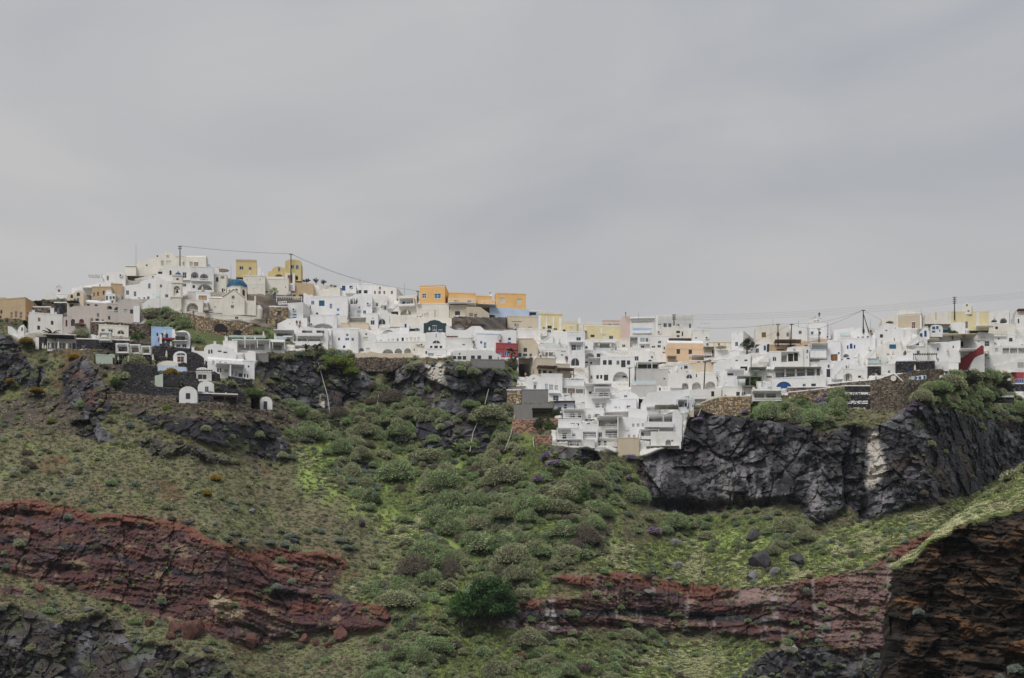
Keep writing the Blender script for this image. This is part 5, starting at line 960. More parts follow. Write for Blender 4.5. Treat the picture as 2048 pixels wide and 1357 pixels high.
H('white modern hillside house with stepped parapet at the top', 1075, 1510, 320, 600, a=8, c='white', pts=[(1075,385),(1110,345),(1210,322),(1300,340),(1450,385),(1510,450)], op='m 1130 410 22 52;m 1165 405 22 52;m 1058 450 14 60;k 1260 420 50 14;k 1335 435 50 14', ex='chim 1205 295 30 30')
H('white modern hillside house with long barrel roof and skylights', 1125, 1625, 560, 800, a=14, c='white', t='vx', hv=95, dep=7, dy=-2, op='p 1182 550 36 60;p 1272 560 38 52;k 1346 578 40 40;k 1410 590 24 38;k 1445 596 24 38;p 1345 665 56 52;p 1430 682 40 60;p 1490 697 38 70;k 1540 725 62 50;m 1250 658 22 52;m 1288 652 18 60', ex='slab 1330 1610 628 0 2.6;rail 1225 1610 590 40 2.6;blk 1408 1424 640 820 2.5')
H('white right wing of the modern hillside house with small square window', 1598, 1758, 560, 800, a=12, c='white', dy=-2.2, op='k 1666 620 24 26;m 1613 733 24 50;m 1655 740 20 50')
H('low white garden wall with rounded pillar left of the modern house', 905, 1110, 375, 560, a=10, c='white', dy=0, pts=[(905,395),(960,420),(1110,430)], name='garden_wall', cat='wall', ex='chim 905 370 36 50')
H('white rounded apron wall under the pool terrace', 1625, 1772, 410, 560, c='white', dy=-1.6, pts=[(1625,470),(1680,420),(1772,430)])
H('white passage block linking the modern house to the pool terrace', 1330, 1520, 300, 440, c='white', dy=-.2, op='k 1455 395 16 24', ex='chim 1352 230 38 80')
H('rough concrete and lava wall under the pool terrace', 1760, 1945, 468, 560, c='concrete', dy=-1, name='stone_wall', cat='wall')
RW('lava rock footing wall below the modern house', [(1400,760),(1500,785),(1720,815)], [(1400,830),(1550,870),(1720,860)], c='volc')
view(0, 0, 1)
H('white house just beyond the right edge of the picture with three windows', 2060, 2105, 668, 745, c='white', op='k 2066 690 6 9;k 2078 690 6 9;m 2092 692 7 12')
H('white arched house beyond the right edge of the picture', 2100, 2138, 690, 770, c='white', t='arc', hv=12, op='O 2114 735 8 14')
H('cream house on the skyline beyond the right edge', 2070, 2120, 625, 672, c='cream', op='k 2080 640 6 8;k 2100 640 6 8')
H('low white terrace house beyond the right edge', 2108, 2160, 650, 705, c='white', op='b 2118 670 6 9;k 2140 672 7 8')
H('white lower terrace house beyond the right edge', 2050, 2118, 745, 792, c='white', op='k 2064 765 7 10;k 2090 765 7 10')
# ================================================================ the domed church and its bell tower
VX_ = PM('cream'); BLUED = mat('dome_blue_paint', (.022,.105,.20), rough=.55, var=.18, vscale=.8)
view(230, 480)
flush(); view(230, 480)
ch, cf_, cw_, cz0, cz1, cd_ = BUILT['white domed church with blue dome, pointed gable and square windows']

def fz(py, px=1600): return cf_.z(vx(px), vy(py))
def fs_(px): return cf_.s_of(vx(px))
D_ = Vector((cf_.d[0], cf_.d[1], 0)); N_ = Vector((cf_.n[0], cf_.n[1], 0))
m = MB(); m.box(cf_.pt(fs_(1280), fz(985), -1.0), D_*(fs_(1455)-fs_(1280)), -N_*6, Vector((0, 0, fz(785)-fz(985)))); m.build('left_wing', [VX_], ch)
m = MB(); q0, q1 = fs_(1276), fs_(1455); zb = fz(783)
for i in range(6):
    a0, a1 = math.pi/2*i/6, math.pi/2*(i+1)/6; h_ = fz(738)-fz(783)
    P = lambda q, a: cf_.pt(q, zb+h_*math.sin(a), -.9-3*(1-math.cos(a)))
    m.poly([P(q0, a0), P(q1, a0), P(q1, a1), P(q0, a1)])
m.poly([cf_.pt(q0, zb, -.9)]+[cf_.pt(q0, zb+h_*math.sin(math.pi/2*i/6), -.9-3*(1-math.cos(math.pi/2*i/6))) for i in range(7)]+[cf_.pt(q0, zb, -3.9)]); m.build('wing_roof', [VX_], ch)
window(ch, cf_, fs_(1243), fs_(1264), fz(900), fz(835), 'A', True, 1.0) if False else None
for (x_, y_, w_, h_) in ((1290, 940, 32, 38), (1345, 897, 12, 9), (1360, 897, 12, 9)):
    window(ch, cf_, fs_(x_), fs_(x_+w_), fz(y_+h_), fz(y_), 'g' if w_ > 20 else 'v', False, .97)
m = MB(); m.box(cf_.pt(fs_(1762), fz(1000), -1.0), D_*(fs_(1912)-fs_(1762)), -N_*7, Vector((0, 0, fz(805)-fz(1000)))); m.box(cf_.pt(fs_(1890), fz(804), -1.0), D_*(fs_(1912)-fs_(1890)), -N_*6, Vector((0, 0, fz(740)-fz(805)))); m.build('right_wing', [VX_], ch)
m = MB(); c_ = cf_.pt(fs_(1935), fz(1120), -3.0); rr = (fs_(2010)-fs_(1935)); hh = fz(905)-fz(1120)
m.lathe(c_, [(rr, 0), (rr, hh), (rr*.8, hh+.8), (rr*.45, hh+1.3), (0, hh+1.5)], 18); m.build('apse', [VX_], ch, smooth=False)
dc = cf_.pt(fs_(1655), fz(800), -4.6); kr = 1.006; rr = (fs_(1800)-fs_(1510))/2*kr; hd = fz(603)-fz(800)
m = MB(); m.lathe(dc, [(rr, 0), (rr, hd), (rr*1.03, hd+.02), (rr*1.03, hd+.16), (rr*.9, hd+.2)], 8, a0=R(22.5), a1=R(382.5)); m.build('drum', [VX_], ch)
m = MB(); hz_ = fz(488)-fz(612); prof = [(rr*.97*math.cos(math.pi/2*i/10), hd+.18+hz_*math.sin(math.pi/2*i/10)) for i in range(11)]; m.lathe(dc, prof, 32)
dome = m.build('dome', [BLUED], ch, smooth=True)
m = MB(); m.lathe(dc, [(.34, hd+hz_+.1), (.16, hd+hz_+.5), (.3, hd+hz_+.7), (.05, hd+hz_+1.0)], 10); m.build('finial', [BLUED], dome)
m = MB(); t_ = dc+Vector((0, 0, hd+hz_+.9)); m.box(t_+Vector((-.04, -.04, 0)), (.08, 0, 0), (0, .08, 0), (0, 0, .9)); m.box(t_+Vector((-.28, -.03, .5)), (.56, 0, 0), (0, .06, 0), (0, 0, .08)); m.build('cross', [wcol((.5,.5,.48))], dome)
for el in (22, 48):
    for k in range(16 if el < 30 else 10):
        an = 2*math.pi*(k+.5*(el > 30))/(16 if el < 30 else 10); p = dc+Vector((math.cos(an)*rr*.97*math.cos(R(el)), math.sin(an)*rr*.97*math.cos(R(el)), hd+.18+hz_*math.sin(R(el))))
        if math.sin(an) < .25:
            m = MB(); m.abox(p.x-.09, p.x+.09, p.y-.12, p.y+.05, p.z-.09, p.z+.11); m.build('stud', [wcol((.01,.03,.06))], dome)
for k in range(8):
    an = R(22.5+45*k)+R(22.5); ff = Face((dc.x+math.cos(an)*rr*.925, dc.y+math.sin(an)*rr*.925), an+math.pi/2)
    if math.sin(an) < .1: window(ch, ff, -.38, .38, dc.z+hd*.28, dc.z+hd*.84, 'A', True, -.03)
for w2, off in ((fs_(1760)-fs_(1455), 0),):
    m = MB()
    for (p, q) in (((1455, 775), (1612, 670)), ((1612, 670), (1760, 790))):
        A, B_ = cf_.pt(fs_(p[0]), fz(p[1]-4, p[0]), .12), cf_.pt(fs_(q[0]), fz(q[1]-4, q[0]), .12); m.tube(A, B_, .13, n=5)
    m.build('gable_moulding', [VX_], ch)
# bell tower
Yb = Yt(vx(840), vy(945))-1.0
bf = Face(((vx(765)-CX)/F*Yb, Yb), R(4)); bz = lambda y: bf.z(vx(840), vy(y)); bs = lambda x: bf.s_of(vx(x))
bt = empty('bell_tower', bf.pt(bs(840), bz(950)), 'slim white bell tower with small blue dome and hanging bell', 'bell tower')
def tier(n, x0, x1, yb, yt, hole=None, d=2.2, o=0):
    m = MB(); s0, s1, z0, z1 = bs(x0), bs(x1), bz(yb), bz(yt)
    hl = [] if hole is None else [(bs(hole[0]), bs(hole[1]), bz(hole[3]), bz(hole[2]), True, d*.98)]
    wall(m, bf, s0, s1, z0, z1, [h for h in hl]); 
    if hl: m.f = m.f[:-1]; m.m = m.m[:-1]      # the opening goes right through
    bk = Face((bf.pt(0, 0, -d).x, bf.pt(0, 0, -d).y), R(4)); wall(m, bk, s0, s1, z0, z1, [h[:5]+(.02,) for h in hl])
    for q in (s0, s1): m.poly([bf.pt(q, z0), bf.pt(q, z1), bf.pt(q, z1, -d), bf.pt(q, z0, -d)])
    m.poly([bf.pt(s0, z1), bf.pt(s1, z1), bf.pt(s1, z1, -d), bf.pt(s0, z1, -d)]); m.build(n, [VX_], bt)
def cornice(x0, x1, y, h):
    m = MB(); D2 = Vector((bf.d[0], bf.d[1], 0)); N2 = Vector((bf.n[0], bf.n[1], 0)); m.box(bf.pt(bs(x0), bz(y), .18), D2*(bs(x1)-bs(x0)), -N2*2.5, Vector((0, 0, bz(y-h)-bz(y)))); m.build('cornice', [VX_], bt)
tier('base', 768, 900, 950, 785); cornice(752, 918, 785, 18); tier('belfry', 772, 912, 766, 590, (800, 880, 625, 752)); cornice(765, 922, 590, 16); tier('upper_belfry', 785, 915, 573, 490, (830, 866, 515, 548)); cornice(778, 922, 490, 14)
for sx in (790, 892):
    m = MB(); D2 = Vector((bf.d[0], bf.d[1], 0)); N2 = Vector((bf.n[0], bf.n[1], 0)); m.box(bf.pt(bs(sx-10), bz(766), .1), D2*.36, -N2*.098, Vector((0, 0, bz(592)-bz(766)))); m.build('pilaster', [VX_], bt)
dc2 = bf.pt(bs(853), bz(476), -1.1); r2 = (bs(900)-bs(806))/2; m = MB(); h2 = bz(424)-bz(476); m.lathe(dc2, [(r2*math.cos(math.pi/2*i/8), h2*math.sin(math.pi/2*i/8)) for i in range(9)], 20); d2 = m.build('dome', [BLUED], bt, smooth=True)
m = MB(); m.lathe(dc2+Vector((0, 0, h2)), [(.12, -.05), (.14, .15), (.03, .45)], 8); m.build('finial', [BLUED], d2)
bp_ = bf.pt(bs(841), bz(700), -1.0); m = MB(); m.lathe(bp_, [(.42, 0), (.36, .12), (.26, .35), (.22, .6), (.08, .75), (0, .78)], 12); m.build('bell', [mat('bell_bronze', (.05,.045,.03), rough=.5, metal=.6)], bt)
m = MB(); m.box(bf.pt(bs(800), bz(658), -.95), D_*(bs(880)-bs(800)), -N_*.14, Vector((0, 0, .16))); m.build('beam', [wcol((.10,.06,.045))], bt)
carve(vx(765), vx(915), vy(425), vy(945), Yb, Yb); carve(vx(1280), vx(2010), vy(700), vy(1080), cf_.y+1, cf_.y+3)
# ================================================================ the hillside as a mesh
Y = Ybase.copy(); 
X_ = (PX-CX)/F*Y; Z_ = ZC+(HY-PY)/F*Y
dS = np.zeros(PX.shape); dS[:-1] = np.sqrt(np.diff(Y, axis=0)**2+np.diff(Z_, axis=0)**2)
S_ = Z_.copy()      # height serves as the second noise coordinate
bD, bR, bT, bW, bS = [blur(m.astype(float), 2, 2) for m in (mD & ~mW, mR_, mT, mW, mS)]
nearm = np.zeros(PX.shape)
for p0, p1, t_, b_, ya, yb in CARVE: nearm[(PX > min(p0, p1)-5) & (PX < max(p0, p1)+5) & (PY > t_-5) & (PY < b_+3)] = 1
nearm = blur(nearm, 3, 3); bDc = bD.copy(); bD = bD*(1-.85*nearm)
# terraces
for b_, st, lo in ((bT, 3.2, .72), (bW, 4.2, .6)):
    q = (Y+1.2*fbm(X_, S_, 60, 2, 31))/st; fr = q-np.floor(q); Y += b_*st*(sm(fr, lo, 1)-fr)*(.5 if b_ is bT else 1.0)
G_ = 1-np.clip(bD+bR+bW+bT, 0, 1)
Y += G_*(1.6*fbm(X_, S_, 26, 3, 41)+.35*fbm(X_, S_, 3.0, 3, 42))
XK = X_; YB_ = blur(Ybase, 10, 6); j0 = int(np.argmin(abs(PXs-1800))); X_ = X_+np.where(PX > PXs[j0], .22*np.maximum(YB_-YB_[:, j0:j0+1], 0), 0)
# broken rock: flat tilted facets at several scales, split by cracks
def facets(x, z, sc, seed, tilt, off, warp=.10):
    x2 = x+warp*sc*fbm(x, z, sc*.8, 2, seed+5); z2 = z+warp*sc*fbm(x, z, sc*.8, 2, seed+6)
    f1, f2, a, b, dx, dy = voro(x2, z2, sc, seed); a2 = _h(np.floor(a*9999), np.floor(b*9999), seed)
    return (a-.5)*off+((b*2-1)*dx+(a2*2-1)*dy)*sc*tilt, f2-f1, a, b
fa1, e1, a1_, b1_ = facets(X_+.35*S_, S_*.75, 10.0, 61, .42, 2.6); fa2, e2, a2_, b2_ = facets(X_-.25*S_, S_*1.1, 4.2, 71, .48, 1.3); fa3, e3, a3_, b3_ = facets(X_, S_*1.2, 1.7, 81, .50, .55)
ck = sm(fbm(X_, S_, 12, 2, 63), -.2, .2); crack = (1-sm(e1, 0, .07))*ck; crack2 = (1-sm(e2, 0, .09))*sm(fbm(X_, S_, 7, 2, 64), -.1, .25)
rough_ = sm(fbm(X_, S_, 16, 3, 66), -.25, .2)
Y += bD*(fa1+.40*crack+fa2*(.5+.7*rough_)+.5*crack2+fa3*(.45+.9*rough_)+1.6*fbm(X_, S_*.25, 5.5, 3, 70)+3.0*fbm(X_, S_*.5, 24, 3, 73)+.35*fbm(X_, S_, 1.2, 2, 75))
Y += bT*(.35*fa2+.6*fa3+.3*fbm(X_, S_, 1.0, 2, 76)+1.5*fbm(X_, S_, 14, 3, 79))
# the main cliff stands in big upright columns with deep clefts
big = blur(inpoly(PX, PY, DARK[0]).astype(float), 4, 4)*(1-sm(PX, 1780, 1830)); far_ = blur(inpoly(PX, PY, DARK[0]).astype(float), 4, 4)*sm(PX, 1780, 1830); Y += far_*bD*(.6*fa2+1.1*fa3-1.5*(ridged(X_*.8, S_, 6, 4, 68)-.3))
c1, c2, ca, cb, cdx, cdy = voro(X_+3*fbm(X_, S_, 16, 2, 74), S_*.45, 14, 77)
Y += big*bD*(3.0*(ca-.5)+(cb*2-1)*cdx*5.0+3.0*cdx**2-1.0+1.2*(1-sm(c2-c1, 0, .04))*sm(fbm(X_, S_, 14, 2, 78), -.3, .1))
Y += 5.0*bD*blur(inpoly(PX, PY, [(1300,1000),(1420,1008),(1560,1000),(1600,1015),(1560,1030),(1400,1045),(1300,1030)]).astype(float), 8, 4)
Y += big*bD*.8*fbm(X_, S_*.22, 2.4, 3, 69)
# red tuff: broken ledges that dip to the right, split by upright joints
h1, h2, hA, hB, hx, hy = voro(X_+1.2*fbm(X_, Z_, 5, 2, 86), Z_*.3, 4.5, 85)
tilt = Z_+.16*X_*np.where(PX < 850, 1, .1)+2.6*fbm(X_, Z_, 20, 3, 81)+.9*(hA-.5)
lay = gnoise(tilt/2.6, X_/30, 83)*1.2+gnoise(tilt/.9, X_/12, 84)*.45
Y += bR*(lay*1.35*(.5+.8*rough_)+(hA-.5)*1.5+.35*(1-sm(h2-h1, 0, .09))*sm(fbm(X_, Z_, 8, 2, 90), -.15, .2)+.5*fbm(X_, Z_, .8, 2, 92)+.9*fbm(X_*1.0, Z_*.3, 3.0, 3, 94)+2.4*fbm(X_, Z_, 14, 4, 87)+.30*fa2+.45*fa3+.35*fa1+.45*fbm(X_, Z_*1.8, 1.6, 3, 88)-1.0)
X_ = XK
# make room for every facade
for p0, p1, t_, b_, ya, yb in CARVE:
    msk = (PX > min(p0, p1)-1.5) & (PX < max(p0, p1)+1.5) & (PY > t_-2) & (PY < b_-.5)
    if msk.any():
        u = np.clip((PX[msk]-p0)/max(abs(p1-p0), 1e-3)*(1 if p1 > p0 else -1), 0, 1); Y[msk] = np.maximum(Y[msk], ya+(yb-ya)*u+1.2)
# nothing of the hillside may stand in front of a facade: local dip just before each foot
Yfin = Y
X_ = (PX-CX)/F*Y; Z_ = ZC+(HY-PY)/F*Y
def Yf(px, py):
    c = np.clip((px+150)/2350*(NX-1), 0, NX-1).astype(int) if isinstance(px, np.ndarray) else int(np.clip((px+150)/2350*(NX-1), 0, NX-1))
    t = (py-RDG[c])/(PBOT-RDG[c])*(NY-1)
    t = np.clip(t, 0, NY-1).astype(int) if isinstance(px, np.ndarray) else int(np.clip(t, 0, NY-1))
    return Yfin[t, c]
# ---- colours of the ground itself
def mixc_(a, b, f): f = np.clip(f, 0, 1)[..., None]; return a*(1-f)+b*f
C3 = lambda *c: np.array(c)
n1_, n2_, n3_ = fbm(X_, S_, 18, 4, 101), fbm(X_, S_, 3.2, 4, 102), fbm(X_, S_, 1.2, 3, 103)
n4_ = fbm(X_, S_, 7, 4, 104)
col = np.broadcast_to(C3(.115,.118,.072), PX.shape+(3,)).copy()
col = mixc_(col, C3(.10,.11,.055), sm(n2_, -.1, .35)); col = mixc_(col, C3(.135,.108,.088), sm(n3_+.7*n1_, -.02, .4)*.85); col = mixc_(col, C3(.135,.16,.07), sm(n4_, .1, .5)*.7); col = mixc_(col, C3(.085,.07,.065), sm(fbm(X_, S_, 9, 4, 107)+.4*n3_, .12, .42)*.75)
col = mixc_(col, C3(.13,.075,.05), sm(fbm(X_, S_*2, 12, 4, 105), .25, .5)*.8)
# dense scrub floor
cs = mixc_(np.broadcast_to(C3(.07,.085,.04), col.shape).copy(), C3(.105,.14,.045), sm(n4_, 0, .4)); col = mixc_(col, cs, blur(mS.astype(float), 3, 3))
cf = mixc_(np.broadcast_to(C3(.19,.245,.08), col.shape).copy(), C3(.135,.185,.065), sm(n2_, 0, .4)); cf = mixc_(cf, C3(.16,.17,.08), sm(n1_, 0, .5)*.6)
ff = blur(mFl.astype(float), 5, 5); col = mixc_(col, cf, ff)
# streaks of bright grass down the gully
gs = sm(gnoise((PX+.4*PY)/46+1.2*n1_, PY/170, 111), .05, .4)*inpoly(PX, PY, [(560,880),(1000,880),(1250,1000),(1200,1300),(740,1280)]); col = mixc_(col, C3(.18,.25,.075), blur(gs, 3, 3)*.9)
# brown earth scars
br = blur(reg([[(1190,1120),(1220,1100),(1290,1080),(1300,1050),(1340,1045),(1320,1065),(1260,1120),(1215,1140)], [(300,960),(360,965),(370,1000),(330,1000)], [(370,690),(420,700),(400,715)], [(130,700),(175,700),(180,750),(120,790),(100,770)], [(540,1118),(640,1125),(660,1160),(560,1140)]]).astype(float), 3, 3)
col = mixc_(col, C3(.10,.06,.04), br*.85)
# dark lava
cd = mixc_(np.broadcast_to(C3(.042,.040,.043), col.shape).copy(), C3(.155,.152,.155), sm(a2_*.4+a1_*.35+a3_*.25+.7*n4_, .42, .85)); cd = mixc_(cd, C3(.085,.062,.052), sm(fbm(X_, S_, 9, 4, 121), .12, .4)*.8)
cd = mixc_(cd, C3(.022,.022,.026), np.clip(crack+.6*crack2, 0, 1)*.30); cd = mixc_(cd, C3(.24,.235,.23), sm(n3_+n2_+.8*(b3_-.5)+.5*n1_, .35, .8)*.6)
pale = blur(reg([[(1742,862),(1760,866),(1762,915),(1766,945),(1745,972),(1734,968),(1738,935),(1736,905)], [(850,725),(888,725),(886,770),(868,765)], [(640,790),(650,790),(652,815),(640,815)]]).astype(float), 2, 2)
pale2 = blur(reg([[(1290,915),(1335,905),(1335,960),(1300,1005),(1288,975)], [(1618,930),(1640,920),(1650,960),(1645,1035),(1616,1030)], [(1640,1000),(1655,1000),(1652,1045),(1620,1040)], [(788,730),(815,725),(820,745),(795,770)], [(250,760+60),(262,820),(255,845)], [(1100,900),(1130,900),(1130,930),(1095,925)], [(1470,860),(1560,1000),(1400,1000)], [(1740,980),(1800,1000),(1760,1020)]]).astype(float), 4, 4)
vert_n = fbm(X_, S_*.16, 2.2, 4, 123)
cd = mixc_(cd, C3(.52,.48,.40), np.clip(pale*1.5, 0, 1)*sm(vert_n, -.6, -.25)); cd = mixc_(cd, C3(.30,.285,.27), pale2*sm(fbm(X_, S_*.35, 2.5, 3, 125)+.35*vert_n, -.15, .22)*.85)
lowl = (PY > 1180)&(PX < 900); cd = mixc_(cd, C3(.085,.068,.055), lowl*sm(fbm(X_, S_, 7, 4, 128), -.35, .2)*.75); cd = mixc_(cd, C3(.10,.115,.055), lowl*sm(fbm(X_, S_*1.6, 6, 4, 130), .15, .4)*.7)
gdn = inpoly(QX, QY, DARK[5]) | inpoly(QX, QY, [(140,720),(215,750),(232,812),(190,840),(150,800)])
cd = mixc_(cd, C3(.17,.095,.07), blur(gdn.astype(float), 3, 3)*sm(fbm(X_, S_, 4, 3, 127), -.1, .3)*.8)
cd = mixc_(cd, C3(.09,.105,.05), sm(fbm(X_, S_, 6, 4, 129)+.2*(b1_-.5), .26, .4)*.8*(1-.75*big))
bD = bDc; col = mixc_(col, cd, sm(bD+.35*n3_, .35, .65))
# red tuff
cr_ = mixc_(np.broadcast_to(C3(.095,.045,.042), col.shape).copy(), C3(.17,.10,.078), sm(gnoise(tilt/1.7, X_/14, 131)*.6+.6*n4_+.4*(a3_-.5), .1, .6)); cr_ = mixc_(cr_, C3(.15,.058,.040), sm(gnoise(tilt/4.2, X_/25, 132)+.5*n2_, .12, .5)*.7); cr_ = mixc_(cr_, C3(.05,.032,.034), sm(b2_*.6+.4*b3_+.5*n2_, .55, .85)*.6)
cr_ = mixc_(cr_, C3(.085,.055,.058), sm(fbm(X_, Z_*2.2, 12, 3, 133), .02, .35)*.8); cr_ = mixc_(cr_, C3(.30,.20,.13), sm(fbm(X_, Z_*1.6, 5, 3, 134), .24, .42)*.65)
cr_ = mixc_(cr_, C3(.035,.027,.028), (1-sm(h2-h1, 0, .06))*.12*sm(fbm(X_, Z_, 8, 2, 90), -.05, .25))
# position within the red band: rust rim on top, crevice shade painted as a black band in the middle
topR = np.where(mR_.any(axis=0), mR_.argmax(axis=0), 0); topPY = PY[topR, np.arange(NX)]
dtop = PY-blur(np.broadcast_to(topPY, PY.shape).copy(), 3, 0)
cr_ = mixc_(cr_, C3(.17,.068,.044), (1-sm(dtop+10*n2_, 12, 26))*.8)
cra = 8*n1_+4*n2_
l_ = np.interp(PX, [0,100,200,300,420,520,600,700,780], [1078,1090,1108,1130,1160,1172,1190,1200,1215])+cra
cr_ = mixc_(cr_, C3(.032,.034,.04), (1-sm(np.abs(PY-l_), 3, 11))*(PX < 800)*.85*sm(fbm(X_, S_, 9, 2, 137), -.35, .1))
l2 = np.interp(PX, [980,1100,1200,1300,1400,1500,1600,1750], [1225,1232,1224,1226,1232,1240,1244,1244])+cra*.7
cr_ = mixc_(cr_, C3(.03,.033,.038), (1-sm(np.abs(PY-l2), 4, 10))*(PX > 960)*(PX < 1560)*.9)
cr_ = mixc_(cr_, C3(.26,.18,.155), blur(inpoly(QX, QY, [(1560,1150),(1600,1150),(1590,1200),(1500,1210),(1440,1190),(1470,1180)]).astype(float), 6, 4)*.75)
cr_ = mixc_(cr_, C3(.20,.125,.11), blur(inpoly(QX, QY, [(1650,1160),(1800,1120),(1800,1310),(1700,1310),(1650,1250)]).astype(float), 8, 6)*.7)
disc = blur(inpoly(PX+.4*wx, PY+.4*wy, [(415,1200),(432,1188),(445,1190),(470,1205),(488,1225),(484,1240),(462,1240),(430,1222)]).astype(float), 1, 1); cr_ = mixc_(cr_, C3(.36,.26,.17), disc*.9)
whp = blur(reg([[(1000,1232),(1035,1235),(1030,1258),(1002,1262)], [(1088,1200),(1110,1200),(1112,1262),(1100,1262)]]).astype(float), 1, 1); cr_ = mixc_(cr_, C3(.42,.38,.35), whp*.8*sm(n3_, -.3, .2))
cr_ = mixc_(cr_, C3(.30,.235,.215), sm(fbm(X_, Z_*.14, 2.6, 3, 139), .12, .4)*(PX > 1000)*.6)
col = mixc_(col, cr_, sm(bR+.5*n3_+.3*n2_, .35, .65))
scree = blur(mR_.astype(float), 3, 9)*(1-bR); col = mixc_(col, C3(.15,.085,.065), scree*1.3*sm(n2_+n3_, -.2, .3))
# black terraces
ct = mixc_(np.broadcast_to(C3(.062,.052,.050), col.shape).copy(), C3(.13,.11,.095), sm(n3_, .1, .4)*.7); ct = mixc_(ct, C3(.12,.13,.06), sm(n4_, .2, .45)*.8)
v1, v2, va, vb, _, _ = voro(X_, S_*1.3, .62, 141); ct = mixc_(ct, C3(.26,.23,.18), (1-sm(v2-v1, 0, .16))*.55*sm(n4_+.5*n2_, -.3, .2)*(PY > 800))
col = mixc_(col, ct, sm(bT, .35, .65))
cw = mixc_(np.broadcast_to(C3(.62,.61,.585), col.shape).copy(), C3(.42,.38,.32), sm(n4_, .15, .5)*.7); rockgap = inpoly(PX, PY, [(505,585),(600,588),(640,650),(500,665)]) | inpoly(PX, PY, [(930,630),(1035,630),(1035,662),(930,662)])
cw = mixc_(cw, C3(.11,.095,.085), blur(rockgap.astype(float), 1, 1)); 
dk = inpoly(PX, PY, [(-150,560),(540,560),(540,690),(-150,700)]); cw = mixc_(cw, C3(.22,.19,.15), blur(dk.astype(float), 1, 1)*sm(n4_, -.4, .1)*.75)
col = mixc_(col, cw, sm(bW, .4, .6))
lv = blur(leftveg.astype(float), 2, 2); col = mixc_(col, mixc_(np.broadcast_to(C3(.10,.085,.06), col.shape).copy(), C3(.12,.15,.05), sm(n4_, -.05, .2)), lv*.9)
lift = np.where((bW > .5)[..., None], 1.0, np.where((bR > .5)[..., None], np.array([1.18, 1.28, 1.36]), np.where((bD > .5)[..., None], np.array([1.02, 1.04, 1.12]), np.array([1.58, 1.55, 1.42]))))
col = col*lift
# ---- material
def ground_mat(name, rough=.95, b1=.9, sc1=1.6, b2=.7, sc2=7.0):
    m = bpy.data.materials.new(name); m.use_nodes = True; t = m.node_tree; N = t.nodes.new; L = t.links.new; b = t.nodes['Principled BSDF']
    b.inputs['Roughness'].default_value = rough; b.inputs['Specular IOR Level'].default_value = .15
    at = N('ShaderNodeAttribute'); at.attribute_name = 'ground_colour'; geo = N('ShaderNodeNewGeometry')
    n = N('ShaderNodeTexNoise'); n.inputs['Scale'].default_value = 2.6; n.inputs['Detail'].default_value = 7; n.inputs['Roughness'].default_value = .7; L(geo.outputs['Position'], n.inputs['Vector'])
    r_ = N('ShaderNodeMapRange'); L(n.outputs['Fac'], r_.inputs['Value']); r_.inputs['From Min'].default_value = .3; r_.inputs['From Max'].default_value = .7; r_.inputs['To Min'].default_value = .62; r_.inputs['To Max'].default_value = 1.42
    vm = N('ShaderNodeVectorMath'); vm.operation = 'SCALE'; L(at.outputs['Color'], vm.inputs[0]); L(r_.outputs[0], vm.inputs['Scale']); L(vm.outputs[0], b.inputs['Base Color'])
    n2 = N('ShaderNodeTexNoise'); n2.inputs['Scale'].default_value = sc1; n2.inputs['Detail'].default_value = 8; n2.inputs['Roughness'].default_value = .65; L(geo.outputs['Position'], n2.inputs['Vector'])
    bp = N('ShaderNodeBump'); bp.inputs['Strength'].default_value = b1; bp.inputs['Distance'].default_value = .6; L(n2.outputs['Fac'], bp.inputs['Height']); L(bp.outputs[0], b.inputs['Normal'])
    return m
GM = {k: ground_mat(k+'_ground', *a) for k, a in dict(rock=(.8, 1.0, 1.1), slope=(.95, .8, 1.6), tuff=(.95, .9, 1.4), terrace=(.95, .8, 2.0), town=(.9, .3, 1.0)).items()}
P3 = np.stack([X_, Y, Z_], -1)
cls = np.zeros(PX.shape, int); cls[bS > .5] = 0; cls[bT > .5] = 3; cls[bR > .5] = 2; cls[bD > .5] = 1; cls[bW > .5] = 4; cls[leftveg] = 0
fc_ = cls[:-1, :-1]
idx = np.arange(NX*NY).reshape(NY, NX)
quads = np.stack([idx[:-1, :-1], idx[1:, :-1], idx[1:, 1:], idx[:-1, 1:]], -1)
def sheet(name, sel, m, label):
    q = quads[sel]
    if len(q) == 0: return
    used, inv = np.unique(q.ravel(), return_inverse=True); vv = P3.reshape(-1, 3)[used]; cc = col.reshape(-1, 3)[used]
    me = bpy.data.meshes.new(name); me.vertices.add(len(used)); me.vertices.foreach_set('co', vv.ravel().astype(np.float32))
    me.loops.add(len(inv)); me.loops.foreach_set('vertex_index', inv.astype(np.int32)); me.polygons.add(len(q))
    me.polygons.foreach_set('loop_start', np.arange(0, len(inv), 4, dtype=np.int32)); me.polygons.foreach_set('loop_total', np.full(len(q), 4, np.int32))
    me.update(calc_edges=True); me.materials.append(m)
    at = me.attributes.new('ground_colour', 'FLOAT_COLOR', 'POINT'); at.data.foreach_set('color', np.concatenate([cc, np.ones((len(cc), 1))], 1).ravel().astype(np.float32))
    me.polygons.foreach_set('use_smooth', np.full(len(q), name in ('hillside', 'village_ground')))
    tag(link(name, me), label, None, None, 'structure')
pxq, pyq = PX[:-1, :-1], PY[:-1, :-1]
main = inpoly(pxq, pyq, [(1200,780),(2210,780),(2210,1060),(1200,1060)])
sheet('hillside', fc_ == 0, GM['slope'], 'scrub and grass covered hillside below the village')
sheet('lava_cliff', (fc_ == 1) & main, GM['rock'], 'tall dark grey lava cliff under the right part of the village')
sheet('dark_rock_outcrops', (fc_ == 1) & ~main & ~(pyq > 1180), GM['rock'], 'dark volcanic rock faces in the upper gully')
sheet('lower_rock_face', (fc_ == 1) & (pyq > 1180), GM['rock'], 'dark rock face along the bottom edge of the hill')
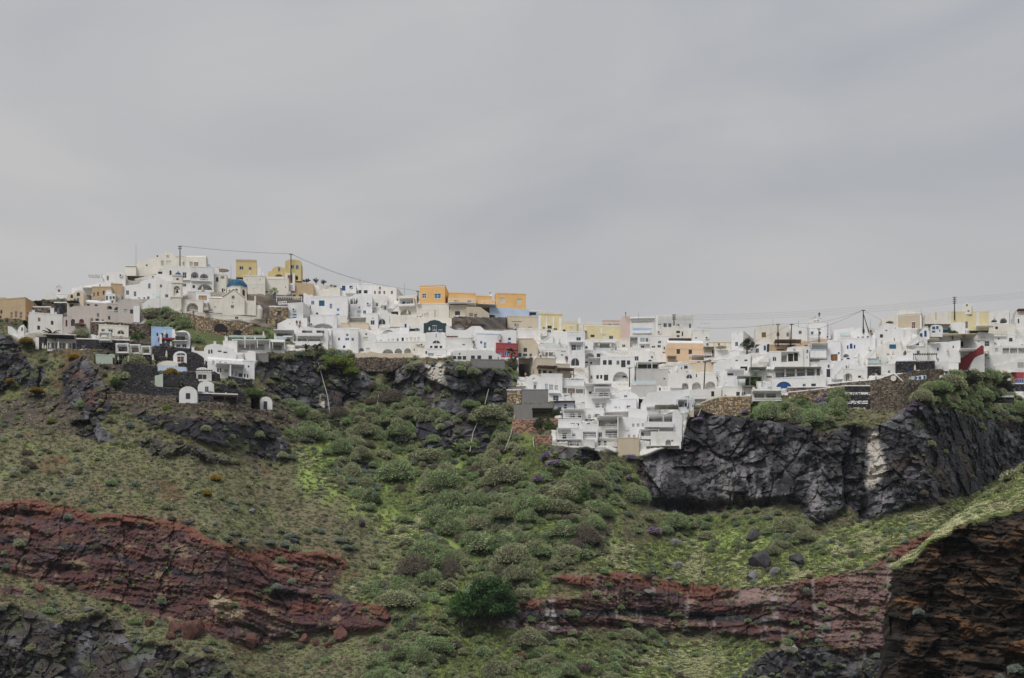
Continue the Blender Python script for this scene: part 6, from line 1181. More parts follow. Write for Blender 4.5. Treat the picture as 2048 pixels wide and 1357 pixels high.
sheet('red_cliff', (fc_ == 2) & (pxq < 830), GM['tuff'], 'layered red and purple tuff cliff at the left')
sheet('red_rock_band', (fc_ == 2) & (pxq >= 830), GM['tuff'], 'banded red tuff cliff below the flowery slope')
sheet('stone_terraces', fc_ == 3, GM['terrace'], 'black volcanic stone terraces round the cave houses')
sheet('village_ground', fc_ == 4, GM['town'], 'whitewashed and earthen terraces between the houses')
# coarse land beyond the detailed sheet: down to the sea, up to the plateau, out to both sides
def coarse(name, rows, m, label, c):
    """rows: lists of points, joined into a strip"""
    n = len(rows[0]); v = [tuple(p) for r_ in rows for p in r_]; f = [(j*n+i, j*n+i+1, (j+1)*n+i+1, (j+1)*n+i) for j in range(len(rows)-1) for i in range(n-1)]
    me = bpy.data.meshes.new(name); me.from_pydata(v, [], f); me.materials.append(m); at = me.attributes.new('ground_colour', 'FLOAT_COLOR', 'POINT')
    rn = np.random.RandomState(3); k = np.array(c)*(1+.3*(rn.rand(len(v), 1)-.5)); at.data.foreach_set('color', np.concatenate([k, np.ones((len(v), 1))], 1).ravel().astype(np.float32))
    tag(link(name, me), label, None, None, 'structure')
ci = list(range(0, NX, 8))+[NX-1] if (NX-1) % 8 else list(range(0, NX, 8))
rows = []
for k in range(13):
    t_ = k/12; rows.append([(P3[-1, i, 0]*(1-.02*t_), P3[-1, i, 1]-t_*95+(2*math.sin(i*.05+k) if k else 0), P3[-1, i, 2]*(1-t_)-4*t_) for i in ci])
coarse('lower_slope', rows, GM['slope'], 'rough slope falling to the sea', (.10,.09,.06))
rows = []
for k in range(9):
    t_ = (k/8)**1.6; rows.append([(P3[0, i, 0]*(1+2.0*t_), P3[0, i, 1]+t_*2400, P3[0, i, 2]*(1-.6*t_)-(0 if k == 0 else 3)) for i in ci])
coarse('plateau', rows, GM['slope'], 'flat land behind the village ridge', (.13,.12,.07))
for sgn, j in ((-1, 0), (1, NX-1)):
    ri = list(range(0, NY, 10))+[NY-1]
    rows = [[(P3[i, j, 0]+sgn*d, P3[i, j, 1]+.25*d+(5*math.sin(i*.11+d*.03) if d else 0), P3[i, j, 2]*(1-.0006*d)) for i in ri] for d in (0, 20, 45, 80, 140, 240, 400, 700)]
    coarse('side_slope', rows, GM['slope'], 'rocky slope going on beyond the village to the %s' % ('left' if sgn < 0 else 'right'), (.11,.10,.065))
m = MB(); m.poly([(-6000,-3000,0), (6000,-3000,0), (6000,6000,0), (-6000,6000,0)])
tag(m.build('sea', mat('sea_water', (.02,.04,.05), rough=.12, spec=.5, bump=.5, bscale=.25)), 'grey sea below the cliff', None, None, 'structure')
# ================================================================ poles, cables, parasols and other things
WOODM = mat('dark_pole_wood', (.055,.042,.035), rough=.9, var=.3, vscale=2); IRON = mat('galvanised_steel', (.22,.23,.24), rough=.6, metal=.4); BLK = mat('black_cable', (.03,.03,.032), rough=.7)
CANV = mat('canvas_cream', (.62,.58,.47), rough=.9, var=.08, vscale=3); CANW = mat('canvas_white', (.76,.76,.74), rough=.9, var=.05, vscale=3); CANR = mat('canvas_rust', (.20,.085,.06), rough=.9)
def pole(px, ptop, pbot, label, arms=1, Y=None, lean=0.0, strut=False, r=.17):
    Y = Y or Yf(px, max(pbot, ptop+2))-1.5
    a, b = W(px, pbot, Y), W(px, ptop, Y); a.z -= 1.5; b.x += lean
    root = empty('utility_pole', a, label, 'utility pole', 'utility poles over the village'); m = MB(); m.tube(a, b, r, r*.7, 8); m.build('pole', [WOODM], root)
    for k in range(arms):
        m = MB(); z = b.z-.3-.55*k; m.abox(b.x-.5, b.x+.5, Y-.22, Y-.1, z-.06, z+.06); ar = m.build('crossarm', [WOODM], root)
        for dx in (-.42, 0, .42):
            m = MB(); m.lathe((b.x+dx, Y-.16, z+.06), [(.05, 0), (.09, .05), (.06, .12), (.08, .18), (0, .22)], 6); m.build('insulator', [wcol((.15,.1,.08))], ar)
    if strut:
        m = MB(); m.tube(a+Vector((1.6, 0, 0)), b-Vector((0, .25, 1.2)), r*.85, r*.6, 7); m.build('brace', [WOODM], root)
    return b
UP1 = pole(360, 492, 533, 'utility pole standing before the round gabled hilltop house', 2)
UP2 = pole(582, 508, 550, 'utility pole in front of the yellow tower house', 1)
UP3 = pole(836, 582, 597, 'short utility pole left of the tall orange house', 1)
UP4 = pole(1556, 648, 682, 'utility pole by the wooden shuttered skyline house', 1)
UP5 = pole(1581, 648, 694, 'utility pole rising through the brown reed canopy', 1, lean=.3)
UP6 = pole(1638, 657, 687, 'utility pole over the curved canopy terrace', 1)
UP7 = pole(1726.5, 620, 656, 'braced double utility pole on the right skyline', 1, strut=True)
UP8 = pole(1909, 594, 630, 'tall utility pole with four crossarms at the right skyline', 4)
UP9 = pole(1259, 735, 772, 'utility pole at the corner of the large white house', 1)
UP10 = pole(1406, 722, 806, 'tallest leaning utility pole in front of the three shaded niches', 1, r=.2, lean=.6)
UP11 = pole(1348, 629, 640, 'stub utility pole on the roof with the slatted pergola', 3)
def cable(a, b, label, sag=.03, r=.045, n=14):
    r = r*.5
    a, b = Vector(a), Vector(b); L_ = (b-a).length; m = MB(); pts = [a.lerp(b, i/n)-Vector((0, 0, 4*sag*L_*(i/n)*(1-i/n))) for i in range(n+1)]
    for i in range(n): m.tube(pts[i], pts[i+1], r, n=4)
    tag(m.build('power_cable', [BLK], None, origin=a), label, 'cable', 'power cables over the village', 'thing')
cable(UP1, UP2, 'black cable between the hilltop pole and the yellow tower pole', .012, .07)
cable(UP2, W(722, 562, UP2.y+4), 'thick cable sagging right from the yellow tower pole', .02, .07)
cable(W(722, 562, UP2.y+4), UP3, 'cable from the skyline antenna to the pole by the orange house', .01, .055)
cable(UP2, W(722, 559, UP2.y+6), 'thin sagging cable under the thick one right of the yellow tower', .045, .035)
cable(W(1395, 656, UP11.y), UP4, 'thick cable crossing the sky gap towards the wooden shuttered house', .02, .06)
cable(UP4, UP5, 'short cable between the two close poles', .02); cable(UP5, UP6, 'cable from the reed canopy pole to the curved canopy pole', .06)
cable(UP5, UP7, 'long cable rising to the braced double pole', .05); cable(UP6, UP7, 'cable from the curved canopy pole to the braced double pole', .03, .055)
cable(UP7, W(1766, 642, UP7.y+3), 'cable descending right from the braced double pole', .02)
cable(UP9, UP10, 'cable between the corner pole and the tallest leaning pole', .03, .05); cable(UP10, W(1490, 712, UP10.y+25), 'cable running up the hill from the tallest leaning pole', .01); cable(UP10, UP5, 'long cable between the tallest pole and the reed canopy pole', .02, .04)
for k in range(4):
    cable(UP11-Vector((0, 0, .2+.45*k)), UP8-Vector((0, 0, .3+.55*k)), ['highest', 'second highest', 'third highest', 'lowest'][k]+' of the four thin wires spanning the right half of the sky', .012, .028)
    cable(UP8-Vector((0, 0, .3+.55*k)), W(2230, 562+3.2*k, UP8.y+10), ['highest', 'second highest', 'third highest', 'lowest'][k]+' wire leaving the tall pole towards the right edge', .01, .028)
for px, t_, b_, lb in ((272, 488, 535, 'tall thin radio mast left of the round gabled house'), (567, 538, 550, 'thin antenna rod beside the yellow arch'), (462, 531, 556, 'thin steel post between the parasol and the blue dome'), (720, 558, 570, 'short antenna on the roof with three dark windows'), (809, 566, 590, 'thin antenna rod left of the orange house'),
                       (1546, 636, 650, 'television antenna above the wooden shuttered house'), (1597, 640, 652, 'television antenna above the square windowed skyline house'), (1277, 625, 635, 'thin aerial on the blue awning house'), (1251, 625, 634, 'thin aerial on the pink house'), (1741, 638, 652, 'thin mast right of the braced double pole'),
                       (1843, 619, 630, 'small aerial above the peach brown house'), (1662, 655, 674, 'rusty vertical post left of the glass windbreaks'), (1808, 652, 672, 'thin black post above the pale stair house'), (320, 583, 620, 'slim lamp mast on the curved wall left of the bell tower'), (412, 593, 635, 'slim lamp mast left of the domed church'), (502, 626, 646, 'lamp post at the right end of the churchyard wall'), (1004, 643, 673, 'rusty mast beside the cave rock'), (1321, 643, 655, 'weather vane post between pergola roof and sky')):
    Y = Yf(px, b_)-2; m = MB(); m.tube(W(px, b_+3, Y), W(px, t_, Y), .055, .03, 5); o = m.build('mast', [IRON], None, origin=W(px, b_, Y)); tag(o, lb, 'mast', 'thin masts and aerials', 'thing')
# closed and open parasols
def parasol(px, ptop, pbot, label, cv=CANV, opened=False, near=2.0):
    Y = Yf(px, pbot+2)-near; h = (pbot-ptop)/F*Y; b = W(px, pbot, Y); root = empty('parasol', b, label, 'parasol', 'parasols on the terraces'); m = MB(); m.tube(b, b+Vector((0, 0, h)), .045, n=5); m.build('pole', [CANW], root)
    m = MB()
    if opened: m.lathe(b, [(1.75, h*.72), (1.7, h*.76), (.9, h*.9), (0, h)], 8)
    else: m.lathe(b, [(.16, h*.18), (.30, h*.26), (.26, h*.55), (.17, h*.85), (.06, h*.98), (0, h)], 8)
    m.build('canopy', [cv], root)
PAR = [(500,540,553,'below the left yellow house'),(527,663,676,'tallest on the pool terrace'),(490,671,682,'first on the pool terrace'),(510,672,682,'in the middle of the pool terrace'),(815,620,632,'inside the cream taverna arch'),(859,654,663,'before the dark teal house'),
 (1089,700,713,'before the left taverna opening'),(1108,702,714,'before the right taverna opening'),(1119,676,690,'left of the three storey white house'),(1023,673,684,'behind the crimson house'),(1147,655,667,'left of the slim chimney tower'),(1160,655,667,'right of the slim chimney tower'),(1187,684,697,'at the left of the terrace bar'),(1198,681,695,'second on the terrace bar'),(1221,685,697,'at the right of the terrace bar'),
 (86,686,701,'at the left end of the restaurant terrace'),(91,690,701,'second on the restaurant terrace'),(101,684,701,'third on the restaurant terrace'),(117,683,703,'in the middle of the restaurant terrace'),(134,687,702,'at the right of the restaurant terrace'),(237,709,725,'left of the arched white door in the lava wall'),(257,712,728,'right of the arched white door in the lava wall'),(333,701,718,'beside the maroon door vault'),(306,709,725,'below the last white cabana'),(330,660,674,'before the sky blue house'),(342,683,696,'at the right foot of the sky blue house'),
 (1738,692,704,'highest left of the domed terrace houses'),(1755,706,718,'beside the domed terrace houses'),(1717,715,728,'left above the shaded arch house'),(1729,720,732,'right above the shaded arch house'),(1760,711,725,'middle of the terrace above the tiled lava house'),(1774,715,727,'right end of the terrace above the tiled lava house'),(1786,701,712,'between the terrace walls left of the pergola'),(1814,698,708,'above the bulging white house'),(1802,681,691,'beside the slatted white wall'),(1763,678,689,'above the wide navy window'),
 (1852,678,689,'at the foot of the navy doors'),(1856,703,712,'above the black pergola'),(1895,695,706,'before the tiny navy openings'),(1909,706,719,'right of the tiny navy openings'),(1908,664,682,'before the round green tree'),(1724,749,760,'left on the white coped rubble wall'),(1752,747,759,'right on the white coped rubble wall'),(1830,730,744,'between the two right lava stone houses'),(1670,733,744,'left of the shaded arch'),(1671,748,760,'at the left foot of the shaded arch'),(1968,628,640,'left of the two shaded skyline arches'),(1989,630,642,'right of the left shaded skyline arch'),(334,575,584,'white beside the bell tower house'),(405,573,583,'inside the wide arch behind the bell tower')]
for px, t_, b_, lb in PAR: parasol(px, t_, b_, 'closed cream parasol '+lb)
for px, t_, b_, lb in ((1354,808,819,'left of the three'),(1362,805,817,'middle one of the three'),(1376,808,820,'right of the three')): parasol(px, t_, b_, 'closed rust brown parasol, '+lb+' on the cliff porch', CANR)
parasol(446, 538, 550, 'open cream parasol on the roof right of the balcony arches', CANV, True); parasol(1442, 692, 703, 'open cream parasol beside the painted arch bands', CANV, True); parasol(1867, 678, 686, 'open beige parasol left of the beige sail', CANV, True); parasol(160, 647, 658, 'open pink parasol beside the palm terrace', mat('canvas_pink', (.5,.35,.33)), True)
# canopy beds
for x0, x1, t_, b_, lb in ((196,222,663.5,681,'white cabana bed standing alone under the low cream house'),(231,258,687,706.5,'leftmost of the three white cabana beds in a row'),(258,281,689,708,'middle of the three white cabana beds in a row'),(281,302,692,709.5,'rightmost of the three white cabana beds in a row')):
    Y = Yf((x0+x1)/2, b_+2)-4; a, b = W(x0, b_, Y), W(x1, t_, Y); root = empty('cabana_bed', (a+b)/2, lb, 'cabana bed', 'white cabana beds on the lava terraces'); w_ = b.x-a.x; h = b.z-a.z
    for px_ in (a.x+.04, b.x-.14):
        for y_ in (Y, Y+2.0):
            m = MB(); m.abox(px_, px_+.1, y_, y_+.1, a.z, b.z-.3); m.build('post', [CANW], root)
            m = MB(); m.lathe((px_+.05+(.22 if px_ < a.x+1 else -.22), y_+.05, a.z+.4), [(.12, 0), (.1, h*.25), (.2, h*.5), (.32, h-.75)], 6); m.build('curtain', [CANW], root)
    m = MB(); m.abox(a.x, b.x, Y-.05, Y+2.15, b.z-.298, b.z); m.build('canopy', [CANW], root); m = MB(); m.abox(a.x+.16, b.x-.16, Y+.12, Y+1.98, a.z+.02, a.z+.42); m.build('mattress', [CANW], root)
# downpipes and hoses in the gully
for pts_, lb in (([(637,727),(645,757),(655,792),(660,827)],'long white pipe hanging over the left dark rock face'),([(977,780),(970,808)],'short white pipe under the seven windowed house'),([(960,832),(946,866),(940,903)],'white bent pipe in the middle of the gully'),([(1032,818),(1022,868),(1010,900)],'white pipe beside the salmon rubble wall'),([(1066,876),(1068,895)],'short white pipe under the salmon wall'),([(758,785),(753,820)],'thin grey pipe among the gully shrubs'),([(1402,818),(1396,832)],'short white pipe on the big lava cliff')):
    m = MB(); P = [W(p[0], p[1], Yf(p[0], p[1])-1.8) for p in pts_]
    for i in range(len(P)-1): m.tube(P[i], P[i+1], .095, n=6)
    for i in range(len(P)): m.tube(P[i]-Vector((0, .25, 0)), P[i]+Vector((0, .25, .02)), .13, n=6)
    tag(m.build('drain_pipe', [mat('pipe_plastic', (.46,.46,.46), rough=.5)], None, origin=P[0]), lb, 'pipe', 'drain pipes down the gully', 'thing')
# the round disc and iron plants, planters, boxes
m = MB(); q = W(1787, 757, Yf(1787, 762)-2.2); m.tube(q, q+Vector((0, .12, 0)), .72, n=20); tag(m.build('wall_disc', [PM('cream')], None, origin=q), 'round pale disc on the rubble wall below the lava stone houses', 'disc', None, 'thing')
# rooftop water tanks / satellite dishes
for px, py, lb in ((1068,760,'white satellite dish on the barrel end above the concrete walls'),(981,589,'white satellite dish on the low orange roof'),(1630,638,'grey dish on the rooftop room'),(1308,857,'grey satellite dish on the curved balcony block')):
    Y = Yf(px, py+6)-2.5; p = W(px, py, Y); root = empty('satellite_dish', p, lb, 'satellite dish', 'satellite dishes'); m = MB(); m.lathe((0, 0, 0), [(0, 0), (.3, .04), (.5, .14), (.55, .2)], 12)
    m.v = [(p.x+v[0], p.y-v[2], p.z+v[1]) for v in m.v]; m.build('dish', [CANW], root); m = MB(); m.tube(p-Vector((0, -.05, .9)), p, .05, n=5); m.build('pole', [IRON], root)
# outdoor tables and pots with plants
for i, (px, py, lb) in enumerate(((599,652,'at the edge of the flowering terrace'),(1434,756,'on the courtyard wall of the blank gable'),(178,601,'beside the tiny chapel belfry'),(225,603,'on the low greige annex'),(1000,681,'on the crimson house, left end'),(1030,684,'on the crimson house, right end'),(947,684,'hanging at the end of the flower pot terrace'),(1081,712,'dry and reddish beside the taverna front'),(612,690,'before the white apartment block'),(1304,714,'along the wall of the white blank house'),(1425,727,'under the peach house porch'),(1743,667,'beside the humped roof'),(1512,775,'hanging from the lava stone house pergola'),(118,581,'in a red pot on the white skyline wall'))):
    Y = Yf(px, py+4)-2.4; b = W(px, py+3, Y); root = empty('potted_plant', b, 'leafy potted plant '+lb, 'potted plant', 'potted plants on the terraces'); m = MB(); m.lathe(b, [(.22, 0), (.34, .45), (.38, .5), (.3, .5)], 8); m.build('pot', [wcol((.35,.05,.05) if px == 118 else (.30,.15,.09))], root)
    rn = random.Random(i); m = MB()
    for k in range(90):
        d = Vector((rn.gauss(0, 1), rn.gauss(0, 1), rn.gauss(.3, .8))).normalized()*rn.uniform(.4, .9); p = b+Vector((0, 0, 1.0))+d*Vector((1.1, .8, .75)).length/1.3; t1 = Vector((rn.uniform(-1, 1), rn.uniform(-1, 1), rn.uniform(-1, 1)))*.16; t2 = Vector((rn.uniform(-1, 1), rn.uniform(-1, 1), rn.uniform(-1, 1)))*.16; m.poly([p, p+t1, p+t2])
    m.build('foliage', [mat('pot_foliage', (.06,.10,.03), var=.4, vscale=3) if px not in (1081, 118) else mat('dry_foliage', (.16,.05,.04), var=.3, vscale=3)], root)
# a row of pots
for k in range(8):
    px = 894+k*2.9; Y = Yf(px, 680)-2.6; b = W(px, 677, Y); root = empty('potted_plant', b, 'small dark red potted plant in the row on the white terrace edge', 'potted plant', 'row of pots on the white terrace'); m = MB(); m.lathe(b, [(.12, 0), (.18, .25), (.14, .25)], 6); m.build('pot', [wcol((.2,.1,.07))], root)
    m = MB(); m.lathe(b+Vector((0, 0, .25)), [(.05, 0), (.22, .12), (.2, .3), (0, .42)], 6); m.build('foliage', [mat('dry_foliage', (.16,.05,.04))], root)
# people, each about ten pixels tall
def person(px, pfoot, label, shirt, legs, Y=None, arm=0.0, face=0.0):
    Y = Y or Yf(px, pfoot+1)-2.2; b = W(px, pfoot, Y)
    vs = [(0,0,.98),(0,0,1.25),(0,0,1.42),(0,.0,1.55),(0,-.02,1.68),(.11,0,.92),(.12,-.03,.5),(.12,0,.08),(.12,-.12,.04),(-.11,0,.92),(-.12,.05,.5),(-.12,.06,.08),(-.12,-.06,.04),(.2,0,1.4),(.27,-.03-arm*.1,1.12),(.25,-.1-arm*.2,.86+arm*.2),(-.2,0,1.4),(-.27,-.03,1.12),(-.25,-.08,.86)]
    es = [(0,1),(1,2),(2,3),(3,4),(0,5),(5,6),(6,7),(7,8),(0,9),(9,10),(10,11),(11,12),(2,13),(13,14),(14,15),(2,16),(16,17),(17,18)]
    rs = [.15,.15,.13,.065,.11,.1,.07,.05,.045,.1,.07,.05,.045,.07,.05,.04,.07,.05,.04]
    me = bpy.data.meshes.new('person'); me.from_pydata(vs, es, []); o = bpy.data.objects.new('person', me); COL.objects.link(o)
    mo = o.modifiers.new('skin', 'SKIN'); sk = me.skin_vertices[0].data
    for i, r_ in enumerate(rs): sk[i].radius = (r_, r_*.85)
    sk[0].use_root = True; o.modifiers.new('sub', 'SUBSURF').levels = 1
    dg = bpy.context.evaluated_depsgraph_get(); nm = bpy.data.meshes.new_from_object(o.evaluated_get(dg)); o.modifiers.clear(); o.data = nm; nm.name = 'person'
    for c_ in (shirt, legs, (.35,.22,.16), (.04,.03,.02)): nm.materials.append(wcol(c_))
    for p in nm.polygons:
        z = p.center.z; x = abs(p.center.x); p.material_index = 3 if (z > 1.7 or (z > 1.6 and p.center.y > .03)) else 2 if z > 1.47 or (x > .2 and z < 1.05) else 0 if z > .95 else 1
        p.use_smooth = True
    o.location = b; o.rotation_euler = (0, 0, face); tag(o, label, 'person', 'people on the terraces', 'thing'); return o
person(593.5, 653, 'person in black on the flowering terrace edge', (.02,.02,.025), (.03,.03,.04), face=.4)
person(600, 654, 'person in red top on the flowering terrace edge', (.4,.04,.05), (.04,.04,.06), face=-.6)
person(387, 634, 'person in brown on the church path wall', (.12,.08,.05), (.05,.05,.05))
person(1132, 724, 'person in dark clothes by the arched glass door', (.04,.04,.05), (.05,.05,.07)); person(1134.5, 725, 'person in violet top beside the arched glass door', (.12,.08,.2), (.04,.04,.06), face=.5)
person(1142.5, 796, 'person in red shirt on the white terrace block', (.45,.06,.05), (.08,.08,.1), arm=1)
person(1122, 834, 'person in white by the corner of the black roofed house', (.7,.7,.7), (.1,.12,.2)); person(1051, 758, 'person with bare arms by the wall of the beige house', (.5,.35,.25), (.15,.1,.08)); person(1845, 689, 'person in white dress at the top of the double stair', (.75,.73,.75), (.75,.73,.75))
person(1873, 731, 'person in long white dress on the steps beside the lava houses', (.78,.78,.8), (.78,.78,.8)); person(1876, 728, 'person in grey suit on the steps beside the lava houses', (.2,.2,.22), (.2,.2,.22)); person(1438, 698, 'person in dark clothes by the painted arch bands', (.03,.03,.03), (.03,.03,.04)); person(408, 558, 'seated looking person in white on the upper balcony arch', (.75,.75,.75), (.2,.2,.25)); person(331, 694, 'person in grey by the foot of the sky blue house', (.35,.33,.35), (.1,.1,.12))
person(1638.5, 637, 'person in black standing on the rooftop room', (.02,.02,.02), (.02,.02,.02), Y=Yf(1638, 690)+3)
# ================================================================ plants, boulders and the near cliff
def leafmat(name, c, v=.25, tr=.0):
    m = mat(name, c, rough=.9, var=v, vscale=.55, objvar=.14); return m
LM = dict(olive=leafmat('leaf_olive', (.34,.365,.21)), moss=leafmat('leaf_moss', (.27,.36,.17)), sage=leafmat('leaf_sage', (.26,.32,.26)), brown=leafmat('leaf_brown', (.185,.155,.125)), bright=leafmat('leaf_bright', (.095,.16,.045)),
          broom=leafmat('leaf_broom', (.40,.27,.03)), purple=leafmat('flower_purple', (.46,.30,.60)), pine=leafmat('leaf_pine', (.035,.055,.028)), lime=leafmat('leaf_lime', (.20,.27,.04)), dark=leafmat('leaf_dark', (.05,.065,.032)))
def shrub_mesh(name, seed, mt, nl=1500, fl=.74, lobes=.34, leaf=.088, mt2=None, nc=9):
    rn = np.random.RandomState(seed); m = MB()
    bm = bmesh.new(); bmesh.ops.create_icosphere(bm, subdivisions=3 if nc < 12 else 4, radius=1.0)
    co = np.array([v.co[:] for v in bm.verts]); fs = [[v.index for v in f.verts] for f in bm.faces]; bm.free()
    cs = rn.randn(nc, 3); cs /= np.linalg.norm(cs, axis=1)[:, None]; cs[:, 2] = np.abs(cs[:, 2])
    def rad(d):
        k = np.max(1-np.linalg.norm(d[:, None, :]-cs[None], axis=2), axis=1); return .72+.16*np.sin(d[:, 0]*2.4+seed)*np.cos(d[:, 1]*2.1+seed*1.7)+lobes*np.clip(k+.25, 0, 1)+.05*np.sin(d[:, 0]*9+seed)*np.cos(d[:, 1]*8)
    r_ = (rad(co)+(.06*np.sin(co[:, 0]*17+seed)*np.sin(co[:, 1]*15)*np.sin(co[:, 2]*16) if nc > 12 else 0))*.93; v = co*r_[:, None]; v[:, 2] = np.where(v[:, 2] < 0, v[:, 2]*.35, v[:, 2]*fl*1.25)
    V = v.tolist(); Fc = [tuple(f) for f in fs]; MI = [2]*len(Fc)
    d = rn.randn(nl, 3); d[:, 2] = np.abs(d[:, 2])*1.0-.15; d /= np.linalg.norm(d, axis=1)[:, None]
    p = d*(rad(d)*rn.uniform(.86, 1.16, nl))[:, None]; p[:, 2] *= fl*1.25
    for i in range(nl):
        a = rn.randn(3)*leaf+d[i]*leaf*.6; b = rn.randn(3)*leaf; k = len(V); V += [tuple(p[i]-b*.5), tuple(p[i]+b*.5), tuple(p[i]+a)]; Fc.append((k, k+1, k+2)); MI.append(1 if (mt2 and rn.rand() < .35) else 0)
    me = bpy.data.meshes.new(name); me.from_pydata(V, [], Fc); me.materials.append(mt); me.materials.append(mt2 or mt); me.materials.append(mat('shaded_core', (.075,.068,.048), rough=1, var=.3, vscale=3))  # dark core paints the shade between the leaves, toned like twigs
    me.polygons.foreach_set('material_index', MI); me.update(); return me
PROTO = {k: [shrub_mesh('shrub', 10*i+j, LM[k], lobes=.40 if k not in ('sage', 'broom') else .12, mt2=LM['bright'] if k == 'purple' else None) for j in range(2)] for i, k in enumerate(('olive', 'moss', 'sage', 'brown', 'bright', 'broom', 'purple', 'dark', 'lime'))}
MOUND = {k: [shrub_mesh('shrub', 300+10*i+j, LM[k], nl=5200, fl=.86, lobes=.46, leaf=.050, nc=26) for j in range(3)] for i, k in enumerate(('olive', 'moss', 'brown'))}
CV = np.array([(min(c[0], c[1]), max(c[0], c[1]), c[2], c[3]) for c in CARVE])
def onhouse(px, py): return bool(((CV[:, 0]-3 < px) & (px < CV[:, 1]+3) & (CV[:, 2] < py) & (py < CV[:, 3]-1)).any())
idx_of = lambda px, py: (int(np.clip((py-np.interp(px, PXs, RDG))/(PBOT-np.interp(px, PXs, RDG))*(NY-1), 0, NY-1)), int(np.clip((px+150)/2350*(NX-1), 0, NX-1)))
rr_ = random.Random(11)
dens = np.zeros(PX.shape); dens[~(mW | mR_ | mD | mT)] = .10; dens[mFl & ~mS] = .22; dens[mS] = 1.0; dens[mT] = .10; dens[mD & ~mW] = .05; dens[inpoly(PX, PY, DARK[0])] = .012; dens[mR_] = .02; dens[mW] = 0
dens[inpoly(PX, PY, DARK[1]) | inpoly(PX, PY, DARK[2])] = .07; dens[mR_ & (PX > 900)] = .07; dens[mD & (PY > 1180)] = .05; dens[leftveg] = .8
dens[inpoly(PX, PY, [(700,740),(1040,760),(1000,920),(640,900),(580,840)])] *= 1.0
gap = ((fbm(X_, Z_, 22, 2, 201) > .14) | (gnoise((PX+.4*PY)/46, PY/170+3.3, 111) > .16)) & (PY > 880); dens[mS & gap] = .10
dens *= (fbm(X_, Z_, 12, 3, 202) > -.42)
SH = []; occ = {}
def clash(px, py, sp, fx, fy):
    kx, ky = int(px//24), int(py//16)
    for a in range(-3, 4):
        for b in range(-3, 4):
            for q in occ.get((kx+a, ky+b), ()):
                if abs(q[0]-px) < (q[2]+sp)*fx and abs(q[1]-py) < (q[2]+sp)*fy: return True
    return False
for t_ in range(46000):
    phase = 0 if t_ < 3600 else 1
    px, py = rr_.uniform(-140, 2190), rr_.uniform(600, 1465); i, j = idx_of(px, py)
    if rr_.random() > dens[i, j]: continue
    inS = mS[i, j]
    if phase == 0:
        if not inS or py < 745: continue
        r = 1.3+2.7*rr_.random()**2.8
        if min(mS[max(0, i-8), j], mS[min(NY-1, i+4), j], mS[i, max(0, j-9)], mS[i, min(NX-1, j+9)]) == 0: r = min(r, 2.1)
    else: r = (.7+1.1*rr_.random()**1.4) if inS else (.35+1.1*rr_.random()**3)
    if mT[i, j]: r *= .8
    if py < 735: r = min(r, 1.7)
    if mFl[i, j] and not inS: r = min(r, 1.1)
    sp = r*7.0
    if clash(px, py, sp, .33, .16): continue
    top = py-r*7*.8
    if onhouse(px, top) or onhouse(px, py) or onhouse(px-r*5, py) or onhouse(px+r*5, py) or onhouse(px-r*4, top+3) or onhouse(px+r*4, top+3): continue
    if px > 1790 and py > 1150-(px-1800)*.55 and px < 2190: continue
    if onhouse(px, py-3) or np.interp(px, PXs, RDG) > py-4: continue
    n_ = gnoise(np.array([px/90.]), np.array([py/60.]), 207)[0]
    if r >= 1.9: kind = rr_.choices(['olive', 'moss', 'brown'], [6+7*n_, 6-7*n_, .7])[0]
    elif mT[i, j]: kind = rr_.choice(['olive', 'moss', 'bright', 'lime', 'broom', 'brown'])
    elif inS: kind = rr_.choices(['olive', 'moss', 'brown', 'sage', 'bright', 'dark'], [6+4*n_, 6-3*n_, 1.5, 1.5, .3, .3])[0]
    elif px < 720: kind = rr_.choices(['olive', 'sage', 'brown', 'moss'], [3, 3, 1, 1])[0]
    else: kind = rr_.choices(['olive', 'moss', 'brown', 'sage'], [3, 3, 2, 2])[0]
    occ.setdefault((int(px//24), int(py//16)), []).append((px, py, sp)); SH.append((px, py, r, kind))
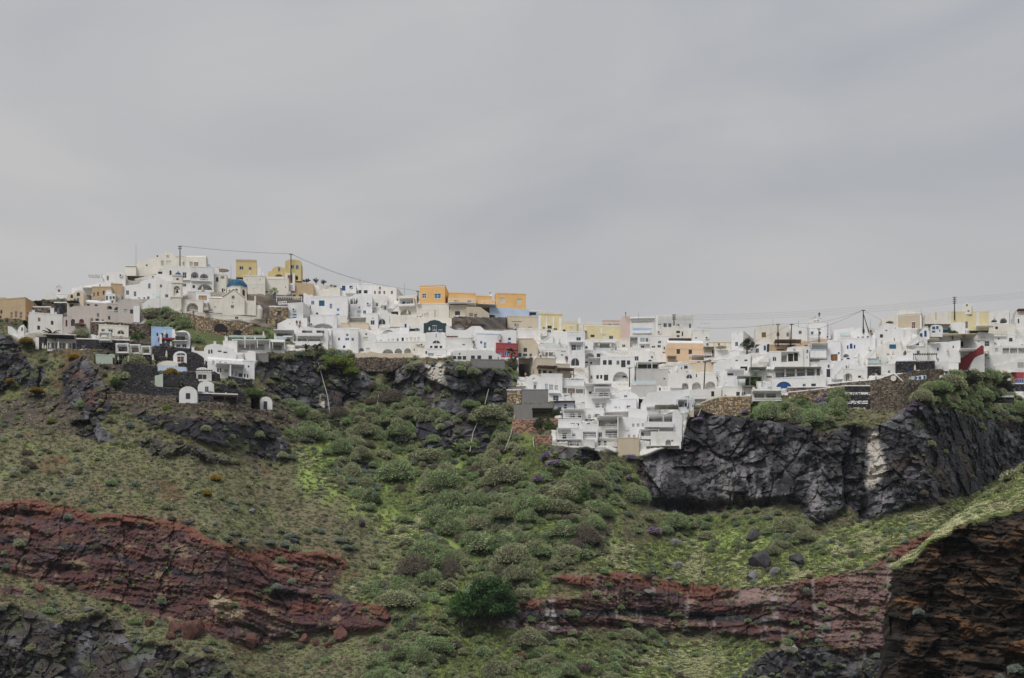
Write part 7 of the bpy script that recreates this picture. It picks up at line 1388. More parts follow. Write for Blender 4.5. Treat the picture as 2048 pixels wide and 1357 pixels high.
# shrubs one can single out in the photograph
FX = [(430,955,1.5,'broom','round mustard flowering shrub on the bare left slope'),(414,986,1.2,'broom','second small mustard shrub lower on the bare left slope'),(72,778,1.6,'broom','mustard shrub beside the thin pale pipe on the left terraces'),(148,712,1.7,'broom','mustard shrub below the terrace restaurant'),(342,743,1.9,'broom','orange yellow shrub under the blue terrace front'),(52,680,1.8,'broom','golden shrub at the foot of the plain white house'),(20,760,1.3,'broom','small mustard shrub at the far left edge'),
 (456,1076,1.2,'sage','pale grey green dome shrub above the red cliff, left of two'),(486,1081,1.1,'sage','pale grey green dome shrub above the red cliff, right of two'),(540,1084,1.2,'sage','pale sage dome shrub left of the dark boulder'),(571,1088,1.3,'sage','pale sage dome shrub touching the dark boulder'),(470,1016,1.1,'sage','sage shrub alone on the middle of the left slope'),(587,1071,1.4,'sage','wide sage shrub above the pair beside the dark boulder'),(678,1079,1.4,'sage','large sage shrub at the left edge of the gully grass'),(697,1093,1.5,'sage','large sage shrub below the one at the left edge of the gully grass'),(76,986,.7,'sage','tiny sage shrub left of the scattered stones'),(102,984,.7,'sage','tiny sage shrub among the scattered stones'),
 (1093,912,1.5,'purple','purple flowering bush climbing the rock spur'),(1110,925,1.5,'purple','small purple bush at the foot of the rock spur'),(1078,958,1.4,'purple','purple flowering bush low left of the rock spur'),(1395,838,1.0,'purple','purple flowering bush hanging at the left end of the lava cliff'),(1492,824,1.1,'purple','purple flowering bush under the curved rubble terrace wall'),(1640,800,1.5,'purple','long purple flowering bush below the brown rubble basement'),(1655,790,1.1,'purple','upper part neighbour of the long purple flowering bush'),(1836,808,1.4,'purple','purple flowering bush at the foot of the battered buttress wall'),(1820,818,1.1,'purple','second purple bush left of the buttress foot'),(1332,1052,1.1,'purple','purple flowers beside the brown earth scar'),(1308,1062,1.4,'purple','lower purple flowers beside the brown earth scar'),(1262,914,1.2,'purple','purple flowers under the tan buttress'),(1450,790,.9,'purple','small purple bush on the left end of the rubble terrace wall'),(1910,752,1.4,'purple','lilac bush below the deep red wall'),(1260,956,1.1,'purple','purple bush left of the pale streaked rock'),
 (676,723,2.6,'lime','bright yellow green bush hanging over the left dark rocks'),(700,740,2.2,'lime','second bright yellow green bush over the left dark rocks'),(745,1000,2.0,'bright','vivid green bush in the upper gully'),(1140,995,3.0,'bright','dark green rounded bush above the flowery clearing'),(1155,985,2.4,'bright','green bush right of the dark green rounded one'),(235,765,1.9,'bright','green bush above the arched cave doors'),(250,752,1.6,'olive','olive bush higher above the arched cave doors'),(268,727,2.2,'olive','yellowish bush between the lava walls with parasols'),(160,668,1.9,'olive','bush between palm and low cream house'),(1101,853,1.6,'bright','tall green creeper clump on the salmon rubble wall'),(1080,845,2.0,'dark','dark green clump left on the salmon rubble wall'),(1112,826,1.4,'dark','dark green pointed bush before the black roofed house'),(1508,760,2.0,'bright','green bush inside the lava stone pergola house'),(1683,795,2.6,'moss','green bushes below the rubble basement'),(1870,775,3.3,'moss','large green bush beside the battered buttress wall'),(1900,765,3.4,'olive','large olive bush right of the battered buttress wall'),(1840,795,2.6,'olive','rounded olive bush at the buttress edge'),(1925,752,3.0,'dark','dark green bush under the deep red wall'),(1975,752,3.4,'moss','green bush before the humped white house'),(1995,760,3.0,'olive','olive bush on rock below the far right houses'),(1960,790,2.6,'moss','green bush over the pale flowering ledge'),(2035,820,3.0,'moss','dark bush at the right edge under the railed platform'),(505,786,1.7,'bright','tuft of green beside the far barrel house'),(463,768,1.4,'moss','round bush left below the one windowed barrel house'),
 (2010,965,0,'olive','')]
ROOTN = 0
def put_shrub(px, py, r, kind, label, group, name='shrub', cat='shrub', near=0.0):
    global ROOTN
    Y = Yf(px, py)-near-.3; me = MOUND[kind][rr_.randrange(3)] if (r >= 1.9 and kind in MOUND) else PROTO[kind][rr_.randrange(2)]; ROOTN += 1
    o = link(name, me, None, W(px, py, Y)-Vector((0, 0, .12*r))); o.scale = (r*rr_.uniform(.85, 1.5), r*rr_.uniform(.8, 1.1), r*rr_.uniform(.65, 1.05)); o.rotation_euler = (0, 0, rr_.uniform(0, 6.28)); return tag(o, label, cat, group, 'thing')
for px, py, r, kind, lb in FX:
    if r > 0: put_shrub(px, py+r*2.5, r, kind, lb, None, near=.8)
KN = dict(olive='olive green', moss='moss green', sage='grey green sage', brown='brown half dry', bright='bright green', broom='mustard flowering', purple='purple flowering', dark='dark green', lime='yellow green')
def zone(px, py):
    if px > 1760 and py < 870: return 'between the far right houses and the lava cliff'
    if py < 700: return 'on the slope below the domed church' if px > 240 else 'at the far left edge of the hilltop'
    if py < 860 and px < 620: return 'among the black terraces'
    if py < 880 and px > 1290: return 'along the top of the lava cliff'
    if py < 880: return 'in the upper gully between the dark rocks'
    if px < 620: return 'on the bare left slope' if py < 1150 else 'on the green strip below the red cliff'
    if py < 1150 and px > 1180: return 'on the flowery slope under the lava cliff'
    if py < 1060: return 'in the middle of the gully'
    return 'in the lower gully' if px < 1250 else 'around the lower red rock band'
NEAR = [(965,1200,85,'beside the large deep green tree'),(1130,990,60,'around the dark green rounded bush'),(648,790,60,'near the long white pipe'),(945,870,55,'near the bent white pipe'),(1100,925,70,'by the rock spur with purple flowers'),(1025,880,60,'below the salmon rubble walls'),(545,810,60,'right of the far barrel house'),(740,1240,60,'at the right tip of the red cliff'),(1245,1085,60,'by the brown earth scar'),(1000,1240,60,'at the left end of the red rock band'),(1150,1270,70,'just under the red rock band'),(600,930,70,'left in the upper gully grass'),(880,940,60,'below the middle dark rocks'),(1260,960,70,'left of the big lava cliff'),(700,1060,60,'at the left edge of the gully'),(1400,1060,90,'under the overhang of the lava cliff'),(1560,1070,80,'under the pale streaked part of the lava cliff'),(760,1320,70,'at the bottom edge left of the gully'),(900,1330,80,'at the bottom edge in the middle'),(1050,1330,70,'at the bottom edge right of the middle'),(1200,1330,80,'at the bottom near the grey slabs'),(850,1030,60,'among the bright grass streaks'),(960,1040,60,'in the centre of the hillside'),(1060,1080,60,'left above the red rock band'),(820,1150,60,'in the narrow lower gully floor'),(1870,770,80,'beside the battered buttress wall'),(1960,800,90,'below the far right white houses'),(1600,810,90,'below the glazed gallery and rubble basement')]
def near_what(px, py):
    c = [(math.hypot(px-a, py-b)/r, t_) for a, b, r, t_ in NEAR]; m_ = min(c); return m_[1] if m_[0] < 1 else None
SH.sort(key=lambda s: -s[2])
nbig = sum(1 for q in SH if q[2] >= 1.9); nsolo = max(235, min(nbig, 290)); solo, rest = SH[:nsolo], SH[nsolo:]; print('shrubs', len(SH), 'mounds', nbig)
for px, py, r, kind in solo:
    z_ = zone(px, py); sz_ = 'very broad' if r > 3.4 else 'broad' if r > 2.7 else 'medium sized' if r > 2.0 else 'small'; z2 = near_what(px, py); put_shrub(px, py, r, kind, '%s %s dome shrub %s' % (sz_, KN[kind], z2 or z_), 'rounded shrubs %s' % z_)
def scatter(name, label, pts, rad, protos, dens_seed=1, kind='stuff'):
    """one object: a point cloud whose points carry instances of a small mesh"""
    if len(pts) == 0: return
    me = bpy.data.meshes.new(name); n = len(pts); me.vertices.add(n); me.vertices.foreach_set('co', np.array(pts, np.float32).ravel())
    a = me.attributes.new('size', 'FLOAT', 'POINT'); a.data.foreach_set('value', np.array(rad, np.float32))
    rn = np.random.RandomState(dens_seed); b = me.attributes.new('turn', 'FLOAT', 'POINT'); b.data.foreach_set('value', rn.uniform(0, 6.28, n).astype(np.float32))
    o = link(name, me); ng = bpy.data.node_groups.new(name+'_scatter', 'GeometryNodeTree'); ng.interface.new_socket('Geometry', in_out='INPUT', socket_type='NodeSocketGeometry'); ng.interface.new_socket('Geometry', in_out='OUTPUT', socket_type='NodeSocketGeometry')
    N = ng.nodes.new; L = ng.links.new; gi, go = N('NodeGroupInput'), N('NodeGroupOutput'); ip = N('GeometryNodeInstanceOnPoints'); gg = N('GeometryNodeGeometryToInstance')
    mp_ = N('GeometryNodeMeshToPoints'); L(gi.outputs[0], mp_.inputs[0]); L(mp_.outputs[0], ip.inputs['Points'])
    for pr in protos[::-1]:
        oi = N('GeometryNodeObjectInfo'); oi.inputs['Object'].default_value = pr; oi.inputs['As Instance'].default_value = True; L(oi.outputs['Geometry'], gg.inputs[0])
    L(gg.outputs[0], ip.inputs['Instance']); ip.inputs['Pick Instance'].default_value = True
    na = N('GeometryNodeInputNamedAttribute'); na.data_type = 'FLOAT'; na.inputs['Name'].default_value = 'size'; nb = N('GeometryNodeInputNamedAttribute'); nb.data_type = 'FLOAT'; nb.inputs['Name'].default_value = 'turn'
    L(na.outputs['Attribute'], ip.inputs['Scale']); cx = N('ShaderNodeCombineXYZ'); L(nb.outputs['Attribute'], cx.inputs[2]); L(cx.outputs[0], ip.inputs['Rotation']); L(ip.outputs[0], go.inputs[0])
    md = o.modifiers.new('scatter', 'NODES'); md.node_group = ng
    return tag(o, label, None, None, kind)
SRC = {}      # real shrubs of the scene whose shape the rest repeats; unit size, tucked into the scrub behind the ridge
def src(name, me, k, label, cat='shrub'):
    o = link(name, me, None, W(400+90*k, 640, 1000)-Vector((0, 0, 60))); return tag(o, label, None if cat in ('grass', 'flowers') else cat, None, 'stuff' if cat in ('grass', 'flowers') else 'thing')
SRCN = 0
by = {}
for s in rest: by.setdefault(s[3], []).append(s)
for kind, L_ in by.items():
    L_ = [q for q in L_ if q[2] < 1.9] or L_
    ps = [src('shrub', me, SRCN+k, '%s dome shrub behind the village ridge, number %s of its kind' % (KN[kind], ('one', 'two')[k])) for k, me in enumerate(PROTO[kind])]; SRCN += 2
    pts = []
    for px, py, r, _ in L_: p = W(px, py, Yf(px, py)-.2); pts.append((p.x, p.y, p.z-.1*r))
    scatter('scrub_vegetation', KN[kind]+' low scrub filling the slopes between the larger shrubs', pts, [s[2] for s in L_], ps, 5)
# small tufts and flowers
def tuft_mesh(name, seed, mts, n=16, h=.55, w_=.5, tip=False):
    rn = random.Random(seed); V, Fc, MI = [], [], []
    for i in range(n):
        a = rn.uniform(0, 6.28); r = rn.uniform(0, w_); x, y = math.cos(a)*r, math.sin(a)*r; hh = h*rn.uniform(.5, 1.1)*(1-.5*r/w_); k = len(V); b = rn.uniform(.06, .12)
        V += [(x-b, y+rn.uniform(-.1, .1), -.05), (x+b, y+rn.uniform(-.1, .1), -.05), (x*1.5+rn.uniform(-.1, .1), y*1.5, hh)]; Fc.append((k, k+1, k+2)); MI.append(0)
        if tip:
            k = len(V); q = .115; cx, cy, cz = x*1.4, y*1.4, hh+.02; V += [(cx-q, cy, cz), (cx+q, cy, cz-.02), (cx, cy+.02, cz+q*1.2), (cx, cy-q, cz+.02)]; Fc += [(k, k+1, k+2), (k, k+3, k+1)]; MI += [1, 1]
    me = bpy.data.meshes.new(name); me.from_pydata(V, [], Fc); [me.materials.append(m_) for m_ in mts]; me.polygons.foreach_set('material_index', MI); me.update(); return me
def pick(mask, n, seed):
    rn = np.random.RandomState(seed); ii = np.argwhere(mask); w_ = 1.0; s = ii[rn.randint(0, len(ii), n)]; i, j = s[:, 0], s[:, 1]
    p = P3[i, j].copy(); p[:, 0] += rn.uniform(-.25, .25, n); return p, PX[i, j], PY[i, j], rn
free = ~(mW | mR_ | mD | mT)
vis = (PX > -40) & (PX < 2090)
g1 = [tuft_mesh('grass_tuft', 3+k, [leafmat('grass_'+str(k), c, .3)]) for k, c in enumerate(((.20,.195,.115), (.16,.175,.095), (.30,.38,.125)))]
gs1 = [src('grass_tuft', me, 20+k, t_+' grass tuft behind the village ridge', 'grass') for k, (me, t_) in enumerate(zip(g1, ('straw coloured', 'olive', 'fresh green')))]
p, a, b, rn = pick(free & ~mS & vis, 26000, 1); scatter('grass', 'short dry and green grass tufts covering the slopes', p, rn.uniform(.5, 1.25, len(p)), gs1[:2], 2)
p, a, b, rn = pick(((free & mFl) | (mS & gap)) & vis, 21000, 3); scatter('green_grass', 'fresh green spring grass on the gully floor and flowery slope', p, rn.uniform(.6, 1.3, len(p)), gs1[1:], 4)
p, a, b, rn = pick((mT | (mR_ & (fbm(X_, Z_, 5, 3, 301) > .15)) | (mD & ~mW & (fbm(X_, Z_, 6, 3, 303) > .22) & ~inpoly(PX, PY, DARK[0]))) & vis, 5000, 5); scatter('rock_weeds', 'sparse weeds on the terraces and rock ledges', p, rn.uniform(.4, .9, len(p)), gs1, 6)
dz = tuft_mesh('flower_tuft', 9, [leafmat('daisy_leaf', (.12,.18,.05)), mat('daisy_cream', (.88,.86,.58), rough=.8)], n=15, h=.5, w_=.9, tip=True); ds = src('flower_tuft', dz, 30, 'cream daisy tuft behind the village ridge', 'flowers')
fn = .75*fbm(X_, Z_, 10, 4, 305)+.55*gnoise((PX-PY*1.2)/80, (PY+PX*.5)/13, 306)*sm(PX, 1500, 1650)+.2*fbm(X_, Z_, 3, 2, 307)
p, a, b, rn = pick(mFl & ~mD & ~mR_ & vis & (fn+.35*gnoise(X_/1.3, Z_/1.0, 309) > .12), 21000, 7); k_ = ~((a > 1760) & (b > 1125-(a-1800)*.55)); scatter('daisies', 'cream yellow daisies in drifts over the green slope', p[k_], rn.uniform(.35, .8, len(p))[k_], [ds], 8)
p, a, b, rn = pick(free & vis & (PX < 760) & (PY > 1000), 500, 9); scatter('scattered_daisies', 'thin scatter of small yellow flowers on the left slope', p, rn.uniform(.4, .7, len(p)), [ds], 9)
# loose stones
def rock_mesh(name, seed, mt, flat=.6, ang=.35):
    rn = np.random.RandomState(seed); bm = bmesh.new(); bmesh.ops.create_icosphere(bm, subdivisions=3, radius=1.0)
    for k in range(11):
        n = rn.randn(3); n /= np.linalg.norm(n); d = rn.uniform(.45, .8); nv = Vector(n)
        for v in bm.verts:
            e = v.co.dot(nv)-d
            if e > 0: v.co -= nv*e*.97
    for v in bm.verts: v.co *= 1+.04*math.sin(v.co.x*13+seed)*math.cos(v.co.z*11); v.co.z *= flat
    me = bpy.data.meshes.new(name); bm.to_mesh(me); bm.free(); me.materials.append(mt); return me
RK = dict(dark=mat('boulder_dark', (.07,.07,.078), rough=.85, var=.4, vscale=1.2, bump=.8, bscale=3), grey=mat('boulder_grey', (.20,.20,.20), rough=.9, var=.3, vscale=1.5, bump=.7, bscale=3), red=mat('boulder_red', (.14,.07,.058), rough=.9, var=.4, vscale=1.0, bump=.8, bscale=3), pale=mat('boulder_pale', (.30,.27,.24), rough=.9, var=.3, vscale=1.5, bump=.7, bscale=3))
rs_ = [src('boulder', rock_mesh('boulder', 40+k, RK[c]), 40+k, lb_+' loose stone behind the village ridge', 'boulder') for k, (c, lb_) in enumerate((('dark', 'dark'), ('grey', 'grey'), ('red', 'reddish'), ('dark', 'blackish flat')))]
p, a, b, rn = pick(free & ~mS & vis & (((PX < 520) & (PY > 900) & (PY < 1010) & (fbm(X_, Z_, 8, 2, 311) > .1)) | (fbm(X_, Z_, 14, 2, 312) > .38)), 620, 11); scatter('rubble', 'loose grey and dark stones strewn over the slopes', p, .12+.5*rn.rand(len(p))**3, rs_[:2]+rs_[3:], 12)
p, a, b, rn = pick(free & vis & (PY > 1240) & (PX < 760), 160, 13); scatter('red_rubble', 'loose reddish stones below the red cliff', p, .15+.5*rn.rand(len(p))**2, rs_[2:3], 14)
BO = [(1520,1134,46,34,'dark','big square dark boulder on the flowery slope'),(1510,1078,32,18,'dark','dark boulder under the shrubs beneath the lava cliff'),(1353,1091,20,14,'grey','grey boulder alone in the flowery grass'),(1353,1136,18,12,'grey','smaller grey boulder below the one alone in the grass'),(1154,1086,22,12,'dark','dark flat boulder left of the brown earth scar'),(1191,1050,20,13,'grey','grey boulder above the dark flat one'),(1594,1127,26,22,'dark','dark boulder half hidden by shrub beside the trash gully'),(1549,1152,18,16,'grey','pale grey slab left of the half hidden boulder'),(1571,1302,18,16,'pale','pale boulder on top of the lower right rocks'),(1590,1306,16,14,'pale','second pale boulder on top of the lower right rocks'),(1505,1160,26,18,'grey','grey boulder right below the big square one'),
 (381,1270,36,40,'red','largest red boulder below the red cliff'),(351,1266,22,28,'red','red boulder left of the largest one'),(342,1277,15,12,'red','small salmon boulder at the feet of the two red ones'),(299,1250,20,14,'red','low red boulder farther left of the largest one'),(501,1288,20,24,'red','upright reddish boulder at the cliff foot'),(175,1222,20,9,'grey','flat grey slab on the lower green strip'),(415,1305,19,9,'dark','flat dark slab on the lower green strip'),(610,1284,20,18,'red','red boulder left of the bush at the cliff foot'),(631,1291,13,11,'red','small red boulder between the two larger ones'),(680,1278,26,26,'red','big red boulder right at the cliff foot'),(655,1294,16,12,'red','low red boulder left below the big right one'),(77,1182,18,16,'red','dark red boulder under the left bush'),(590,1087,18,14,'dark','dark boulder between sage shrubs above the red cliff'),(722,1053,13,14,'dark','pointed dark boulder at the left edge of the gully'),(140,962,13,9,'grey','pale slab among the scattered stones, leftmost'),(237,986,11,6,'pale','pale flat stone in the middle of the left slope'),(505,1025,16,8,'grey','grey stone at the right side of the left slope'),(27,942,13,8,'grey','pale stone at the far left of the slope'),(429,1050,8,8,'grey','grey pebble like boulder above the red cliff rim'),(221,1016,9,8,'dark','dark stone just above the red cliff rim'),(375,1048,24,8,'dark','dark slab with lilac plants on the red cliff rim'),
 (1042,1318,22,16,'red','dark red boulder in the shrubs at the bottom'),(1250,1320,16,9,'grey','grey slab in the grass below the red rock band'),(1288,1328,14,9,'pale','pale slab right of the grey one at the bottom'),(1338,1160,12,8,'grey','grey stone on the edge of the red rock band'),(1405,1148,10,7,'dark','dark stone above the red rock band'),(1300,1188,20,9,'grey','grey slabs on the ledge inside the red rock band'),(738,1340,10,12,'dark','small dark boulder near the bottom of the gully'),(1110,970,12,9,'dark','dark stone below the purple bush'),(1262,1007,9,8,'dark','dark stone at the foot of the pale cliff'),(985,835,13,18,'grey','grey block at the foot of the middle dark rocks')]
for k, (px, py, w_, h_, c, lb) in enumerate(BO):
    Y = Yf(px, py)-.6; o = link('boulder', rock_mesh('boulder', 60+k, RK[c], 1.0), None, W(px, py-h_*.35, Y)); s = Y/F; o.scale = (w_*s*.72, min(w_, h_)*s*.6, h_*s*.72); o.rotation_euler = (rr_.uniform(-.2, .2), rr_.uniform(-.2, .2), rr_.uniform(-.5, .5)); tag(o, lb, 'boulder', 'boulders on the slopes', 'thing')
# trees
BARK = mat('bark', (.09,.07,.055), rough=.95, var=.3, vscale=4)
def tree(px, pyb, wpx, hpx, label, lm, seed, trunk=.3, near=1.0, name='tree', n=2600, tr_=.28, clumps=16):
    Y = Yf(px, pyb)-near; s = Y/F; b = W(px, pyb, Y); w_, h = wpx*s, hpx*s; root = empty(name, b, label, 'tree', None); rn = np.random.RandomState(seed)
    m = MB(); th = h*trunk; m.tube(b-Vector((0, 0, .5)), b+Vector((0, 0, th+.2*h)), tr_, tr_*.6, 8); m.build('trunk', [BARK], root)
    cc = []; 
    for k in range(clumps):
        a, e = rn.uniform(0, 6.28), rn.uniform(-.1, 1.0); rr2 = rn.uniform(.25, 1); cc.append((math.cos(a)*w_*.36*rr2*math.sqrt(max(0, 1-.5*e*e)), math.sin(a)*w_*.3*rr2, th+(h-th)*(.25+.55*e*(1-.35*rr2)), rn.uniform(.16, .26)*min(w_, h-th)*(.9 if clumps < 50 else .42)))
    for k in range(0, clumps, 3):
        m = MB(); c = cc[k]; m.tube(b+Vector((0, 0, th*.8)), b+Vector([float(q_) for q_ in c[:3]]), tr_*.4, .05, 5); m.build('limb', [BARK], root)
    V, Fc = [], []; lf = .11*(w_/5)**.5*(1.0 if n < 9000 else 1.45)
    for i in range(n):
        c = cc[rn.randint(clumps)]; d = rn.randn(3); d /= np.linalg.norm(d); p = np.array(b[:])+np.array(c[:3])+d*c[3]*rn.uniform(.55, 1.12)*np.array([1, 1, .8]); u, v = rn.randn(3)*lf, rn.randn(3)*lf; k = len(V); V += [tuple(p), tuple(p+u), tuple(p+v)]; Fc.append((k, k+1, k+2))
    g = MB(); g.v = V; g.f = Fc; g.m = [0]*len(Fc); g.build('crown', [lm], root); return root
tree(1494, 706, 46, 33, 'dark green pine beside the white corner house on the skyline', LM['pine'], 1, .15, 2.5)
tree(1905, 676, 27, 20, 'round bright green tree behind the beige sail', LM['bright'], 2, .1, 3)
tree(277, 690, 62, 26, 'spreading green tree above the white cabana beds', LM['bright'], 3, .3, 2, tr_=.18); tree(248, 690, 34, 14, 'low lime green hedge like tree left of the spreading tree', LM['lime'], 13, .05, 2)
tree(632, 572, 13, 18, 'thin dark tree on the skyline, left of two', LM['pine'], 4, .3, -.5, n=900, tr_=.1); tree(647, 573, 14, 15, 'thin dark tree on the skyline, right of two', LM['pine'], 5, .3, -.5, n=900, tr_=.1); tree(613, 566, 24, 9, 'low bushy tree at the right of the yellow tower', LM['dark'], 6, .1, -.5, n=900, tr_=.1); tree(666, 577, 30, 8, 'low lime tinted hedge tree on the skyline', LM['olive'], 7, .1, -.5, n=900, tr_=.1)
tree(548, 595, 26, 22, 'sprawling small tree before the white terrace blocks', LM['moss'], 8, .2, 2, n=1200, tr_=.12)
tree(518, 572, 22, 8, 'green shrub tree before the left yellow house', LM['bright'], 9, .05, 2, n=700, tr_=.1)
tree(978, 1258, 150, 132, 'large deep green tree in the lower gully', leafmat('leaf_tree', (.062,.125,.042)), 10, .04, 3.0, n=22000, tr_=.5, clumps=130)
tree(925, 1250, 75, 82, 'smaller vivid green tree left of the large one', leafmat('leaf_tree2', (.075,.155,.045)), 16, .04, 4.5, n=9500, tr_=.3, clumps=60)
tree(992, 1118, 40, 34, 'small vivid green tree above the large one', leafmat('leaf_mid', (.08,.14,.045)), 11, .1, 2, n=2500)
tree(974, 1332, 22, 26, 'thin young green tree with visible stems near the bottom', LM['moss'], 12, .45, 2, n=900, tr_=.1)
tree(1098, 858, 15, 34, 'narrow dark green cypress on the salmon rubble wall', LM['bright'], 14, .02, 2.2, n=1800); tree(1078, 862, 20, 30, 'broad dark green conifer left on the salmon rubble wall', LM['dark'], 15, .02, 2.2, n=1800)
def palm(px, pyb, hpx, rpx, label, n=26, seed=1, near=2.5):
    Y = Yf(px, pyb)-near; s = Y/F; b = W(px, pyb, Y); h = hpx*s; R_ = rpx*s; root = empty('palm_tree', b, label, 'palm tree', 'palms in the village'); rn = random.Random(seed)
    if hpx > 3: m = MB(); m.tube(b-Vector((0, 0, .4)), b+Vector((.1, 0, h)), .28, .22, 8); m.build('trunk', [BARK], root)
    t_ = b+Vector((.1 if hpx > 3 else 0, 0, h)); pm = mat('palm_frond', (.11,.12,.055), var=.3, vscale=2, rough=.8)
    for k in range(n):
        a = rn.uniform(0, 6.28); e = rn.uniform(-.35, 1.25); m = MB(); P = []; L_ = R_*rn.uniform(.85, 1.15)
        for i in range(7):
            u = i/6; ee = e-1.15*u*u; P.append(t_+Vector((math.cos(a)*math.cos(ee*.8)*L_*u, math.sin(a)*math.cos(ee*.8)*L_*u, math.sin(e)*L_*u-.55*L_*u*u)))
        sd_ = Vector((-math.sin(a), math.cos(a), 0))
        for i in range(6):
            w0, w1 = .30*math.sin(math.pi*(i/6*.85+.1)), .30*math.sin(math.pi*((i+1)/6*.85+.1)); 
            for sg in (-1, 1): m.poly([P[i], P[i+1], P[i+1]+sd_*sg*w1-Vector((0, 0, .12)), P[i]+sd_*sg*w0-Vector((0, 0, .12))])
        m.build('frond', [pm], root)
palm(1023, 725, 22, 12, 'tall palm in front of the crimson house', 28, 1); palm(634, 706, 14, 12, 'small dark palm right below the white apartment block', 20, 2); palm(612, 700, 8, 8, 'bushy short palm before the white apartment block', 16, 3); palm(103, 672, 2, 21, 'broad fan palm in front of the plain white house', 36, 4, 4); palm(360, 772, 2, 11, 'small palm by the arched cave doors', 18, 5); palm(436, 776, 2, 9, 'small palm beside the one windowed barrel house', 16, 6); palm(1031, 728, 14, 6, 'dead brown palm beside the tall one', 8, 7)
# cactus
Y = Yf(708, 610)-2.5; b = W(708, 608, Y); root = empty('cactus', b, 'clump of upright green cactus on the tall white wall', 'cactus'); rn = random.Random(3)
for k in range(14): m = MB(); x = rn.uniform(-.9, 1.0); m.tube(b+Vector((x, rn.uniform(-.3, .3), 0)), b+Vector((x*1.35, 0, rn.uniform(.7, 1.7))), .09, .06, 6); m.build('stem', [LM['dark']], root)

# ---------------------------------------------------------------- the near dark cliff at the lower right
Tpts = [(1772,1140),(1800,1126),(1830,1112),(1852,1082),(1882,1074),(1905,1056),(1960,1040),(2000,1030),(2048,1018),(2300,960),(2700,900)]
Kpts = [(1772,1130),(1800,1112),(1840,1092),(1870,1062),(1900,1042),(1940,1008),(2000,968),(2048,930),(2300,800),(2700,690)]
ncx, nf, ntp, nbk = 300, 330, 60, 24
cxs = 1766+(2750-1766)*np.linspace(0, 1, ncx)**1.7
Tn = np.interp(cxs, [p[0] for p in Tpts], [p[1] for p in Tpts])+8*fbm(cxs, cxs*0+9.1, 24, 4, 402); Kn = np.minimum(np.interp(cxs, [p[0] for p in Kpts], [p[1] for p in Kpts])+2*fbm(cxs, cxs*0+7.7, 30, 3, 403), Tn-4)
v_f = np.linspace(0, 1, nf)[:, None]; pyf = 1720+(Tn[None, :]-1720)*v_f; pxf = np.broadcast_to(cxs[None, :], pyf.shape).copy()
edge = 16*fbm(pyf, pyf*0+21.3, 60, 4, 405)+10*fbm(pyf, pyf*0+5.2, 16, 3, 406)+6*fbm(pyf, pyf*0+8.4, 5, 2, 407)+np.interp(pyf, [1040, 1120, 1180, 1250, 1357, 1500], [40, 22, 10, 2, -2, -16])
fall = np.exp(-(pxf-1766)/60.0); pxf += edge*fall
YN = 430.0
xn = (pxf-CX)/F*YN; zn = ZC+(HY-pyf)/F*YN
lay = gnoise((zn+.10*xn)/.42, xn/5, 411)*.42+gnoise((zn+.08*xn)/.8, xn/7, 410)*.5+gnoise((zn+.10*xn+.8*fbm(xn, zn, 4, 2, 413))/1.6, xn/9, 412)*.9
q1, q2, qa, qb, qx, qy = voro(xn+1.0*fbm(xn, zn, 4, 2, 415), zn*1.5, 3.4, 414)
yf_ = YN+26*np.exp(-(pxf-1762)/13.0)+2.2*fbm(xn, zn, 11, 4, 416)-1.0*lay+1.6*facets(xn+.3*zn, zn*1.3, 6.0, 501, .5, 2.6)[0]+.8*facets(xn, zn*1.5, 2.2, 511, .5, 1.0)[0]+.5*facets(xn, zn*1.5, .8, 513, .5, .4)[0]-1.2*(ridged(xn, zn*1.5, 4, 4, 515)-.3)+.35*fbm(xn, zn*2.2, .9, 3, 521)+1.3*(1-sm(q2-q1, 0, .08))*sm(fbm(xn, zn, 5, 2, 419), 0, .3)+.22*fbm(xn, zn, .6, 3, 418)-(1-v_f)*24
v_t = np.linspace(0, 1, ntp+1)[1:, None]; pyt = Tn[None, :]+(Kn-Tn)[None, :]*v_t; pxt = np.broadcast_to(pxf[-1][None, :], pyt.shape); yt_ = yf_[-1][None, :]+v_t*(26+.03*(pxt-1766))+.5*fbm(pxt/6, pyt/3, 3, 3, 421)
PN = np.concatenate([np.stack([(pxf-CX)/F*yf_, yf_, ZC+(HY-pyf)/F*yf_], -1), np.stack([(pxt-CX)/F*yt_, yt_, ZC+(HY-pyt)/F*yt_], -1)], 0)
last = PN[-1]; bk = np.stack([last+np.array([.15*k*k, 1.4*k, -1.6*k-.12*k*k]) for k in range(1, nbk+1)]); PN = np.concatenate([PN, bk], 0)
nr = PN.shape[0]; X2, Z2 = PN[..., 0], PN[..., 2]
c_ = mixc_(np.broadcast_to(C3(.022,.017,.014), X2.shape+(3,)).copy(), C3(.115,.072,.045), sm(fbm(X2, Z2*2.0, 5, 4, 431), -.05, .3)); c_ = mixc_(c_, C3(.27,.135,.06), sm(fbm(X2+.3*Z2, Z2*2.4, 6.5, 5, 432)+.25*gnoise((Z2+.1*X2)/.5, X2/6, 437), .20, .5)*.8); c_ = mixc_(c_, C3(.10,.08,.065), sm(gnoise((Z2+.1*X2)/.5, X2/9, 433)+.5*fbm(X2, Z2, 1, 3, 436), .15, .6)*.45)
top_ = np.zeros(X2.shape); top_[nf-3:] = 1; top_ = blur(top_, 1, 1); ct_ = mixc_(np.broadcast_to(C3(.13,.17,.05), c_.shape).copy(), C3(.17,.13,.07), sm(fbm(X2, Z2, 5, 3, 435), .0, .4)); c_ = mixc_(c_, ct_, sm(top_, .3, .8))
P3s, cols, qs = P3, col, quads; P3, col = PN, c_; ii = np.arange(nr*ncx).reshape(nr, ncx); quads = np.stack([ii[:-1, :-1], ii[:-1, 1:], ii[1:, 1:], ii[1:, :-1]], -1)
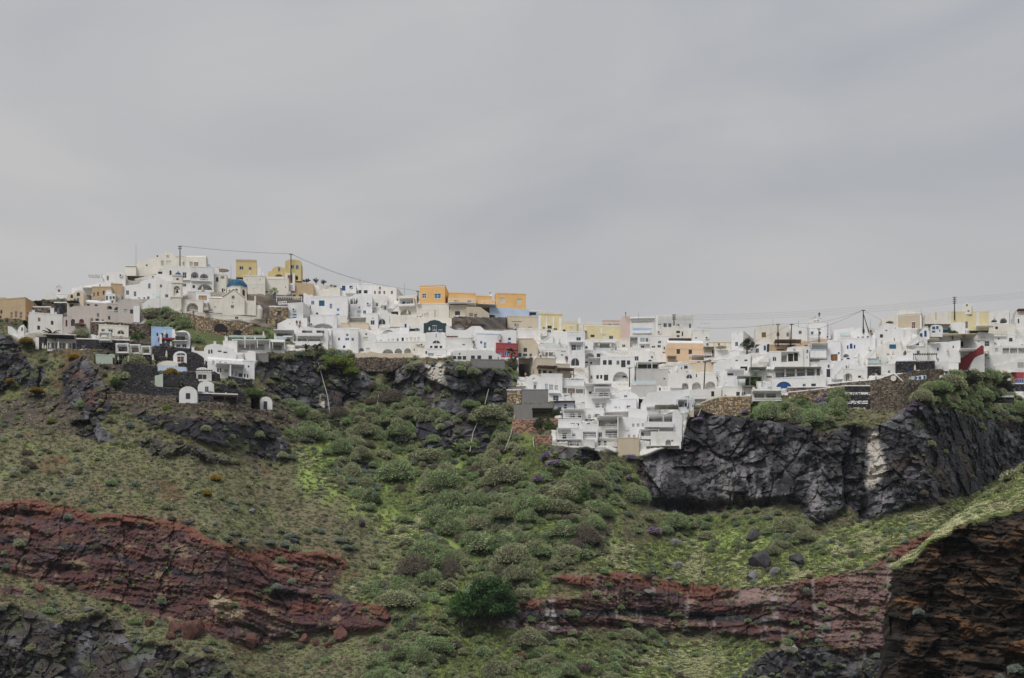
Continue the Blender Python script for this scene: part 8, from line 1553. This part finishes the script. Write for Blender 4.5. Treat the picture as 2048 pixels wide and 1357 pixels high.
sheet('near_cliff', np.ones((nr-1, ncx-1), bool), ground_mat('near_cliff_rock', .9, 1.0, 2.4), 'dark brown near cliff with rust streaks at the lower right corner'); P3, col, quads = P3s, cols, qs
rn = np.random.RandomState(77); n = 5200; i = nf+rn.randint(0, ntp, n); j = (rn.rand(n)*(ncx-60)).astype(int); pp = PN[i, j]; fl = (fbm(pp[:, 0], pp[:, 2]*2, 4, 3, 441) > -.12) & (rn.rand(n) < np.interp(cxs[j], [1766, 1900, 2048, 2100], [.55, .9, .8, .2])*np.where(pp[:, 2]-PN[nf, j, 2] > 7.5, .25, 1))
scatter('near_daisies', 'pale yellow daisies along the top of the near cliff', pp[fl], rn.uniform(.35, .75, fl.sum()), [ds], 21)
k2 = ~fl; scatter('near_grass', 'grass and dry stalks on top of the near cliff', pp[k2], rn.uniform(.5, 1.1, k2.sum()), gs1, 22)
for k, (jx, vv, r, kind, lb) in enumerate(((2000, .75, 1.5, 'olive', 'straw coloured bush on the near cliff top, leftmost'), (2025, .85, 1.9, 'olive', 'straw coloured bush on the near cliff top, second from left'), (2046, .8, 2.2, 'olive', 'large dry bush at the right edge on the near cliff top'), (1975, .8, .9, 'moss', 'small green bush on the near cliff top'), (1955, .3, .8, 'moss', 'tiny green bush at the near cliff brink'))):
    j = int(np.argmin(abs(cxs-jx))); i = nf+int(vv*ntp); q = PN[i, j]; o = link('shrub', PROTO[kind][k % 2], None, [float(v_) for v_ in q]); o.scale = (r, r, r*.8); tag(o, lb, 'shrub', None, 'thing')
for px, py, r, lb in ((1835,1228,1.0,'pale tuft of grass clinging to the near cliff face'),(2030,1345,1.6,'pale grey green bush at the bottom right corner'),(1995,1362,1.2,'pale bush left of the one in the bottom right corner')):
    j = int(np.argmin(abs(cxs-px))); i = int(np.argmin(abs(pyf[:, j]-py))); q = PN[i, j]-np.array([0, .6, 0]); o = link('shrub', PROTO['sage'][0], None, [float(v_) for v_ in q]); o.scale = (r, r*.8, r); tag(o, lb, 'shrub', None, 'thing')

# ================================================================ thin sea haze between the boat and the cliff
m = MB(); top_z = max(float(Z_.max()), float(P3[..., 2].max()))+14; m.abox(-6050, 6050, -3050, 6050, -1.0, top_z+20)
hz = m.build('haze', [], None, origin=(0, 0, 0)); hm = bpy.data.materials.new('haze'); hm.use_nodes = True; t = hm.node_tree; t.nodes.clear()
o_ = t.nodes.new('ShaderNodeOutputMaterial'); v_ = t.nodes.new('ShaderNodeVolumePrincipled'); v_.inputs['Color'].default_value = (.80,.87,.98,1); v_.inputs['Density'].default_value = HAZE; v_.inputs['Anisotropy'].default_value = 0.0
t.links.new(v_.outputs[0], o_.inputs['Volume']); hz.data.materials.append(hm); tag(hz, 'thin pale sea haze', None, None, 'stuff')
